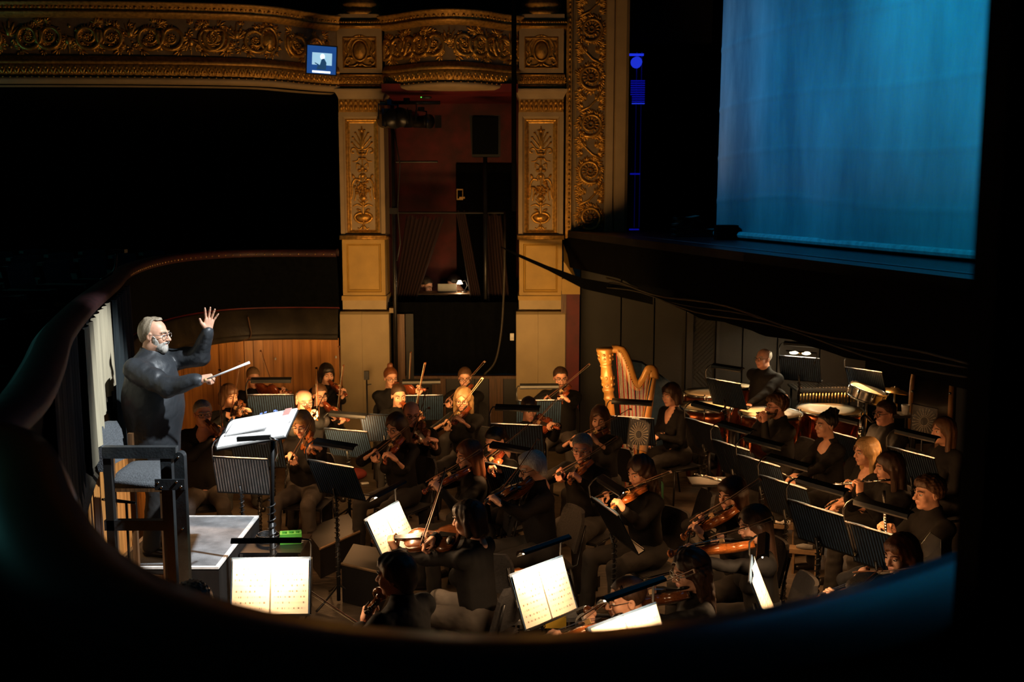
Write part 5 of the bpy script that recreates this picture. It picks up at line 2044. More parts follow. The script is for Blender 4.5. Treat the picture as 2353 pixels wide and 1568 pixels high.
# bow: frog at origin, tip +Y 0.73, hair on -Z
bw = MB()
bw.tube(catmull([(0, -0.03, 0.012), (0, 0.10, 0.012), (0, 0.36, 0.003), (0, 0.62, 0.007), (0, 0.71, 0.012)], 5), [0.0048] * 10 + [0.0042] * 6 + [0.0034] * 5, 6)
BOW = {'stick': bw.mesh('stick', 'bow_wood', True)}
BOW['frog'] = MB().box(-0.006, 0.006, 0.0, 0.045, -0.010, 0.010).mesh('frog', 'ebony')
BOW['head'] = MB().add([(-0.004, 0.70, 0.014), (0.004, 0.70, 0.014), (0.004, 0.725, 0.012), (-0.004, 0.725, 0.012), (-0.004, 0.712, -0.010), (0.004, 0.712, -0.010), (0.003, 0.728, -0.012), (-0.003, 0.728, -0.012)],
                       [(0, 1, 2, 3), (7, 6, 5, 4), (0, 4, 5, 1), (1, 5, 6, 2), (2, 6, 7, 3), (3, 7, 4, 0)]).mesh('head', 'bow_wood')
BOW['hair'] = MB().box(-0.003, 0.003, 0.02, 0.718, -0.0105, -0.0092).mesh('hair_ribbon', 'bow_hair')
BOW['screw'] = MB().cyl((0, -0.045, 0.012), (0, -0.03, 0.012), 0.0045, 8).mesh('screw', 'chrome', True)


def bow(M, label, L=1.0):
    t = thing('bow', label, 'bow')
    t.matrix_world = M @ Matrix.Diagonal((1, L, 1, 1))
    put(BOW['stick'], 'stick', t)
    put(BOW['frog'], 'frog', t)
    put(BOW['head'], 'bow_head', t)
    put(BOW['hair'], 'hair_ribbon', t)
    put(BOW['screw'], 'screw', t)
    return t


# orchestra chair facing +Y, seat 0.45
CH = {}
m_ = MB()


def seatP(i, j):
    u, v = i / 8 * 2 - 1, j / 8 * 2 - 1
    return Vector((0.215 * u * (1 - 0.06 * (v * v)), 0.21 * v, 0.462 - 0.018 * (abs(u) ** 3 + abs(v) ** 3)))


m_.grid(seatP, 8, 8)
m_.box(-0.20, 0.20, -0.20, 0.20, 0.42, 0.446)
CH['seat'] = m_.mesh('seat', 'upholstery', False)
m_ = MB()


def cbP(q):
    def f(i, j):
        u, v = i / 10 * 2 - 1, j / 8
        r = 1 - 0.25 * max(0, v - 0.7) ** 2 * 10 * abs(u)
        return Vector((0.205 * u * min(1, r), -0.235 - 0.09 * v + 0.04 * u * u - 0.0 - q, 0.56 + 0.34 * v))
    return f


m_.grid(cbP(0.0), 10, 8)
g2 = MB().grid(cbP(0.028), 10, 8)
m_.add(g2.v, [tuple(reversed(f)) for f in g2.f])
rimv = [cbP(0.0)(i, 8) for i in range(11)] + [cbP(0.028)(i, 8) for i in range(11)]
m_.add(rimv, [(i, i + 1, i + 12, i + 11) for i in range(10)])
for e in (0, 10):
    rimv = [cbP(0.0)(e, j) for j in range(9)] + [cbP(0.028)(e, j) for j in range(9)]
    m_.add(rimv, [(i, i + 1, i + 10, i + 9) for i in range(8)])
CH['backrest'] = m_.mesh('backrest', 'upholstery', False)
for s, nm in ((-1, 'l'), (1, 'r')):
    CH['front_' + nm] = MB().tube([(s * 0.20, 0.19, 0.43), (s * 0.225, 0.22, 0.0)], 0.011, 8).mesh('leg', 'black_metal', True)
    CH['rear_' + nm] = MB().tube([(s * 0.20, -0.17, 0.43), (s * 0.225, -0.26, 0.0)], 0.011, 8).mesh('leg', 'black_metal', True)
    CH['up_' + nm] = MB().tube([(s * 0.19, -0.15, 0.42), (s * 0.19, -0.24, 0.45), (s * 0.19, -0.27, 0.62), (s * 0.19, -0.31, 0.80)], 0.010, 8).mesh('back_post', 'black_metal', True)
CH['rail'] = MB().tube([(-0.2, 0.185, 0.42), (0.2, 0.185, 0.42), (0.2, -0.17, 0.42), (-0.2, -0.17, 0.42), (-0.2, 0.185, 0.42)], 0.010, 6).mesh('seat_frame', 'black_metal', True)


def chair(pos, yaw, label, seat_z=0.45, group='black orchestra chairs in the pit'):
    t = thing('orchestra_chair', label, 'chair', pos, yaw - math.pi / 2, group)
    t.scale = (1, 1, seat_z / 0.462)
    for nm, part in (('seat', 'seat'), ('backrest', 'backrest'), ('front_l', 'leg'), ('front_r', 'leg'), ('rear_l', 'leg'), ('rear_r', 'leg'), ('up_l', 'back_post'), ('up_r', 'back_post'), ('rail', 'seat_frame')):
        put(CH[nm], part, t)
    return t


# music stand: origin on the floor, page faces +Y
def slat_desk(W=0.50, Hh=0.34, n=21):
    """desk plane: local x across, y up the desk, z page normal"""
    m = MB()
    for i in range(n):
        x = -W / 2 + W * i / (n - 1)
        m.box(x - 0.0045, x + 0.0045, 0.0, Hh, -0.004, -0.001)
    return m


DESK = slat_desk().mesh('slats', 'stand_black')
TOPB = MB().box(-0.255, 0.255, 0.335, 0.350, -0.006, 0.004).mesh('top_bar', 'stand_black')
LEDGE = MB().box(-0.255, 0.255, -0.006, 0.004, -0.006, 0.055).box(-0.255, 0.255, -0.006, 0.016, 0.050, 0.055).mesh('ledge', 'stand_black')
LEDGE2 = MB()
for i in range(24):
    x = -0.25 + 0.5 * i / 23
    LEDGE2.box(x - 0.004, x + 0.004, -0.004, 0.0, 0.0, 0.060)
LEDGE2.box(-0.255, 0.255, -0.004, 0.010, 0.056, 0.061)
LEDGE2 = LEDGE2.mesh('ledge', 'stand_black')
LARM = MB().tube([(0.24, 0.30, -0.01), (0.245, 0.36, -0.01), (0.25, 0.43, 0.02), (0.248, 0.455, 0.07), (0.235, 0.46, 0.115), (0.19, 0.462, 0.12)], 0.0065, 7).mesh('arm', 'stand_black', True)
LSH = MB()
LSH.add([(x, y, z) for x in (-0.22, 0.21) for (y, z) in ((0.440, 0.085), (0.455, 0.085), (0.474, 0.10), (0.474, 0.15), (0.455, 0.165), (0.440, 0.165), (0.452, 0.155), (0.462, 0.125), (0.452, 0.095))],
        [(i, (i + 1) % 9, 9 + (i + 1) % 9, 9 + i) for i in range(9)] + [tuple(range(8, -1, -1)), tuple(range(9, 18))])
LSH = LSH.mesh('lamp_shade', 'stand_black')
LTU = MB().cyl((-0.20, 0.449, 0.125), (0.19, 0.449, 0.125), 0.005, 8).mesh('lamp_tube', 'tube_glow', True)


def page_mesh(bulge=0.012, W=0.47, Hh=0.335):
    m = MB()

    def P(i, j):
        x = -W / 2 + W * i / 16
        y = 0.006 + Hh * j / 10
        t = abs(x) / (W / 2)
        return Vector((x, y, 0.006 + bulge * math.sin(min(1, t * 1.05) * math.pi) ** 0.8 + 0.010 * (j / 10) ** 2 * t))
    m.grid(P, 16, 10)
    m.f = [tuple(f) for f in m.f]
    return m.mesh('pages', 'paper', True)


PAGES = page_mesh()
COVER = MB().box(-0.245, 0.245, 0.004, 0.352, 0.0005, 0.005).mesh('cover', 'folder_navy')
SPIR = MB()
SPIR.tube([(0.004 * math.cos(i * 1.05), 0.01 + 0.335 * i / 260, 0.006 + 0.006 * math.sin(i * 1.05)) for i in range(261)], 0.0013, 4)
SPIR = SPIR.mesh('spiral_binding', 'chrome')
LAMP_COL = (1.0, 0.47, 0.17)
stand_n = [0]


def stand(pos, yaw, label, who=None, z=1.0, tilt=0.42, lamp=True, power=8.5, folder=True, pages_only=False, zdesk=None, wires=False, lampcol=None, sheet_label=None, flip_arm=False, tube=True, cover='folder_navy'):
    """pos: floor point under the desk; yaw: direction the page faces; z height of the desk's lower edge"""
    t = thing('music_stand', label, 'music stand', (pos[0], pos[1], 0), yaw - math.pi / 2)
    tm = MB()
    for k in range(3):
        a = 0.5 + k * 2.094
        MB().tube([(0, 0, 0.16), (0.18 * math.cos(a), 0.18 * math.sin(a), 0.055), (0.27 * math.cos(a), 0.27 * math.sin(a), 0.012)], 0.010, 6).build('leg', 'stand_black', t, True)
    MB().cyl((0, 0, 0.02), (0, 0, z * 0.62), 0.016, 10).build('pole', 'stand_black', t, True)
    MB().tube([(0, 0, z * 0.60), (0, 0, z - 0.04), (0, -0.03, z + 0.08)], 0.011, 8).build('inner_pole', 'stand_black', t, True)
    hx = MB()
    nturn = 150
    hx.tube([(0.020 * math.cos(i * 0.75), 0.020 * math.sin(i * 0.75), 0.2 + (z - 0.15) * i / nturn) for i in range(nturn + 1)], 0.0045, 4)
    hx.build('wrapped_cable', 'cable', t)
    # desk frame
    yv = Vector((0, -math.sin(tilt), math.cos(tilt)))
    zv = Vector((0, math.cos(tilt), math.sin(tilt)))
    xv = yv.cross(zv)
    D = frame_M(Vector((0, 0.055, z)) + yv * -0.02 + zv * 0.02, xv, yv, zv)
    d = put(TOPB, 'desk', t, D)
    put(DESK, 'slats', d)['kind'] = 'stuff'
    put(LEDGE2 if wires else LEDGE, 'ledge', d)
    if lamp:
        SA = Matrix.Diagonal((-1, 1, 1, 1)) if flip_arm else Matrix.Identity(4)
        l = put(LSH, 'lamp', t, D)
        put(LARM, 'lamp_arm', l, SA)
        if tube:
            put(LTU, 'lamp_tube', l)
        ld = bpy.data.lights.new('stand_light', 'AREA')
        ld.shape = 'RECTANGLE'
        ld.size = 0.38
        ld.size_y = 0.02
        ld.energy = power
        ld.color = lampcol or LAMP_COL
        lo = bpy.data.objects.new('stand_light', ld)
        col.objects.link(lo)
        lo.parent = l
        # emits down the page: from (0, .435, .12) towards (0, .13, .01)
        v = Vector((0, 0.10, 0.0)) - Vector((0, 0.436, 0.125))
        q = v.to_track_quat('-Z', 'X')
        lo.matrix_local = Matrix.Translation((0, 0.436, 0.125)) @ q.to_matrix().to_4x4() @ Matrix.Rotation(math.pi / 2, 4, 'Z')
    if folder:
        f = thing('music_folder' if not pages_only else 'sheet_music', sheet_label or ('open music on the ' + label), 'sheet music')
        f.matrix_world = Matrix.Translation((pos[0], pos[1], 0)) @ Matrix.Rotation(yaw - math.pi / 2, 4, 'Z') @ D
        cv_ = put(COVER, 'cover', f)
        if cover != 'folder_navy':
            cv_.data = COVER.copy()
            cv_.data.materials[0] = MATS[cover]
        put(PAGES, 'pages', f)
        put(SPIR, 'spiral_binding', f)
    return t


def stand_px(px, py, yaw_deg, label, z=1.0, **kw):
    """px,py = middle of the desk in the photograph"""
    zc = z + 0.15
    p = atz(px, py, zc)
    return stand((p.x, p.y), math.radians(yaw_deg), label, z=z, **kw)


# ------------------------------------------------------------------ string players
def dirpx(v2, s):
    return _cr * (v2[0] / s) - _cu * (v2[1] / s)


WOODN = 0


def string_player(who, head, yaw_deg, scroll, frog, tip, hz=1.22, viola=False, var='red', bsign=-1, far=None, label=None, seat=True, kit='', look=None, Lb=0.73, **kw):
    global WOODN
    WOODN += 1
    yaw = math.radians(yaw_deg)
    hp = atz(head[0], head[1], hz)
    fwd = Vector((math.cos(yaw), math.sin(yaw), 0))
    right = Vector((fwd.y, -fwd.x, 0))
    k = 1.13 if viola else 1.0
    T = hp + fwd * 0.045 - right * 0.055 + Vector((0, 0, -0.135))
    L = 0.585 * k
    # scroll on the sphere of radius L about the tail
    d = ray(*scroll).normalized()
    oc = _cp - T
    b = oc.dot(d)
    disc = b * b - (oc.length_squared - L * L)
    pref = (fwd * 0.8 - right * 0.55).normalized()
    if disc > 0:
        c = [(_cp + d * (-b + q * math.sqrt(disc)) - T) for q in (-1, 1)]
        if far is None:
            a = max(c, key=lambda v: v.normalized().dot(pref) - 0.5 * abs(v.normalized().z - 0.0))
        else:
            a = c[1 if far else 0]
    else:
        a = _cp + d * (-b) - T
    a.normalize()
    B = T + a * (0.192 * k)
    s = pxm(B)
    v2 = (tip[0] - frog[0], tip[1] - frog[1])
    l = math.hypot(*v2) / s
    dep = math.sqrt(max(0.0, Lb * Lb - l * l)) * bsign
    bd_ = (dirpx(v2, s) + _cf * dep).normalized()
    # keep the bow square enough to the strings
    bd_ = bd_ - a * (bd_.dot(a) * 0.6)
    bd_.normalize()
    n = a.cross(bd_)
    if n.z < 0:
        n = -n
    n.normalize()
    if n.z < 0.25:
        n = (n + Vector((0, 0, 0.5))).normalized()
        n = (n - a * n.dot(a)).normalized()
    xr = a.cross(n)
    bp = proj(B)
    ll = math.hypot(*v2)
    t = ((bp[0] - frog[0]) * v2[0] + (bp[1] - frog[1]) * v2[1]) / (ll * ll)
    t = min(0.85, max(0.14, t))
    Bs = B + n * (0.064 * k)
    F0 = Bs - bd_ * (t * Lb)
    # instruments
    M = frame_M(T, xr, a, n)
    violin(M, ('viola' if viola else 'violin') + ' ' + (kit or 'held under the chin of') + ' ' + who, var, k)
    bz = (n - bd_ * n.dot(bd_)).normalized()
    bow(frame_M(F0 + bz * 0.012, bd_.cross(bz), bd_, bz), 'bow in the hand of ' + who, Lb / 0.73)
    # hands
    sh_r = hp + right * 0.18 - Vector((0, 0, 0.25))
    back = (sh_r - F0)
    back.z *= 0.4
    back = back.normalized()
    Wr = F0 + back * 0.085 + Vector((0, 0, 0.035)) - bd_ * 0.0
    rh = dict(p=Wr, tip=F0 - Wr - Vector((0, 0, 0.01)), palm=(Vector((0, 0, -1)) - right * 0.5), kind='grip')
    Pn = T + a * (0.455 * k) + n * (0.02)
    Wl = Pn - n * 0.075 - xr * 0.040 - a * 0.02
    lh = dict(p=Wl, tip=(n * 0.9 + a * 0.15 + xr * 0.1), palm=xr, kind='neck')
    if look is None:
        look = (0.25, -0.18, 0)
    P = person(label or who, hp, yaw, rh=rh, lh=lh, look=look, seed=WOODN, lpole=(-0.12, 0.15, -0.6), rpole=(0.45, 0.05, -0.30), lean=0.05, **kw)
    if seat:
        chair(P['base'] - P['fwd'] * 0.0 + Vector((0, 0, 0)), yaw, 'black chair under ' + who, seat_z=max(0.36, P['seat'] - 0.02))
    return P

# ================================================================== THE ORCHESTRA
SP = string_player
F_, M_ = dict(female=True), dict(female=False)
SP('grey-haired man in thick glasses beside the conductor', (466, 950), 285, (520, 1000), (491, 1024), (521, 870), hz=1.34, hair='short', hair_col='grey', glasses=True, skin='skin_ruddy', var='brown', trousers='trousers_grey', neck='v', heavy=0.3, look=(0.2, -0.05, 0))
SP('woman with a brown fringe by the pine wall', (527, 910), 300, (566, 950), (535, 953), (592, 872), hair='bob', hair_col='brown', var='brown', **F_)
SP('player with tied back hair before the pine planks', (582, 868), 280, (669, 902), (601, 912), (627, 824), hair='tied', hair_col='dark_blond', var='red', **F_)
SP('bald man with round glasses by the pine wall', (699, 922), 285, (722, 954), (700, 950), (731, 883), hair='fringe', hair_col='grey_brown', glasses=True, skin='skin_ruddy', var='brown', hz=1.29)
SP('short-haired woman in glasses next to the bald man', (735, 908), 285, (801, 967), (737, 946), (794, 867), hair='short', hair_col='brown', glasses=True, var='red', hz=1.14, **F_)
SP('woman with a dark bob at the first pilaster', (751, 860), 285, (796, 909), (762, 876), (796, 816), hair='bob', hair_col='black', var='red', **F_)
SP('blonde bobbed woman with bare forearms', (694, 975), 262, (722, 1043), (668, 1054), (756, 904), hair='bob_full', hair_col='blond', sleeve='three', var='orange', trousers='trousers_grey', glasses='string_steel', look=(-0.1, -0.3, 0), **F_)
SP('woman with a top bun and glasses', (898, 868), 280, (979, 896), (893, 914), (946, 827), hair='topbun', hair_col='auburn', glasses=True, var='red', **F_)
SP('dark-haired woman in front of the top bun player', (916, 909), 275, (974, 962), (928, 934), (983, 860), hair='tied', hair_col='dark_brown', var='red', sleeve='half', **F_)
SP('bald man half hidden behind the long dark hair', (946, 951), 268, (996, 1028), (957, 991), (1014, 931), hair='fringe', hair_col='brown', glasses=True, skin='skin_ruddy', var='brown', sleeve='half')
SP('woman with long dark hair, glasses and bare arms', (910, 980), 238, (884, 1065), (857, 1053), (993, 935), hair='long', hair_col='dark_brown', glasses=True, var='red', sleeve='half', look=(0.0, -0.3, 0), **F_)
SP('woman in glasses before the black drape', (1068, 868), 258, (1052, 916), (1031, 929), (1116, 837), hair='tied', hair_col='brown', glasses=True, var='red', **F_)
SP('curly fair-haired woman in glasses', (1064, 918), 248, (1040, 974), (1026, 978), (1102, 877), hair='wavy', hair_col='dark_blond', glasses=True, var='red', sleeve='half', **F_)
SP('woman with pinned dark hair looking down', (1138, 1012), 222, (1134, 1094), (1121, 1050), (1221, 977), hair='tied', hair_col='black', var='red', look=(0.1, -0.45, 0), **F_)
SP('woman with long auburn hair in profile', (1076, 1046), 196, (973, 1132), (989, 1112), (1092, 1033), hair='longer', hair_col='auburn', var='red', **F_)
SP('dark woman playing between two stands', (1216, 940), 272, (1284, 985), (1195, 990), (1285, 928), hair='tied', hair_col='black', skin='skin_mid', var='red', **F_)
SP('bespectacled man at the second pilaster', (1288, 868), 262, (1290, 926), (1259, 914), (1344, 845), hair='short', hair_col='dark_brown', glasses=True, skin='skin_ruddy', var='red', trousers='trousers_grey', hz=1.26, beard=('brown', False))
SP('woman with long brown hair beside the harp', (1378, 962), 240, (1347, 1013), (1315, 1012), (1435, 937), hair='long', hair_col='brown', var='brown', sleeve='half', **F_)
SP('grey-haired man in wire glasses', (1338, 1030), 238, (1308, 1111), (1291, 1090), (1390, 1013), hair='short', hair_col='grey', glasses='string_steel', skin='skin_ruddy', var='orange')
SP('white-haired player in black glasses', (1222, 1075), 200, (1103, 1165), (1157, 1133), (1197, 1019), hair='thick', hair_col='white', glasses=True, var='brown', viola=True, look=(0.1, -0.25, 0))
SP('woman with dark curls below the harp', (1470, 1083), 212, (1400, 1176), (1389, 1149), (1518, 1081), hair='wavy', hair_col='dark_brown', var='orange', look=(0.1, -0.3, 0), **F_)
SP('dark-haired violist beside the woodwind stands', (1681, 1136), 200, (1568, 1236), (1594, 1202), (1690, 1091), hair='bob', hair_col='dark_brown', var='orange', viola=True, **F_)
SP('violist with long straight dark hair', (1732, 1205), 182, (1537, 1273), (1647, 1232), (1697, 1150), hair='longer', hair_col='dark_brown', var='orange', viola=True, **F_)
SP('violist with wavy hair and wire glasses', (1585, 1312), 185, (1345, 1404), (1486, 1361), (1518, 1269), hair='wavy', hair_col='dark_brown', var='brown', viola=True, glasses='string_steel', sleeve='half', **F_)
SP('short-haired man in glasses seen from behind', (1440, 1376), 172, (1222, 1484), (1338, 1444), (1282, 1342), hair='crop', hair_col='dark_brown', var='orange', viola=True, glasses=True, sleeve='half')
SP('woman with an auburn bob at the rail', (2070, 1275), 192, (1855, 1388), (1983, 1317), (2009, 1254), hair='bob_full', hair_col='auburn', var='orange', viola=True, **F_)
SP('lowest violist with greying hair at the rail', (1990, 1372), 170, (1820, 1470), (1905, 1425), (1842, 1292), hair='bob', hair_col='grey_brown', var='brown', viola=True, **F_)
P38 = SP('violist seen from behind with bobbed dark hair', (1076, 1192), 150, (857, 1245), (976, 1258), (1001, 1115), hair='bob', hair_col='dark_brown', var='brown', viola=True, trousers='trousers_grey', bsign=1, **F_)
tagc = [o for o in bpy.data.objects if o.get('label') == 'black chair under violist seen from behind with bobbed dark hair'][0]
ck = MB().box(-0.045, 0.045, -0.003, 0.003, -0.05, 0.05).build('label_card', 'white_edge', tagc)
ck.location = (-0.06, -0.352, 0.80)
ck.rotation_euler = (-0.24, 0.2, 0)

# ------------------------------------------------------------------ the conductor and podium
ZP = 0.70
YC = 7.97
hc = at(356, 769, YC)
Wr = at(458, 873, YC - 0.34)
Wl = at(477, 760, YC + 0.10)
person('bearded conductor in a loose black shirt, one hand raised, the other holding the baton', hc, math.radians(-8), hair='conductor', hair_col='grey_brown', skin='skin_fair', glasses='string_steel', beard=('silver', True),
       rh=dict(p=Wr, tip=(0.95, 0.10, 0.15), palm=(0, 0.55, -0.8), kind='fist'), lh=dict(p=Wl, tip=(0.22, 0.05, 0.97), palm=(0.35, -0.92, 0.0), kind='open'),
       pose='stand', floor=ZP, heavy=1.0, wide=1.18, shirt='conductor_shirt', lean=0.0, tunic=0.14, rpole=(0.10, -0.35, -0.5), lpole=(-0.25, 0.1, -0.5), look=(0.02, -0.06, 0), seed=77, detail=0.011, crease=0.85, loose=0.018)
b0 = at(470, 874, YC - 0.36)
b1 = at(574, 833, YC - 0.28)
bt = thing('baton', 'white conducting baton pointing up to the stage from the conductor hand', 'baton', b0)
MB().tube([(0, 0, 0), (b1 - b0) * 0.55, (b1 - b0)], [0.0065, 0.007, 0.010], 8).build('shaft', 'white_edge', bt, True)
MB().ell((b1 - b0) * 0.02, (0.014, 0.012, 0.012), 8, 6).build('grip', 'maple', bt, True)

xa, xb = atz(268, 1290, ZP).x, atz(549, 1245, ZP).x
ya, yb = atz(420, 1305, ZP).y, atz(420, 1186, ZP).y
pd = thing('podium', 'grey carpeted conductor podium with pale edges', 'podium', ((xa + xb) / 2, (ya + yb) / 2, 0))
hw, hd = (xb - xa) / 2, (yb - ya) / 2
MB().box(-hw, hw, -hd, hd, 0.0, ZP - 0.012).build('body', 'black_wood', pd)
MB().box(-hw + 0.03, hw - 0.03, -hd + 0.03, hd - 0.03, ZP - 0.012, ZP).build('carpet', 'grey_carpet', pd)
for (x0_, x1_, y0_, y1_) in ((-hw, hw, -hd, -hd + 0.03), (-hw, hw, hd - 0.03, hd), (hw - 0.03, hw, -hd + 0.03, hd - 0.03), (-hw, -hw + 0.03, -hd + 0.03, hd - 0.03)):
    MB().box(x0_, x1_, y0_, y1_, ZP - 0.02, ZP + 0.004).build('edge_strip', 'white_edge', pd)
MB().box(-hw + 0.20, hw - 0.42, -hd - 0.85, -hd, 0.0, 0.36).build('step', 'black_wood', pd)
MB().box(-hw + 0.20, hw - 0.42, -hd - 0.85, -hd, 0.36, 0.372).build('step_carpet', 'grey_paint', pd)
ramp = thing('ramp_board', 'dark slanting board with a pale edge at the podium corner', 'board', atz(470, 1340, 0.45))
p0, p1, p2, p3 = [Vector(q) - ramp.location for q in (atz(452, 1312, 0.66), atz(500, 1382, 0.40), atz(455, 1400, 0.40), atz(425, 1320, 0.66))]
MB().add([p0, p1, p2, p3, p0 - Vector((0, 0, .04)), p1 - Vector((0, 0, .04)), p2 - Vector((0, 0, .04)), p3 - Vector((0, 0, .04))], [(0, 3, 2, 1), (4, 5, 6, 7), (0, 1, 5, 4), (1, 2, 6, 5), (2, 3, 7, 6), (3, 0, 4, 7)]).build('board', 'black_wood', ramp)
MB().tube([p0, p1], 0.014, 6).build('edge', 'white_edge', ramp)

# timber guard rail
YR = ya - 0.70
gx = lambda px, py=1040: at(px, py, YR).x
gz = lambda py, px=330: at(px, py, YR).z
rail = thing('podium_guard', 'dark grey timber guard rail at the side of the podium', 'guard rail', (0, YR, 0))
MB().box(gx(238), gx(407), -0.03, 0.03, gz(1052), gz(1026)).build('top_rail', 'grey_paint', rail)
MB().box(gx(370), gx(395), -0.025, 0.035, gz(1385), gz(1050)).build('post', 'grey_paint', rail)
pst = MB()
cxp, rp_ = (gx(411) + gx(434)) / 2, (gx(434) - gx(411)) / 2
zt2 = gz(1042)
pst.prism([(-rp_, gz(1378) - zt2), (rp_, gz(1378) - zt2)] + [(rp_ * math.cos(a), rp_ * math.sin(a)) for a in [math.pi * i / 12 for i in range(13)]], Matrix.Translation((cxp, -0.05, zt2)) @ Matrix.Rotation(math.pi / 2, 4, 'X'), 0.06)
pst.build('post', 'grey_paint', rail)
MB().box(gx(233), gx(372), -0.02, 0.03, gz(1218), gz(1195)).build('lower_rail', 'grey_paint', rail)
MB().box(gx(238), gx(256), -0.02, 0.03, 0.373, gz(1050)).build('post', 'black_wood', rail)
plt_ = MB().box(gx(367), gx(434), -0.125, -0.11, gz(1115), gz(1091)).build('joint_plate', 'grey_paint', rail)
blt = MB().cyl((0, -0.135, 0), (0, -0.12, 0), 0.008, 8).mesh('bolt', 'chrome', True)
for (px, py) in ((375, 1098), (383, 1108), (417, 1096), (427, 1107)):
    put(blt, 'bolt', plt_, Matrix.Translation((gx(px), 0, gz(py))))
for (px, py) in ((422, 1041), (425, 1203)):
    put(blt, 'bolt', rail, Matrix.Translation((gx(px), 0.01, gz(py))))

# conductor's high chair
yc_ = ya - 0.33
cc = atz(335, 1075, 1.40)
chx = thing('conductor_chair', 'high wooden chair with grey cushions behind the guard rail', 'chair', (at(330, 1075, yc_).x, yc_, 0.373))
zz_ = lambda py: at(330, py, yc_).z - 0.373
xx_ = lambda px: at(px, 1075, yc_).x - chx.location.x
sm = MB()


def cushP(i, j):
    u, v = i / 10 * 2 - 1, j / 10 * 2 - 1
    e = (1 - abs(u) ** 6) * (1 - abs(v) ** 6)
    return Vector((xx_(337) + 0.19 * u, 0.21 * v, zz_(1088) + 0.055 * e ** 0.4 if e > 0 else zz_(1088)))


sm.grid(cushP, 10, 10)
sm.box(xx_(337) - 0.19, xx_(337) + 0.19, -0.21, 0.21, zz_(1104), zz_(1088))
sm.build('seat_cushion', 'grey_fabric', chx, True)
bkx = MB()


def bkP(q):
    def f(i, j):
        u, v = i / 10 * 2 - 1, j / 8
        rr = 1 - 0.5 * max(0, v - 0.75) * 2 * abs(u)
        return Vector((xx_(262) - 0.05 * v + 0.03 * u * u + q, 0.20 * u * rr, zz_(1068) + (zz_(978) - zz_(1068)) * v))
    return f


bkx.grid(bkP(0), 10, 8)
g3 = MB().grid(bkP(-0.06), 10, 8)
bkx.add(g3.v, [tuple(reversed(f)) for f in g3.f])
for e in (0, 10):
    q = [bkP(0)(e, j) for j in range(9)] + [bkP(-0.06)(e, j) for j in range(9)]
    bkx.add(q, [(i, i + 1, i + 10, i + 9) for i in range(8)])
q = [bkP(0)(i, 8) for i in range(11)] + [bkP(-0.06)(i, 8) for i in range(11)]
bkx.add(q, [(i, i + 1, i + 12, i + 11) for i in range(10)])
bkx.build('back_cushion', 'grey_fabric', chx, True)
for (ux, uy) in ((-0.17, -0.19), (0.17, -0.19), (-0.17, 0.19), (0.17, 0.19)):
    MB().bar((xx_(337) + ux, uy, 0.0), (xx_(337) + ux, uy, zz_(1104) if ux > 0 else zz_(1010)), 0.035, 0.035).build('leg', 'brown_wood', chx)
MB().bar((xx_(337) - 0.17, -0.19, 0.45), (xx_(337) + 0.17, -0.19, 0.45), 0.03, 0.03).build('stretcher', 'brown_wood', chx)
MB().box(xx_(337) - 0.19, xx_(337) + 0.19, -0.21, 0.21, zz_(1112), zz_(1104)).build('seat_board', 'brown_wood', chx)

# small mic on a stand beside the rail
mp_ = at(290, 1153, YR + 0.10)
ms = thing('boom_microphone', 'slim black microphone lying level on a stand by the guard rail', 'microphone', (mp_.x, mp_.y, 0))
MB().cyl((0, 0, 0.373), (0, 0, mp_.z), 0.009, 8).build('pole', 'black_metal', ms, True)
MB().lathe([(0.10, 0.373), (0.10, 0.385), (0.02, 0.40)], (0, 0, 0), 18).build('base', 'black_metal', ms, True)
a_ = at(234, 1148, YR + 0.10) - Vector((mp_.x, mp_.y, 0))
b_ = at(311, 1156, YR + 0.10) - Vector((mp_.x, mp_.y, 0))
MB().tube([a_, a_.lerp(b_, 0.3), a_.lerp(b_, 0.32), b_], [0.008, 0.010, 0.014, 0.009], 8).build('body', 'plastic_black', ms, True)
MB().cyl(a_.lerp(b_, 0.05), a_.lerp(b_, 0.12), 0.0105, 8).build('ring', 'chrome', ms, True)

# conductor's desk: wide, nearly flat, score open on it
c1, c2, c3, c4 = at(515, 972, 7.95), at(666, 945, 7.95), at(679, 999, 7.42), at(518, 1029, 7.42)
cen = (c1 + c2 + c3 + c4) / 4
ux = ((c2 - c1) + (c3 - c4)).normalized()
uy = ((c1 - c4) + (c2 - c3))
uy = (uy - ux * uy.dot(ux)).normalized()
un = ux.cross(uy)
Wx, Wy = ((c2 - c1).length + (c3 - c4).length) / 4, ((c1 - c4).length + (c2 - c3).length) / 4
cs = thing('conductor_stand', 'tall black conductor stand with a wide flat desk', 'music stand', (at(621, 1100, 7.7).x, 7.7, 0))
L0 = cs.location
Dm = frame_M(cen - L0, ux, uy, un)
MB().box(-Wx, Wx, -Wy, Wy, -0.014, -0.004).build('desk', 'stand_black', cs).matrix_local = Dm
dk = MB().box(-Wx - 0.006, -Wx + 0.006, -Wy, Wy, -0.014, 0.03).build('ledge', 'stand_black', cs)
dk.matrix_local = Dm
MB().cyl((0, 0, 0.02), (0, 0, 1.02), 0.022, 12).build('pole', 'stand_black', cs, True)
MB().cyl((0, 0, 1.0), cen - L0 - un * 0.02 + ux * 0.1, 0.016, 10).build('inner_pole', 'stand_black', cs, True)
MB().lathe([(0.22, 0), (0.22, 0.018), (0.05, 0.035), (0.03, 0.06)], (0, 0, 0), 24).build('base', 'stand_black', cs, True)
hx = MB()
hx.tube([(0.030 * math.cos(i * 0.75), 0.030 * math.sin(i * 0.75), 0.3 + 0.9 * i / 140) for i in range(141)], 0.005, 4)
hx.build('wrapped_cable', 'cable', cs)
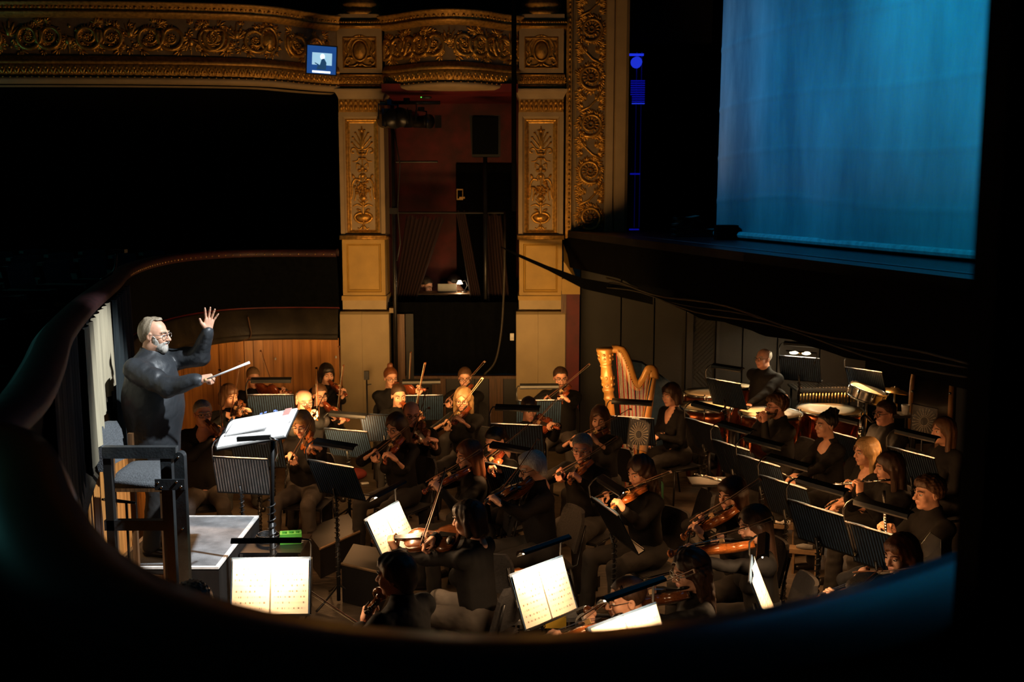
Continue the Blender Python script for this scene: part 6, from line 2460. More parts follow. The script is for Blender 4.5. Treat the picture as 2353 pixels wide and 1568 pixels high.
MB().tube([Vector(at(620, 1006, 7.35)) - L0, Vector(at(637, 1012, 7.35)) - L0, Vector(at(640, 1040, 7.4)) - L0, Vector(at(634, 1060, 7.5)) - L0], 0.008, 7).build('lamp_arm', 'chrome', cs, True)
MB().bar(Vector(at(545, 1010, 7.36)) - L0, Vector(at(622, 1005, 7.36)) - L0, 0.03, 0.03).build('lamp_bar', 'stand_black', cs)
sco = thing('score', 'large open white score on the conductor stand', 'score')
sco.matrix_world = frame_M(cen, ux, uy, un)
sg = MB()


def scP(i, j):
    u, v = i / 12 * 2 - 1, j / 12 * 2 - 1
    return Vector((Wx * 0.97 * u, Wy * 0.98 * v, 0.012 + 0.022 * math.sin(min(1, abs(v) * 1.1) * math.pi) ** 0.8))


sg.grid(scP, 12, 12)
mat('score_paper', (0.93, 0.92, 0.91), 0.75, var=0.03, scale=4)
mat('pink_tab', (0.8, 0.35, 0.3), 0.7)
mat('blue_tab', (0.2, 0.3, 0.7), 0.7)
sg.build('pages', 'score_paper', sco, True)
MB().box(-Wx * .97, Wx * .97, -Wy, Wy, -0.002, 0.008).build('cover', 'white_edge', sco)
MB().box(0.66 * Wx, 0.86 * Wx, 0.35 * Wy, 0.85 * Wy, 0.032, 0.034).build('pink_note', 'pink_tab', sco)
for (u, v) in ((-0.1, 0.75), (0.02, 0.8), (0.30, 0.8), (0.36, 0.72)):
    MB().box(u * Wx, u * Wx + 0.018, v * Wy, v * Wy + 0.03, 0.034, 0.036).build('blue_note', 'blue_tab', sco)
bk_ = MB().add([(-0.82 * Wx, -0.50 * Wy, 0.036), (0.42 * Wx, -0.62 * Wy, 0.05), (0.45 * Wx, 0.55 * Wy, 0.045), (-0.80 * Wx, 0.45 * Wy, 0.036), (-0.82 * Wx, -0.5 * Wy, 0.044), (0.42 * Wx, -0.62 * Wy, 0.058), (0.45 * Wx, 0.55 * Wy, 0.053), (-0.80 * Wx, 0.45 * Wy, 0.044)],
                [(3, 2, 1, 0), (4, 5, 6, 7), (0, 1, 5, 4), (1, 2, 6, 5), (2, 3, 7, 6), (3, 0, 4, 7)])
tb = bk_.build('booklet', 'score_paper')
tb.matrix_world = sco.matrix_world @ Matrix.Translation((0, 0, 0))
tag(tb, 'thin white booklet lying on the open score', 'booklet')

# ------------------------------------------------------------------ other players
def sitter(who, head, yaw_deg, hz=1.22, seat=True, label=None, **kw):
    hp = atz(head[0], head[1], hz)
    P = person(label or who, hp, math.radians(yaw_deg), **kw)
    if seat:
        chair(P['base'], math.radians(yaw_deg), 'black chair under ' + who, seat_z=max(0.36, P['seat'] - 0.02))
    return P, hp


hz_ = atz(1541, 909, 1.22)
kn_ = lambda px, py, Y: at(px, py, Y)
sitter('harpist in a black cardigan', (1541, 907), 212, hair='bob', hair_col='dark_brown', female=True, neck='v', look=(0.1, -0.15, 0),
       lh=dict(p=at(1512, 1002, hz_.y - 0.22), tip=(-0.7, -0.2, -0.5), palm=(0.2, 0.3, -1), kind='rest'), rh=dict(p=at(1523, 998, hz_.y - 0.12), tip=(-0.9, 0, -0.4), palm=(0, -0.5, -1), kind='rest'), seed=60)
# timpanist on a stool
tY = 13.15
tp_ = at(1754, 824, tY)
person('bald timpanist in glasses and a black shirt behind the kettledrums', tp_, math.radians(215), hair='fringe', hair_col='grey', glasses=True, skin='skin_ruddy', floor=0.0, pose='stand', heavy=0.5, wide=1.1, seed=61,
       lh=dict(p=at(1716, 935, tY - 0.55), tip=(-0.3, -0.8, -0.3), palm=(0, 0, -1), kind='grip'), rh=dict(p=at(1806, 910, tY - 0.35), tip=(0.1, -0.7, -0.6), palm=(0, 0, -1), kind='grip'))
# winds
fl_h = atz(1784, 936, 1.22)
sitter('curly bearded flautist in glasses', (1784, 934), 196, hair='curly_short', hair_col='brown', glasses=True, beard=('brown', False), skin='skin_ruddy', seed=62, look=(-0.15, -0.05, 0),
       lh=dict(p=at(1757, 972, fl_h.y - 0.12), tip=(-0.1, -0.2, 0.95), palm=(-0.4, 0.8, 0), kind='neck'), rh=dict(p=at(1746, 968, fl_h.y + 0.25), tip=(0.1, -0.4, 0.8), palm=(-0.6, -0.4, 0), kind='neck'), lpole=(-0.1, 0.1, -0.6))
w25 = atz(1898, 977, 1.22)
sitter('woman with a high dark bun and a scooped neckline', (1898, 976), 196, hair='crest', hair_col='black', female=True, skin='skin_mid', neck='scoop', seed=63, look=(0.05, -0.02, 0),
       lh=dict(p=at(1838, 1098, w25.y - 0.42), tip=(-0.75, -0.35, -0.3), palm=(0, -0.1, -1), kind='grip'), rh=dict(p=at(1832, 1090, w25.y - 0.20), tip=(-0.8, 0, -0.4), palm=(0, 0, -1), kind='rest'))
w26 = atz(2033, 949, 1.26)
sitter('bass clarinet player in glasses', (2033, 949), 200, hz=1.26, hair='short', hair_col='dark_brown', glasses=True, skin='skin_ruddy', heavy=0.5, seed=64, look=(0, -0.1, 0),
       lh=dict(p=at(1990, 1040, w26.y - 0.28), tip=(-0.9, 0.2, 0.2), palm=(0.2, 0.9, 0), kind='grip'), rh=dict(p=at(1992, 1075, w26.y - 0.2), tip=(-0.9, 0.0, 0.1), palm=(0, -0.9, 0), kind='grip'))
sitter('woman with long brown hair at the dark pillar', (2166, 990), 195, hair='long', hair_col='brown', female=True, seed=65)
w28 = atz(1990, 1040, 1.14)
sitter('fair-haired woman in profile', (1990, 1038), 190, hz=1.14, hair='long', hair_col='blond', female=True, neck='v', sleeve='half', seed=66, look=(0.05, -0.08, 0),
       lh=dict(p=at(1938, 1160, w28.y - 0.30), tip=(-0.9, -0.1, -0.1), palm=(0, -0.3, -1), kind='grip'), rh=dict(p=at(1932, 1152, w28.y - 0.08), tip=(-0.9, 0, -0.2), palm=(0, 0, -1), kind='rest'))
w29 = atz(2042, 1078, 1.22)
sitter('flautist with long dark hair raising her flute', (2042, 1074), 192, hair='longer', hair_col='dark_brown', female=True, seed=67, neck='crew', look=(-0.25, -0.12, 0),
       lh=dict(p=at(1975, 1135, w29.y - 0.24), tip=(0.05, 0.2, 0.95), palm=(-0.4, 0.8, 0.2), kind='neck'), rh=dict(p=at(1948, 1128, w29.y + 0.10), tip=(0.2, -0.2, 0.9), palm=(-0.6, -0.5, 0), kind='neck'), lpole=(-0.15, 0.1, -0.6))
w30 = atz(2133, 1135, 1.22)
sitter('young oboist with short curly hair and an ear ring', (2133, 1133), 192, hair='curly_short', hair_col='brown', seed=68, look=(0.0, -0.05, 0), wide=0.92,
       lh=dict(p=at(2046, 1236, w30.y - 0.30), tip=(-0.3, 0.2, 0.85), palm=(-0.7, 0.6, 0), kind='grip'), rh=dict(p=at(2050, 1225, w30.y - 0.05), tip=(-0.4, -0.3, 0.8), palm=(-0.5, -0.6, 0), kind='grip'))
# cellist seen from behind
c37 = atz(908, 1322, 1.26)
c37 = at(908, 1322, c37.y)
lw_ = at(836, 1428, c37.y + 0.22)
cY = math.radians(148)
rh37 = at(822, 1470, c37.y + 0.62)
sitter('cellist seen from behind with cropped brown hair', (908, 1322), 148, hz=1.26, hair='thick', hair_col='dark_brown', skin='skin_fair', seed=69, sleeve='three', wide=1.05,
       lh=dict(p=lw_, tip=(0.15, 0.15, 0.95), palm=(0.6, 0.3, 0), kind='neck'), rh=dict(p=rh37, tip=(-0.7, 0.3, -0.4), palm=(0, 0, -1), kind='grip'), lpole=(-0.5, 0.0, -0.3), look=(0.25, -0.1, 0))
sitter('brown-haired player cut off by the box rail', (442, 1394), 120, hz=1.24, hair='curly_short', hair_col='brown', seed=70)
# people in the box
pb = at(978, 655, 15.35)
person('dark-haired person bent over the desk in the red box', pb, math.radians(-25), hair='short', hair_col='black', floor=1.15, seed=71, look=(0, -0.5, 0), feet=False)
pb2 = at(1043, 652, 15.55)
person('person half hidden behind the laptop in the red box', pb2, math.radians(200), hair='short', hair_col='black', floor=1.15, seed=72, look=(0, -0.4, 0), feet=False)

# cello
CM = violin_meshes(2.05, 'brown')
ct = thing('cello', 'dark brown cello between the knees of the cropped-haired cellist', 'cello')
sc_top = at(874, 1362, c37.y + 0.10)
tail = Vector((c37.x - 0.33, c37.y + 0.62, 0.28))
ca = (sc_top - tail).normalized()
cn = Vector((-0.85, 0.53, 0.0))
cn = (cn - ca * cn.dot(ca)).normalized()
tail = sc_top - ca * 1.19
ct.matrix_world = frame_M(tail, ca.cross(cn), ca, cn)
cb_ = put(CM['body'], 'body', ct)
put(CM['edge'], 'edge', cb_)
put(CM['sound_hole'], 'sound_holes', cb_)['kind'] = 'stuff'
for nm in ('neck', 'fingerboard', 'tailpiece', 'bridge'):
    put(CM[nm], nm, ct)
put(CM['strings'], 'strings', ct)['kind'] = 'stuff'
for i in range(4):
    put(CM['peg'], 'peg', ct, Matrix.Translation((0, (0.508 + 0.013 * i) * 2.05, (0.012 - 0.004 * i) * 2.05)) @ Matrix.Diagonal((1 if i % 2 else -1, 1, 1, 1)))
MB().cyl((0, 0, 0), (0, -min(0.4, max(0.1, tail.z / max(0.3, ca.z))), 0), 0.006, 8).build('endpin', 'chrome', ct, True)
q0, q1 = at(815, 1428, c37.y + 0.75), at(706, 1358, c37.y + 0.65)
bd_ = (q1 - q0).normalized()
q0 = q1 - bd_ * 0.72
bz = (Vector((0, 0, 1)) - bd_ * bd_.z).normalized()
bow(frame_M(q0, bd_.cross(bz), bd_, bz), 'cello bow reaching towards the bright page at the podium', 1.0)

# flutes, oboe, bass clarinet
mat('silver', (0.80, 0.76, 0.70), 0.2, 1.0, var=0.08)
mat('brass', (0.75, 0.52, 0.22), 0.25, 1.0, var=0.1)


def flute(a, b, label, m='silver', r=0.0095, name='flute', keys=9):
    a, b = Vector(a), Vector(b)
    t = thing(name, label, name, a)
    d = b - a
    n = d.length
    u = d.normalized()
    MB().tube([(0, 0, 0), d * 0.30], r, 10).build('head_joint', m, t, True)
    MB().tube([d * 0.30, d * 0.32, d * 0.82], [r * 1.15, r * 1.05, r], 10).build('body_joint', m, t, True)
    MB().tube([d * 0.82, d * 0.84, d], [r * 1.15, r, r], 10).build('foot_joint', m, t, True)
    upv = (Vector((0, 0, 1)) - u * u.z).normalized()
    km = MB().lathe([(0.008, 0), (0.008, 0.003), (0.004, 0.005)], (0, 0, 0), 8).mesh('key', m if name != 'oboe' else 'silver', True)
    s = u.cross(upv)
    for i in range(keys):
        put(km, 'key', t, frame_M(d * (0.36 + 0.6 * i / keys) + upv * r, s, u, upv))
    MB().tube([d * 0.34 + (upv + s) * r * 0.9, d * 0.95 + (upv + s) * r * 0.9], 0.0022, 5).build('key_rod', 'silver', t, True)
    if name != 'oboe':
        MB().ell(d * 0.07 + upv * r * 0.8, (0.012, 0.012, 0.004), 8, 5).build('lip_plate', m, t, True)
    return t


flute(at(2046, 1103, w29.y - 0.14), at(1912, 1115, w29.y - 0.05), 'silver flute raised by the long-haired flautist')
flute(at(1782, 953, fl_h.y - 0.09), at(1738, 949, fl_h.y + 0.10), 'small dark piccolo at the lips of the bearded player', 'ebony', 0.009, 'piccolo', 6)
flute(at(1798, 1088, w25.y - 0.47), at(1858, 1121, w25.y - 0.52), 'silver flute lying in the lap of the woman with the high bun')
flute(at(1896, 1166, w28.y - 0.42), at(1925, 1150, w28.y - 0.30), 'short dark piccolo held in the lap of the fair-haired woman', 'ebony', 0.008, 'piccolo', 5)
flute(at(2031, 1128, w30.y - 0.30), at(2036, 1246, w30.y - 0.42), 'black oboe held upright by the young curly-haired player', 'ebony', 0.011, 'oboe', 11)
flute(at(1596, 1090, 9.05), at(1662, 1107, 8.9), 'silver flute lying on the small black tray table')
tt = thing('tray_table', 'small black tray table holding a silver flute', 'table', (at(1630, 1100, 9.0).x, 9.0, 0))
zt_ = at(1630, 1100, 9.0).z - 0.02
MB().box(-0.17, 0.17, -0.13, 0.13, zt_ - 0.02, zt_).build('tray', 'stand_black', tt)
MB().cyl((0, 0, 0.01), (0, 0, zt_ - 0.02), 0.014, 8).build('pole', 'stand_black', tt, True)
for k in range(3):
    a = k * 2.094
    MB().bar((0, 0, 0.1), (0.22 * math.cos(a), 0.22 * math.sin(a), 0.01), 0.02, 0.012).build('leg', 'stand_black', tt)
bc = thing('bass_clarinet', 'bass clarinet with a curved silver neck in front of the bespectacled player', 'clarinet', at(1978, 1060, w26.y - 0.3))
l0 = bc.location.copy()
MB().tube([p - l0 for p in catmull([at(2013, 962, w26.y - 0.12), at(2004, 970, w26.y - 0.16), at(1995, 961, w26.y - 0.2), at(1986, 956, w26.y - 0.25), at(1979, 966, w26.y - 0.28), at(1977, 985, w26.y - 0.30)], 5)], [0.012] * 8 + [0.015] * 18, 10).build('neck', 'silver', bc, True)
MB().tube([at(1977, 985, w26.y - 0.3) - l0, at(1975, 1012, w26.y - 0.3) - l0], [0.02, 0.024], 10).build('upper_joint', 'silver', bc, True)
MB().tube([at(1975, 1012, w26.y - 0.3) - l0, at(1972, 1120, w26.y - 0.32) - l0], 0.022, 10).build('lower_joint', 'ebony', bc, True)
for i in range(7):
    q = at(1978, 990 + 13 * i, w26.y - 0.325) - l0
    MB().ell(q, (0.012, 0.006, 0.010), 8, 5).build('key', 'silver', bc, True)
MB().lathe([(0.024, 0.06), (0.03, 0.02), (0.055, -0.03), (0.07, -0.05)], at(1972, 1120, w26.y - 0.32) - l0, 16).build('bell', 'silver', bc, True)

# ------------------------------------------------------------------ music stands (desk middle in the photograph, direction the page faces)
ST = stand_px
mat('bulb_hot', (1, 0.95, 0.85), 0.5, emit=(1.0, 0.85, 0.55), estr=5.0)
ST(624, 938, 92, 'black music stand before the player with tied back hair', z=0.98)
ST(553, 1097, 80, 'slatted stand showing white sheets behind the tall conductor stand', z=0.86, tilt=0.25, cover='white_edge')
ST(592, 1040, 85, 'slatted stand just behind the wide flat conductor desk', z=0.86)
ST(772, 1103, 58, 'slatted stand on a long pole left of the long-haired woman', z=0.92, tilt=0.45)
ST(800, 1020, 70, 'low stand behind the blonde bobbed woman', z=0.70)
ST(901, 1222, 338, 'stand with a glowing page before the violist seen from behind', z=0.90, tilt=0.50, power=16, wires=True, lampcol=(1.0, 0.60, 0.30))
ST(624, 1345, 272, 'stand with a glowing double page in front of the podium', z=0.86, tilt=0.30, power=18, wires=True, lampcol=(1.0, 0.62, 0.33))
ST(1246, 1360, 316, 'stand with a bright tilted page beside the cropped-haired man', z=0.80, tilt=0.40, power=16, wires=True, lampcol=(1.0, 0.60, 0.30))
ST(1745, 1364, 346, 'stand with a narrow bright page under the straight-haired violist', z=0.82, tilt=0.42, power=16, wires=True, lampcol=(1.0, 0.60, 0.30))
ST(1452, 1492, 311, 'lowest stand with a bright page cut by the box rail', z=1.06, tilt=0.45, power=11, wires=True, lampcol=(1.0, 0.60, 0.30))
ST(968, 938, 95, 'stand in front of the top bun player', z=0.85)
ST(885, 985, 80, 'stand left of the half hidden bald man', z=0.85, lamp=False)
ST(1238, 950, 92, 'stand at the second pilaster with a navy folder', z=0.85)
ST(1188, 1010, 80, 'stand below the dark woman playing between two stands', z=0.95)
ST(1172, 1110, 52, 'teal lit stand behind the white-haired player', z=0.82)
ST(1450, 990, 72, 'stand with a navy folder beside the harp', z=0.80, power=7)
ST(1412, 1205, 18, 'thin edge-on stand below the woman with dark curls', z=0.86, tilt=0.5)
ST(1622, 1005, 30, 'woodwind stand nearest the harpist', z=0.90)
ST(1688, 1060, 30, 'woodwind stand in front of the bearded flautist', z=0.90)
ST(1752, 1098, 32, 'third woodwind stand counting from the harpist', z=0.90)
ST(1808, 1150, 32, 'fourth woodwind stand counting from the harpist', z=0.90)
ST(1882, 1212, 34, 'big navy slatted stand in front of the long-haired flautist', z=0.92)
ST(2020, 1266, 36, 'stand in front of the young oboist', z=0.86)
ST(1934, 1030, 28, 'stand between the high bun woman and the bass clarinet', z=0.70)
ST(2100, 1078, 30, 'stand beside the dark pillar', z=0.90)
ST(1838, 848, 60, 'tall percussion stand with a lit double bulb lamp', z=1.12, power=16, lampcol=(1.0, 0.8, 0.5))
ST(1988, 878, 40, 'percussion stand above the snare drum', z=1.0, power=14)
ST(1668, 905, 40, 'stand in front of the kettledrums', z=0.98, power=14)

twl = thing('twin_bulb_lamp', 'lit double bulb lamp above the tall percussion stand', 'lamp', at(1838, 812, 12.75))
MB().bar((-0.16, 0, 0.03), (0.20, 0, 0.0), 0.05, 0.012).build('hood', 'stand_black', twl)
for x_ in (-0.075, 0.075):
    MB().ell((x_, -0.015, 0.005 - 0.06 * x_), (0.055, 0.02, 0.020), 12, 8).build('bulb', 'bulb_hot', twl, True)
MB().ell((0.0, -0.015, 0.002), (0.018, 0.014, 0.014), 8, 6).build('bulb_socket', 'stud', twl, True)
MB().tube([(0.20, 0, 0.0), (0.205, 0, -0.05), (0.17, 0.01, -0.16)], 0.006, 6).build('arm', 'stand_black', twl, True)

# ------------------------------------------------------------------ harp
mat('harp_gold', (0.40, 0.19, 0.045), 0.35, 0.15, var=0.2, scale=14, stretch=(1, 1, 0.3), coat=0.4)
mat('harp_board', (0.60, 0.32, 0.09), 0.4, var=0.15, scale=10, stretch=(1, 1, 0.2), coat=0.4)
mat('string_red', (0.5, 0.02, 0.02), 0.5)
mat('string_pale', (0.55, 0.50, 0.42), 0.5)
YH = 11.55
hb = at(1436, 1178, YH)
hr = thing('harp', 'tall golden pedal harp with a carved column', 'harp', (hb.x, YH, 0))
hq = lambda px, py, dy=0.0: at(px, py, YH + dy) - Vector((hb.x, YH, 0))
ctop, cbot = hq(1389, 800), hq(1424, 1172)
ax_ = (cbot - ctop)
prof = [(0.0, 0.090), (0.012, 0.092), (0.03, 0.080), (0.05, 0.074), (0.07, 0.078), (0.085, 0.066), (0.10, 0.060), (0.105, 0.070), (0.115, 0.058), (0.16, 0.068), (0.21, 0.066), (0.24, 0.055), (0.245, 0.068), (0.26, 0.066), (0.27, 0.052), (0.30, 0.058), (0.305, 0.064), (0.32, 0.048), (0.50, 0.046), (0.8, 0.044), (0.92, 0.050), (1.0, 0.06)]
MB().tube([ctop + ax_ * t for t, r in prof], [r for t, r in prof], 18).build('column', 'harp_gold', hr, True)
cvr = MB()
for k in range(7):
    a = 2 * math.pi * k / 7
    for (t, r, q) in ((0.04, 0.078, 0.020), (0.065, 0.075, 0.016), (0.18, 0.066, 0.026), (0.22, 0.062, 0.020)):
        cvr.ell(ctop + ax_ * t + Vector((math.cos(a) * r, math.sin(a) * r, 0)), (0.016, 0.016, q), 6, 5)
cvr.build('column_carving', 'harp_gold', hr, True)
nk_ = catmull([hq(1405, 802), hq(1425, 806), hq(1440, 835), hq(1452, 872), hq(1466, 888), hq(1480, 872), hq(1490, 852), hq(1500, 852), hq(1504, 872)], 6)
MB().tube(nk_, [0.045] * 6 + [0.062] * 12 + [0.055] * 10 + [0.050] * 8 + [0.055] * 13, 12, flat=(Vector((0, 1, 0)), 0.55)).build('neck', 'harp_gold', hr, True)
pins = MB()
for i in range(26):
    p = nk_[4 + int(i * 1.05)]
    pins.cyl(p + Vector((0, -0.05, -0.02)), p + Vector((0, -0.03, -0.02)), 0.005, 5)
pins.build('tuning_pins', 'brass', hr)['kind'] = 'stuff'
s0, s1 = hq(1500, 868), hq(1442, 1168)
sbx = MB()
nS = 16


def sbP(i, j):
    t = j / nS
    a = math.pi * (i / 14) - math.pi * 0.10
    r = 0.055 + 0.115 * t
    c = s0.lerp(s1, t)
    u = (s1 - s0).normalized()
    outv = Vector((-u.z, 0, u.x))
    if outv.x < 0:
        outv = -outv
    return c + outv * (r * 0.75 * math.sin(a * 1.0)) + Vector((0, -1, 0)) * (r * math.cos(a))


sbx.grid(sbP, 14, nS)
sbx.build('sound_box', 'harp_gold', hr, True)
brd = MB()
u_ = (s1 - s0).normalized()
brd.grid(lambda i, j: s0.lerp(s1, j / nS) + Vector((0, -1, 0)) * (0.057 + 0.118 * j / nS) * (1 - 2 * i / 4) + Vector((u_.z, 0, -u_.x)) * 0.03, 4, nS)
brd.build('sound_board', 'harp_board', hr, True)
MB().box(hb.x * 0 - 0.16, 0.16, -0.19, 0.19, 0.0, 0.11).build('base', 'harp_gold', hr)
for sgn, nm, m in ((0, 'strings_pale', 'string_pale'), (1, 'strings_red', 'string_red')):
    stx = MB()
    for i in range(30):
        if (i % 4 == 0) != bool(sgn):
            continue
        a = nk_[3 + int(i * 1.12)] + Vector((0, -0.035, -0.03))
        t = 0.92 - 0.80 * i / 29
        b = s0.lerp(s1, t) + Vector((u_.z, 0, -u_.x)) * 0.035
        stx.tube([a, b], 0.0024, 4)
    stx.build(nm, m, hr)['kind'] = 'stuff'
mat('clear_plate', (0.8, 0.8, 0.8), 0.08, trans=0.0, alpha=0.12)
mat('white_dot', (0.75, 0.70, 0.60), 0.5)


def fan_plate(pts, label, Y):
    P = [at(x, y, Y) for x, y in pts]
    c = sum(P, Vector()) / 4
    t = thing('fan_screen', label, 'screen', (c.x, Y, 0))
    o = Vector((c.x, Y, 0))
    MB().add([p - o for p in P] + [p - o + Vector((0, 0.006, 0)) for p in P], [(0, 1, 2, 3), (7, 6, 5, 4), (0, 4, 5, 1), (1, 5, 6, 2), (2, 6, 7, 3), (3, 7, 4, 0)]).build('plate', 'clear_plate', t)
    MB().tube([p - o for p in P + [P[0]]], 0.006, 6).build('rim', 'chrome', t)
    d = MB()
    for k in range(22):
        a = 2 * math.pi * k / 22
        for r in range(3, 9):
            w_, h_ = (P[1] - P[0]).length * 0.5, (P[3] - P[0]).length * 0.5
            q = c - o + Vector((math.cos(a) * r / 9 * w_ * 0.95, -0.006, math.sin(a) * r / 9 * h_ * 0.95))
            d.ell(q, (0.006, 0.003, 0.006), 5, 4)
    d.build('dots', 'white_dot', t)['kind'] = 'stuff'
    MB().cyl((0, 0.02, 0.0), (0, 0.02, c.z), 0.012, 8).build('pole', 'stand_black', t, True)
    MB().lathe([(0.18, 0), (0.18, 0.012), (0.02, 0.03)], (0, 0.02, 0), 18).build('base', 'stand_black', t, True)


fan_plate([(1447, 962), (1496, 966), (1487, 1040), (1440, 1026)], 'clear screen with a fan of white dots in front of the harp', 11.0)
fan_plate([(2095, 928), (2155, 940), (2150, 1010), (2092, 996)], 'clear screen with a fan of white dots before the bass drum', 11.6)

# ------------------------------------------------------------------ percussion
mat('copper', (0.42, 0.12, 0.05), 0.25, 0.9, var=0.25, scale=10, bump=0.1)
mat('drum_skin', (0.78, 0.66, 0.46), 0.5, var=0.06, scale=5)
mat('hoop_wood', (0.36, 0.18, 0.06), 0.4, var=0.2)
mat('drum_shell', (0.02, 0.016, 0.012), 0.35, var=0.3)


def timp(px, py, r, z, label):
    c = atz(px, py, z)
    t = thing('kettledrum', label, 'drum', (c.x, c.y, 0))
    MB().lathe([(0.08, z - 0.55), (r * 0.55, z - 0.46), (r * 0.82, z - 0.30), (r * 0.94, z - 0.12), (r * 0.95, z - 0.02)], (0, 0, 0), 28).build('bowl', 'copper', t, True)
    MB().lathe([(r * 0.99, z - 0.02), (r, z), (r * 0.985, z + 0.012), (r * 0.96, z + 0.006)], (0, 0, 0), 32, None, False).build('hoop', 'chrome', t, True)
    MB().lathe([(r * 0.965, z + 0.004), (r * 0.5, z + 0.006), (0.01, z + 0.006)], (0, 0, 0), 32).build('drum_head', 'drum_skin', t, True)
    for k in range(6):
        a = k * math.pi / 3 + 0.3
        MB().cyl((r * math.cos(a), r * math.sin(a), z - 0.10), (r * math.cos(a), r * math.sin(a), z + 0.03), 0.008, 6).build('tension_rod', 'chrome', t, True)
    for k in range(4):
        a = k * math.pi / 2 + 0.7
        MB().tube([(r * 0.97 * math.cos(a), r * 0.97 * math.sin(a), z - 0.06), (r * 0.98 * math.cos(a), r * 0.98 * math.sin(a), 0.4), (r * 0.75 * math.cos(a), r * 0.75 * math.sin(a), 0.02)], 0.02, 8).build('strut', 'copper', t, True)
    MB().lathe([(0.16, 0.0), (0.16, 0.05), (0.08, 0.12), (0.07, z - 0.54)], (0, 0, 0), 16).build('base', 'black_metal', t, True)


timp(1622, 903, 0.30, 0.95, 'pale kettledrum behind the stand, farthest from the rail')
timp(1683, 887, 0.25, 0.98, 'small kettledrum partly hidden behind the timpanist stand')
timp(1622, 934, 0.335, 0.92, 'kettledrum beside the harpist')
timp(1770, 950, 0.37, 0.92, 'kettledrum behind the bearded flautist')
timp(1907, 942, 0.39, 0.92, 'largest kettledrum with the bright tan head')
# bass drum
bc_ = at(2143, 935, 12.3)
bdm = thing('bass_drum', 'big bass drum with wooden hoops standing by the dark pillar', 'drum', (bc_.x, bc_.y, 0))
ax2 = Vector((0.90, -0.42, 0.02)).normalized()
rot = ax2.to_track_quat('Z', 'Y').to_matrix()
R_ = 0.40
MB().lathe([(R_ * 0.97, -0.19), (R_ * 0.97, 0.19)], (0, 0, bc_.z), 40, rot, False).build('shell', 'drum_shell', bdm, True)
for s in (-1, 1):
    MB().lathe([(R_ * 0.96, s * 0.235), (R_ * 1.01, s * 0.235), (R_ * 1.01, s * 0.185), (R_ * 0.96, s * 0.185)], (0, 0, bc_.z), 40, rot, False).build('hoop', 'hoop_wood', bdm, True)
    MB().lathe([(0.01, s * 0.215), (R_ * 0.5, s * 0.215), (R_ * 0.97, s * 0.213)], (0, 0, bc_.z), 40, rot, False).build('drum_head', 'ochre', bdm, True)
for k in range(8):
    a = k * math.pi / 4 + 0.2
    for s in (-1, 1):
        p = rot @ Vector((R_ * 1.02 * math.cos(a), R_ * 1.02 * math.sin(a), s * 0.20)) + Vector((0, 0, bc_.z))
        MB().ell(p, (0.018, 0.018, 0.018), 6, 4).build('claw', 'chrome', bdm, True)
for s in (-1, 1):
    for q in (-0.2, 0.2):
        MB().cyl(Vector((0.3 * s * 0.42, 0.3 * s * 0.9, bc_.z - 0.25)) + ax2 * q, Vector((0.38 * s * 0.42, 0.38 * s * 0.9, 0.0)) + ax2 * q, 0.014, 8).build('stand_leg', 'black_metal', bdm, True)
# snare drum on a stand
sp_ = at(1992, 905, 12.6)
sn = thing('snare_drum', 'tilted snare drum with bright chrome fittings', 'drum', (sp_.x, sp_.y, 0))
tl = Matrix.Rotation(0.25, 3, 'Y') @ Matrix.Rotation(0.12, 3, 'X')
MB().lathe([(0.215, -0.06), (0.215, 0.06)], (0, 0, sp_.z), 32, tl, False).build('shell', 'chrome', sn, True)
MB().lathe([(0.21, 0.058), (0.01, 0.060)], (0, 0, sp_.z), 32, tl, False).build('drum_head', 'drum_skin', sn, True)
for s in (-1, 1):
    MB().lathe([(0.21, s * 0.05), (0.228, s * 0.05), (0.228, s * 0.07), (0.21, s * 0.07)], (0, 0, sp_.z), 32, tl, False).build('hoop', 'chrome', sn, True)
for k in range(8):
    a = k * math.pi / 4
    p = tl @ Vector((0.228 * math.cos(a), 0.228 * math.sin(a), 0)) + Vector((0, 0, sp_.z))
    MB().cyl(p + tl @ Vector((0, 0, -0.06)), p + tl @ Vector((0, 0, 0.06)), 0.012, 6).build('lug', 'chrome', sn, True)
MB().cyl((0, 0, 0.25), (0, 0, sp_.z - 0.08), 0.014, 8).build('stand_pole', 'chrome', sn, True)
for k in range(3):
    a = k * 2.094 + 0.4
    MB().cyl((0, 0, 0.35), (0.28 * math.cos(a), 0.28 * math.sin(a), 0.01), 0.010, 8).build('stand_leg', 'chrome', sn, True)
cp = at(2056, 897, 13.0)
cyb = thing('cymbal', 'brass cymbal on a stand behind the snare drum', 'cymbal', (cp.x, cp.y, 0))
MB().lathe([(0.012, 0.035), (0.05, 0.03), (0.06, 0.012), (0.22, -0.012), (0.22, -0.014)], (0, 0, cp.z), 32, Matrix.Rotation(0.12, 3, 'Y'), False).build('plate', 'brass', cyb, True)
MB().cyl((0, 0, 0.02), (0, 0, cp.z + 0.05), 0.012, 8).build('pole', 'chrome', cyb, True)
for k in range(3):
    a = k * 2.094
    MB().cyl((0, 0, 0.3), (0.26 * math.cos(a), 0.26 * math.sin(a), 0.01), 0.010, 8).build('leg', 'chrome', cyb, True)
gk = at(1895, 885, 13.6)
gs = thing('glockenspiel', 'dark bar percussion keyboard behind the biggest kettledrum', 'glockenspiel', (gk.x, gk.y, 0))
MB().box(-0.42, 0.42, -0.22, 0.22, gk.z - 0.05, gk.z - 0.02).build('frame', 'black_wood', gs)
barm = MB().box(-0.012, 0.012, -0.16, 0.14, 0, 0.012).mesh('bar', 'silver')
for i in range(20):
    put(barm, 'bar', gs, Matrix.Translation((-0.38 + 0.04 * i, 0, gk.z - 0.015)) @ Matrix.Diagonal((1, 1 - 0.018 * i, 1, 1)))
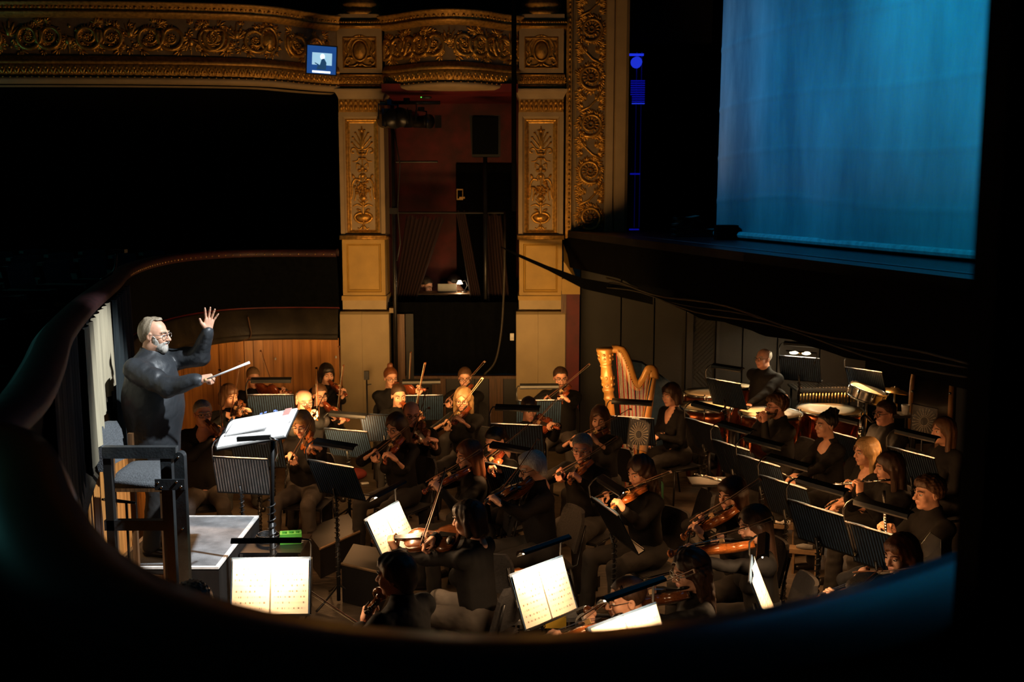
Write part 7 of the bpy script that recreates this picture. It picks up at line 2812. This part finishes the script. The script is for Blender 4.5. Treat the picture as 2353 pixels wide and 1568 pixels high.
for i in range(18):
    MB().cyl((-0.36 + 0.04 * i, -0.20, gk.z - 0.05), (-0.36 + 0.04 * i, -0.20, gk.z - 0.28 + 0.006 * i), 0.012, 6).build('resonator', 'brass', gs, True)
for (x_, y_) in ((-0.38, -0.18), (0.38, -0.18), (-0.38, 0.18), (0.38, 0.18)):
    MB().cyl((x_, y_, 0), (x_, y_, gk.z - 0.05), 0.015, 8).build('leg', 'black_metal', gs, True)
tb_ = at(2068, 925, 11.9)
tbl = thing('prop_table', 'small dark table between the bass clarinet player and the bass drum', 'table', (tb_.x, tb_.y, 0))
MB().box(-0.16, 0.14, -0.12, 0.12, tb_.z - 0.16, tb_.z - 0.13).build('top', 'black_wood', tbl)
for (x_, y_) in ((-0.13, -0.1), (0.12, -0.1), (-0.13, 0.1), (0.12, 0.1)):
    MB().bar((x_, y_, 0), (x_, y_, tb_.z - 0.16), 0.025, 0.025).build('leg', 'black_wood', tbl)
cupm = MB().lathe([(0.035, 0), (0.045, 0.11), (0.041, 0.11), (0.031, 0.008)], (0, 0, 0), 18)
cup = tag(cupm.build('paper_cup', 'white_edge', None, True), 'white cup standing on the small dark table', 'cup')
cup.location = (tb_.x + 0.05, tb_.y - 0.04, tb_.z - 0.13)
tin = tag(MB().lathe([(0.05, 0), (0.05, 0.10), (0.045, 0.11), (0.0, 0.11)], (0, 0, 0), 18).build('brass_tin', 'brass', None, True), 'small brass tin on the dark table beside the white cup', 'tin')
tin.location = (tb_.x - 0.07, tb_.y + 0.03, tb_.z - 0.13)
# navy cover leaning behind the harp
cvh = MB()
A_ = [at(1445, 830, 12.2), at(1475, 835, 12.3), at(1545, 885, 12.4), at(1570, 960, 12.4), at(1575, 1060, 12.4), at(1470, 1060, 12.3)]
cvh.add(A_ + [p + Vector((0.02, 0.14, 0)) for p in A_], [tuple(range(6)), tuple(range(11, 5, -1))] + [(i, (i + 1) % 6, 6 + (i + 1) % 6, 6 + i) for i in range(6)])
tag(cvh.build('harp_cover', 'folder_navy'), 'dark navy harp cover standing behind the harp', 'cover')

# ------------------------------------------------------------------ the red box: desk, laptop, lamp
dk_ = at(1015, 690, 15.0)
desk = thing('desk', 'brown desk lit by a lamp in the red box', 'desk', (dk_.x, 15.05, 1.15))
dz = at(1015, 672, 15.05).z - 1.15
xl, xr_ = at(942, 672, 15.0).x - dk_.x, at(1086, 672, 15.0).x - dk_.x
MB().box(xl, xr_, -0.25, 0.25, dz - 0.03, dz).build('top', 'brown_wood', desk)
MB().box(xl, xr_, -0.24, -0.22, dz - 0.25, dz - 0.03).build('front_panel', 'brown_wood', desk)
for x_ in (xl + 0.03, xr_ - 0.03):
    MB().box(x_ - 0.02, x_ + 0.02, -0.2, 0.2, 0, dz - 0.03).build('leg', 'brown_wood', desk)
mat('laptop_grey', (0.12, 0.14, 0.16), 0.4, 0.3)
lp = at(1028, 670, 15.0)
lt = thing('laptop', 'open grey laptop on the desk in the red box', 'laptop', (lp.x, 15.0, 1.15 + dz))
MB().box(-0.13, 0.13, 0.0, 0.20, 0.0, 0.012).build('keyboard_half', 'laptop_grey', lt)
MB().box(-0.13, 0.13, -0.03, -0.015, 0.005, 0.125).build('screen_half', 'laptop_grey', lt)
mat('lamp_hot', (1, 0.9, 0.7), 0.5, emit=(1.0, 0.85, 0.6), estr=3.0)
la = at(1066, 671, 15.0)
dl = thing('desk_lamp', 'small bright desk lamp in the red box', 'lamp', (la.x, 15.02, 1.15 + dz))
MB().lathe([(0.05, 0), (0.05, 0.012), (0.01, 0.02)], (0, 0, 0), 14).build('base', 'black_metal', dl, True)
MB().tube([(0, 0, 0.01), (0.05, 0, 0.10), (0.02, 0, 0.17), (-0.05, 0, 0.15)], 0.006, 6).build('arm', 'black_metal', dl, True)
MB().lathe([(0.02, 0.03), (0.045, -0.02), (0.04, -0.02), (0.015, 0.025)], (-0.06, 0, 0.14), 14).build('shade', 'lamp_hot', dl, True)
ld_ = bpy.data.lights.new('desk_light', 'POINT')
ld_.energy = 5.0
ld_.color = (1.0, 0.70, 0.40)
ld_.shadow_soft_size = 0.03
lo_ = bpy.data.objects.new('desk_light', ld_)
col.objects.link(lo_)
lo_.location = (la.x - 0.06, 14.98, 1.15 + dz + 0.10)

# poles, lanterns, loudspeaker in the box opening
pl = thing('lighting_pole', 'black vertical lighting pole at the inner edge of the first pilaster', 'pole', (at(905, 500, 14.0).x, 14.0, 0))
MB().cyl((0, 0, 0), (0, 0, at(905, 232, 14.0).z), 0.025, 10).build('tube', 'black_metal', pl, True)
MB().box(-0.05, 0.05, -0.05, 0.05, at(905, 492, 14).z, at(905, 478, 14).z).build('coupler', 'black_metal', pl)
MB().tube([(0.03, 0, at(905, 600, 14).z), (0.08, 0, at(905, 560, 14).z), (0.05, 0, at(905, 480, 14).z), (0.09, 0, at(905, 380, 14).z), (0.02, 0, at(905, 300, 14).z)], 0.008, 6).build('hanging_cable', 'cable', pl, True)
MB().lathe([(0.22, 0), (0.22, 0.02), (0.03, 0.04)], (0, 0, 0), 18).build('base', 'black_metal', pl, True)


def lantern(px, py, Y, yaw, label, L=0.42, r=0.11):
    t = thing('stage_lantern', label, 'spotlight', at(px, py, Y), yaw)
    Rm = Matrix.Rotation(math.pi / 2, 3, 'X')
    MB().lathe([(r * 0.6, -L * 0.5), (r * 0.9, -L * 0.4), (r, 0.0), (r, L * 0.35), (r * 1.12, L * 0.36), (r * 1.12, L * 0.5)], (0, 0, 0), 18, Rm).build('barrel', 'black_metal', t, True)
    MB().tube([(-r * 1.25, 0, 0), (-r * 1.25, 0, r * 1.7), (r * 1.25, 0, r * 1.7), (r * 1.25, 0, 0)], 0.010, 6).build('yoke', 'black_metal', t)
    MB().box(-0.03, 0.03, -0.03, 0.03, r * 1.7, r * 2.3).build('clamp', 'black_metal', t)
    for s in (-1, 1):
        MB().add([(s * r * 1.1, -L * 0.5, -r), (s * r * 1.1, -L * 0.5, r), (s * r * 1.7, -L * 0.75, r), (s * r * 1.7, -L * 0.75, -r)], [(0, 1, 2, 3)]).build('barn_door', 'black_metal', t)
    return t


bar = thing('lighting_bar', 'black bar holding the lanterns at the top of the red box', 'bar', at(900, 236, 14.0))
MB().cyl((-0.15, 0, 0), (0.62, 0, 0), 0.024, 10).build('tube', 'black_metal', bar, True)
lantern(893, 275, 13.95, 0.5, 'black stage lantern nearest the first pilaster')
lantern(935, 272, 13.95, -0.4, 'black stage lantern in the middle of the bar')
lantern(968, 280, 13.95, 0.9, 'smaller black stage lantern at the end of the bar', 0.3, 0.08)
mat('green_led', (0.1, 0.9, 0.1), 0.5, emit=(0.1, 1.0, 0.1), estr=1.2)
ledx = thing('led_receiver', 'small black receiver with a green light under the box front', 'receiver', at(980, 224, 13.9))
MB().ell((0, 0, 0), (0.07, 0.04, 0.022), 12, 6).build('case', 'plastic_black', ledx, True)
MB().ell((-0.065, -0.03, 0.0), (0.008, 0.008, 0.008), 8, 6).build('led', 'green_led', ledx, True)
spk = thing('loudspeaker', 'black loudspeaker on a pole in front of the red wall', 'loudspeaker', (at(1115, 400, 14.5).x, 14.5, 0))
zs0, zs1 = at(1115, 361, 14.5).z, at(1115, 266, 14.5).z
hwS = (at(1151, 300, 14.5).x - at(1080, 300, 14.5).x) / 2
MB().add([(-hwS, -0.1, zs1), (hwS, -0.14, zs1), (hwS, -0.14, zs0), (-hwS * 0.85, -0.1, zs0), (-hwS * 0.7, 0.15, zs1), (hwS * 0.8, 0.15, zs1), (hwS * 0.8, 0.15, zs0), (-hwS * 0.7, 0.15, zs0)],
         [(3, 2, 1, 0), (4, 5, 6, 7), (0, 1, 5, 4), (1, 2, 6, 5), (2, 3, 7, 6), (3, 0, 4, 7)]).build('cabinet', 'plastic_black', spk)
MB().box(-hwS * 0.8, hwS * 0.85, -0.155, -0.14, zs0 + 0.03, zs1 - 0.03).build('grille', 'black_velvet', spk)
MB().cyl((0, 0, 1.15), (0, 0, zs0), 0.028, 10).build('pole', 'black_metal', spk, True)
tr = thing('cable_drop', 'thick black cable drop hanging in front of the box front', 'cable', (at(1181, 300, 13.5).x, 13.5, 0))
MB().cyl((0, 0, at(1181, 486, 13.5).z), (0, 0, 7.5), 0.030, 8).build('sleeve', 'black', tr, True)
hose = MB()
hose.tube(catmull([at(1160, 488, 14.66), at(1160, 560, 14.1), at(1158, 660, 14.05), at(1152, 760, 14.0), at(1138, 830, 14.0), at(1112, 862, 14.0)], 6), 0.016, 6)
tag(hose.build('hanging_hose', 'ledge_black', None, True), 'dark hose hanging down in front of the black drape', 'hose')

# ------------------------------------------------------------------ monitor on the balcony
mc = at(739, 138, 13.55)
mo = thing('monitor', 'small screen showing the conductor, fixed to the balcony front', 'monitor', mc, 0.25)
mo.rotation_euler = (0.10, 0.05, 0.22)
mat('screen_blue', (0.01, 0.04, 0.12), 0.4, emit=(0.015, 0.10, 0.40), estr=0.6)
mat('screen_light', (0.5, 0.7, 0.8), 0.4, emit=(0.35, 0.72, 1.0), estr=0.75)
mat('screen_white', (0.8, 0.9, 1), 0.4, emit=(0.75, 0.92, 1.0), estr=1.5)
mat('screen_dark', (0.01, 0.02, 0.04), 0.4, emit=(0.01, 0.05, 0.12), estr=1.0)
MB().box(-0.19, 0.19, 0.0, 0.05, -0.18, 0.18).build('case', 'plastic_black', mo)
scn = MB().box(-0.175, 0.175, -0.004, 0.0, -0.165, 0.165).build('screen', 'screen_blue', mo)
MB().box(-0.115, 0.125, -0.006, -0.004, -0.06, 0.085).build('picture_wall', 'screen_light', scn)
fg = MB()
fg.ell((0.01, -0.007, 0.04), (0.028, 0.001, 0.035), 10, 6)
fg.build('picture_head', 'screen_white', scn)
fg = MB()
fg.add([(0.0, -0.008, 0.01), (0.03, -0.008, 0.02), (0.06, -0.008, -0.03), (0.055, -0.008, -0.115), (-0.06, -0.008, -0.115), (-0.04, -0.008, -0.05), (-0.085, -0.008, -0.03), (-0.08, -0.008, -0.045), (-0.02, -0.008, -0.06)], [tuple(range(9))])
fg.build('picture_figure', 'screen_dark', scn)
MB().box(-0.11, 0.11, -0.008, -0.004, -0.155, -0.13).build('picture_page', 'screen_white', scn)
MB().cyl((-0.05, 0.05, -0.05), (-0.12, 0.22, -0.05), 0.015, 8).build('bracket', 'black_metal', mo, True)

# ------------------------------------------------------------------ small things in the pit
mat('green_plastic', (0.10, 0.42, 0.05), 0.4)
mat('yellow_cloth', (0.55, 0.36, 0.03), 0.8)
mat('bottle_green', (0.10, 0.30, 0.16), 0.35, 0.3)
mat('bag_red', (0.22, 0.03, 0.02), 0.8)
mat('board_tan', (0.20, 0.13, 0.07), 0.6, var=0.3)
am_ = atz(628, 1265, 0.62)
amp = thing('flight_case', 'dark case behind the glowing double page, cables coiled on top', 'case', (am_.x, am_.y, 0))
MB().box(-0.24, 0.22, -0.05, 0.40, 0, 0.60).build('body', 'plastic_black', amp)
MB().box(-0.25, 0.23, -0.06, 0.41, 0.59, 0.62).build('lid', 'black_metal', amp)
for x_ in (-0.24, 0.22):
    MB().box(x_ - 0.012, x_ + 0.012, -0.065, 0.41, 0.05, 0.61).build('edge', 'chrome', amp)
cbl = MB()
cbl.tube([(am_.x - 0.08 + (0.09 + 0.012 * math.sin(i * 0.31)) * math.cos(i * 0.35), am_.y + 0.18 + 0.08 * math.sin(i * 0.35), 0.63 + 0.0007 * i) for i in range(100)], 0.006, 5)
tag(cbl.build('cable_coil', 'cable', None, True), 'coil of black cable on the dark case', 'cable')
gp = atz(668, 1236, 0.66)
grn = thing('green_stand_block', 'bright green plastic block on the dark case', 'block', gp, 0.2)
MB().box(-0.085, 0.085, -0.05, -0.03, -0.035, 0.045).build('wall', 'green_plastic', grn)
MB().box(-0.085, 0.085, 0.03, 0.05, -0.035, 0.045).build('wall', 'green_plastic', grn)
for x_ in (-0.085, -0.03, 0.025, 0.07):
    MB().box(x_, x_ + 0.018, -0.03, 0.03, -0.035, 0.045).build('rib', 'green_plastic', grn)
MB().box(-0.085, 0.085, -0.05, 0.05, -0.040, -0.033).build('floor_plate', 'green_plastic', grn)


def riser(pts, z, label, name='riser'):
    P = [atz(x, y, z) for x, y in pts]
    o = sum(P, Vector()) / len(P)
    o.z = 0
    t = thing(name, label, 'platform', o)
    n = len(P)
    MB().add([p - o for p in P] + [Vector((p.x - o.x, p.y - o.y, 0.002)) for p in P], [tuple(range(n)), tuple(range(2 * n - 1, n - 1, -1))] + [(i, n + i, n + (i + 1) % n, (i + 1) % n) for i in range(n)]).build('body', 'plastic_black', t)
    MB().tube([P[0] - o, P[1] - o], 0.012, 5).build('edge_strip', 'board_tan', t)
    return t


riser([(735, 1262), (826, 1222), (800, 1180), (700, 1215)], 0.28, 'low dark riser with a worn edge beside the podium')
riser([(785, 1296), (872, 1316), (900, 1265), (812, 1250)], 0.34, 'dark box riser with a pale rim in front of the cellist')
bn = thing('bench', 'pale topped low bench under the bright tilted page', 'bench', (atz(1240, 1405, 0.40).x, atz(1240, 1405, 0.40).y, 0), 0.15)
MB().box(-0.26, 0.26, -0.16, 0.16, 0.37, 0.40).build('top', 'grey_carpet', bn)
for (x_, y_) in ((-0.22, -0.13), (0.22, -0.13), (-0.22, 0.13), (0.22, 0.13)):
    MB().bar((x_, y_, 0), (x_, y_, 0.37), 0.03, 0.03).build('leg', 'black_metal', bn)
yc2 = MB()
cb0 = bn.location
yc2.grid(lambda i, j: Vector((cb0.x + 0.02 + 0.028 * i, cb0.y - 0.14 + 0.02 * j, 0.405 + 0.012 * abs(math.sin(i * 1.3 + j)))), 6, 6)
yc2.grid(lambda i, j: Vector((cb0.x + 0.02 + 0.028 * i, cb0.y - 0.142 - 0.02 * j * 0.3, 0.41 - 0.018 * j)), 6, 4)
tag(yc2.build('duster', 'yellow_cloth', None, True), 'crumpled yellow cloth lying on the low bench', 'cloth')
# spare violin resting on a chair behind the violist
sv = atz(1160, 1330, 0.55)
vA = Vector((0.93, 0.30, -0.05)).normalized()
vN = Vector((-0.15, -0.35, 0.92))
vN = (vN - vA * vN.dot(vA)).normalized()
violin(frame_M(sv - vA * 0.15, vA.cross(vN), vA, vN), 'orange violin lying on the chair behind the glowing tilted page', 'orange', 1.0)
chair((sv.x + 0.02, sv.y, 0), math.radians(60), 'empty black chair carrying the orange violin', 0.44)
chair(atz(1545, 1250, 0.45) * 1.0 - Vector((0, 0, 0.45)), math.radians(185), 'empty black chair with a tall back beside the green bottle', 0.46)
bt_ = atz(1524, 1166, 0.0)
bo_ = thing('water_bottle', 'green metal water bottle standing on the pit floor', 'bottle', (bt_.x, bt_.y + 0.25, 0))
MB().lathe([(0.036, 0), (0.038, 0.01), (0.038, 0.19), (0.022, 0.225), (0.020, 0.235)], (0, 0, 0), 18).build('body', 'bottle_green', bo_, True)
MB().lathe([(0.024, 0.232), (0.024, 0.265), (0.018, 0.27)], (0, 0, 0), 14).build('cap', 'chrome', bo_, True)
rb = atz(815, 1092, 0.06)
tag(MB().ell((rb.x, rb.y, 0.075), (0.15, 0.09, 0.075), 14, 8).build('red_bag', 'bag_red', None, True), 'dark red bag lying on the floor behind the blonde player', 'bag')
for k, (px, py, lab) in enumerate(((1800, 1205, 'small tan tray on the floor with a pale mute, farther from the rail'), (1850, 1262, 'small tan tray on the floor with a grey mute, nearer the rail'))):
    p = atz(px, py, 0.22)
    t = thing('mute_tray', lab, 'tray', (p.x, p.y, 0), -0.3)
    MB().box(-0.14, 0.14, -0.10, 0.10, 0.20, 0.215).build('tray', 'board_tan', t)
    MB().box(-0.14, 0.14, -0.10, -0.09, 0.215, 0.24).build('lip', 'board_tan', t)
    for x_ in (-0.1, 0.1):
        MB().box(x_ - 0.01, x_ + 0.01, -0.08, 0.08, 0.0, 0.20).build('foot', 'board_tan', t)
    mu = MB().tube([(p.x - 0.08, p.y, 0.245), (p.x - 0.02, p.y, 0.245), (p.x + 0.06, p.y - 0.03, 0.245)], [0.014, 0.028, 0.022], 10)
    tag(mu.build('mute', 'white_edge' if k == 0 else 'grey_carpet', None, True), ('pale' if k == 0 else 'grey') + ' mute lying on the tan tray ' + ('farther from' if k == 0 else 'nearer') + ' the rail', 'mute')
mic = thing('microphone_stand', 'slim black microphone stand against the first pilaster', 'microphone stand', (at(843, 900, 13.6).x, 13.6, 0))
zm = at(843, 862, 13.6).z
MB().cyl((0, 0, 0), (0, 0, zm), 0.010, 8).build('pole', 'black_metal', mic, True)
MB().lathe([(0.15, 0), (0.15, 0.012), (0.02, 0.03)], (0, 0, 0), 18).build('base', 'black_metal', mic, True)
MB().box(-0.03, 0.03, -0.03, 0.03, zm - 0.06, zm + 0.05).build('microphone', 'plastic_black', mic)
MB().bar((0, 0, zm - 0.13), (0.06, 0, zm - 0.12), 0.012, 0.012).build('clip', 'black_metal', mic)
# scraps, phone, shoes-case on the floor
for k, (px, py, w_, l_, m, lab, nm) in enumerate(((838, 1112, 0.05, 0.09, 'white_edge', 'white scrap of card on the floor near the red bag', 'card'), (655, 1172, 0.04, 0.08, 'laptop_grey', 'grey phone lying under the blonde player chair', 'phone'),
                                                   (1335, 1345, 0.16, 0.30, 'plastic_black', 'black instrument case lying on the floor behind the tilted page', 'instrument_case'), (1530, 1300, 0.22, 0.30, 'board_tan', 'flat brown folder lying on the floor behind the wavy-haired violist', 'folder'))):
    p = atz(px, py, 0.0)
    hgt = 0.10 if nm == 'instrument_case' else 0.012
    o = MB().box(-l_ / 2, l_ / 2, -w_ / 2, w_ / 2, 0, hgt)
    if nm == 'instrument_case':
        o.ell((0, 0, hgt), (l_ * 0.48, w_ * 0.45, 0.04), 12, 6)
    oo = tag(o.build(nm, m), lab, nm.replace('_', ' '))
    oo.location = (p.x, p.y, 0.001)
    oo.rotation_euler = (0, 0, 0.4 + k)
# perspex shield behind the oboist
shd = MB()
A_ = [at(2122, 1320, 6.9), at(2118, 1250, 6.9), at(2138, 1224, 6.9), at(2162, 1240, 6.9), at(2162, 1330, 6.9)]
rimo = thing('clear_shield', 'small clear plastic hearing shield beside the auburn bob violist', 'shield', (A_[0].x, 6.9, 0))
o_ = rimo.location.copy()
MB().add([p - o_ for p in A_] + [p - o_ + Vector((0, 0.005, 0)) for p in A_], [(0, 1, 2, 3, 4), (9, 8, 7, 6, 5)]).build('plate', 'clear_plate', rimo)
MB().tube([p - o_ for p in A_ + [A_[0]]], 0.003, 5).build('rim', 'chrome', rimo)
MB().cyl((A_[0] + A_[4]) / 2 - o_, Vector(((A_[4].x - A_[0].x) / 2, 0, 0.0)), 0.008, 6).build('pole', 'stand_black', rimo, True)
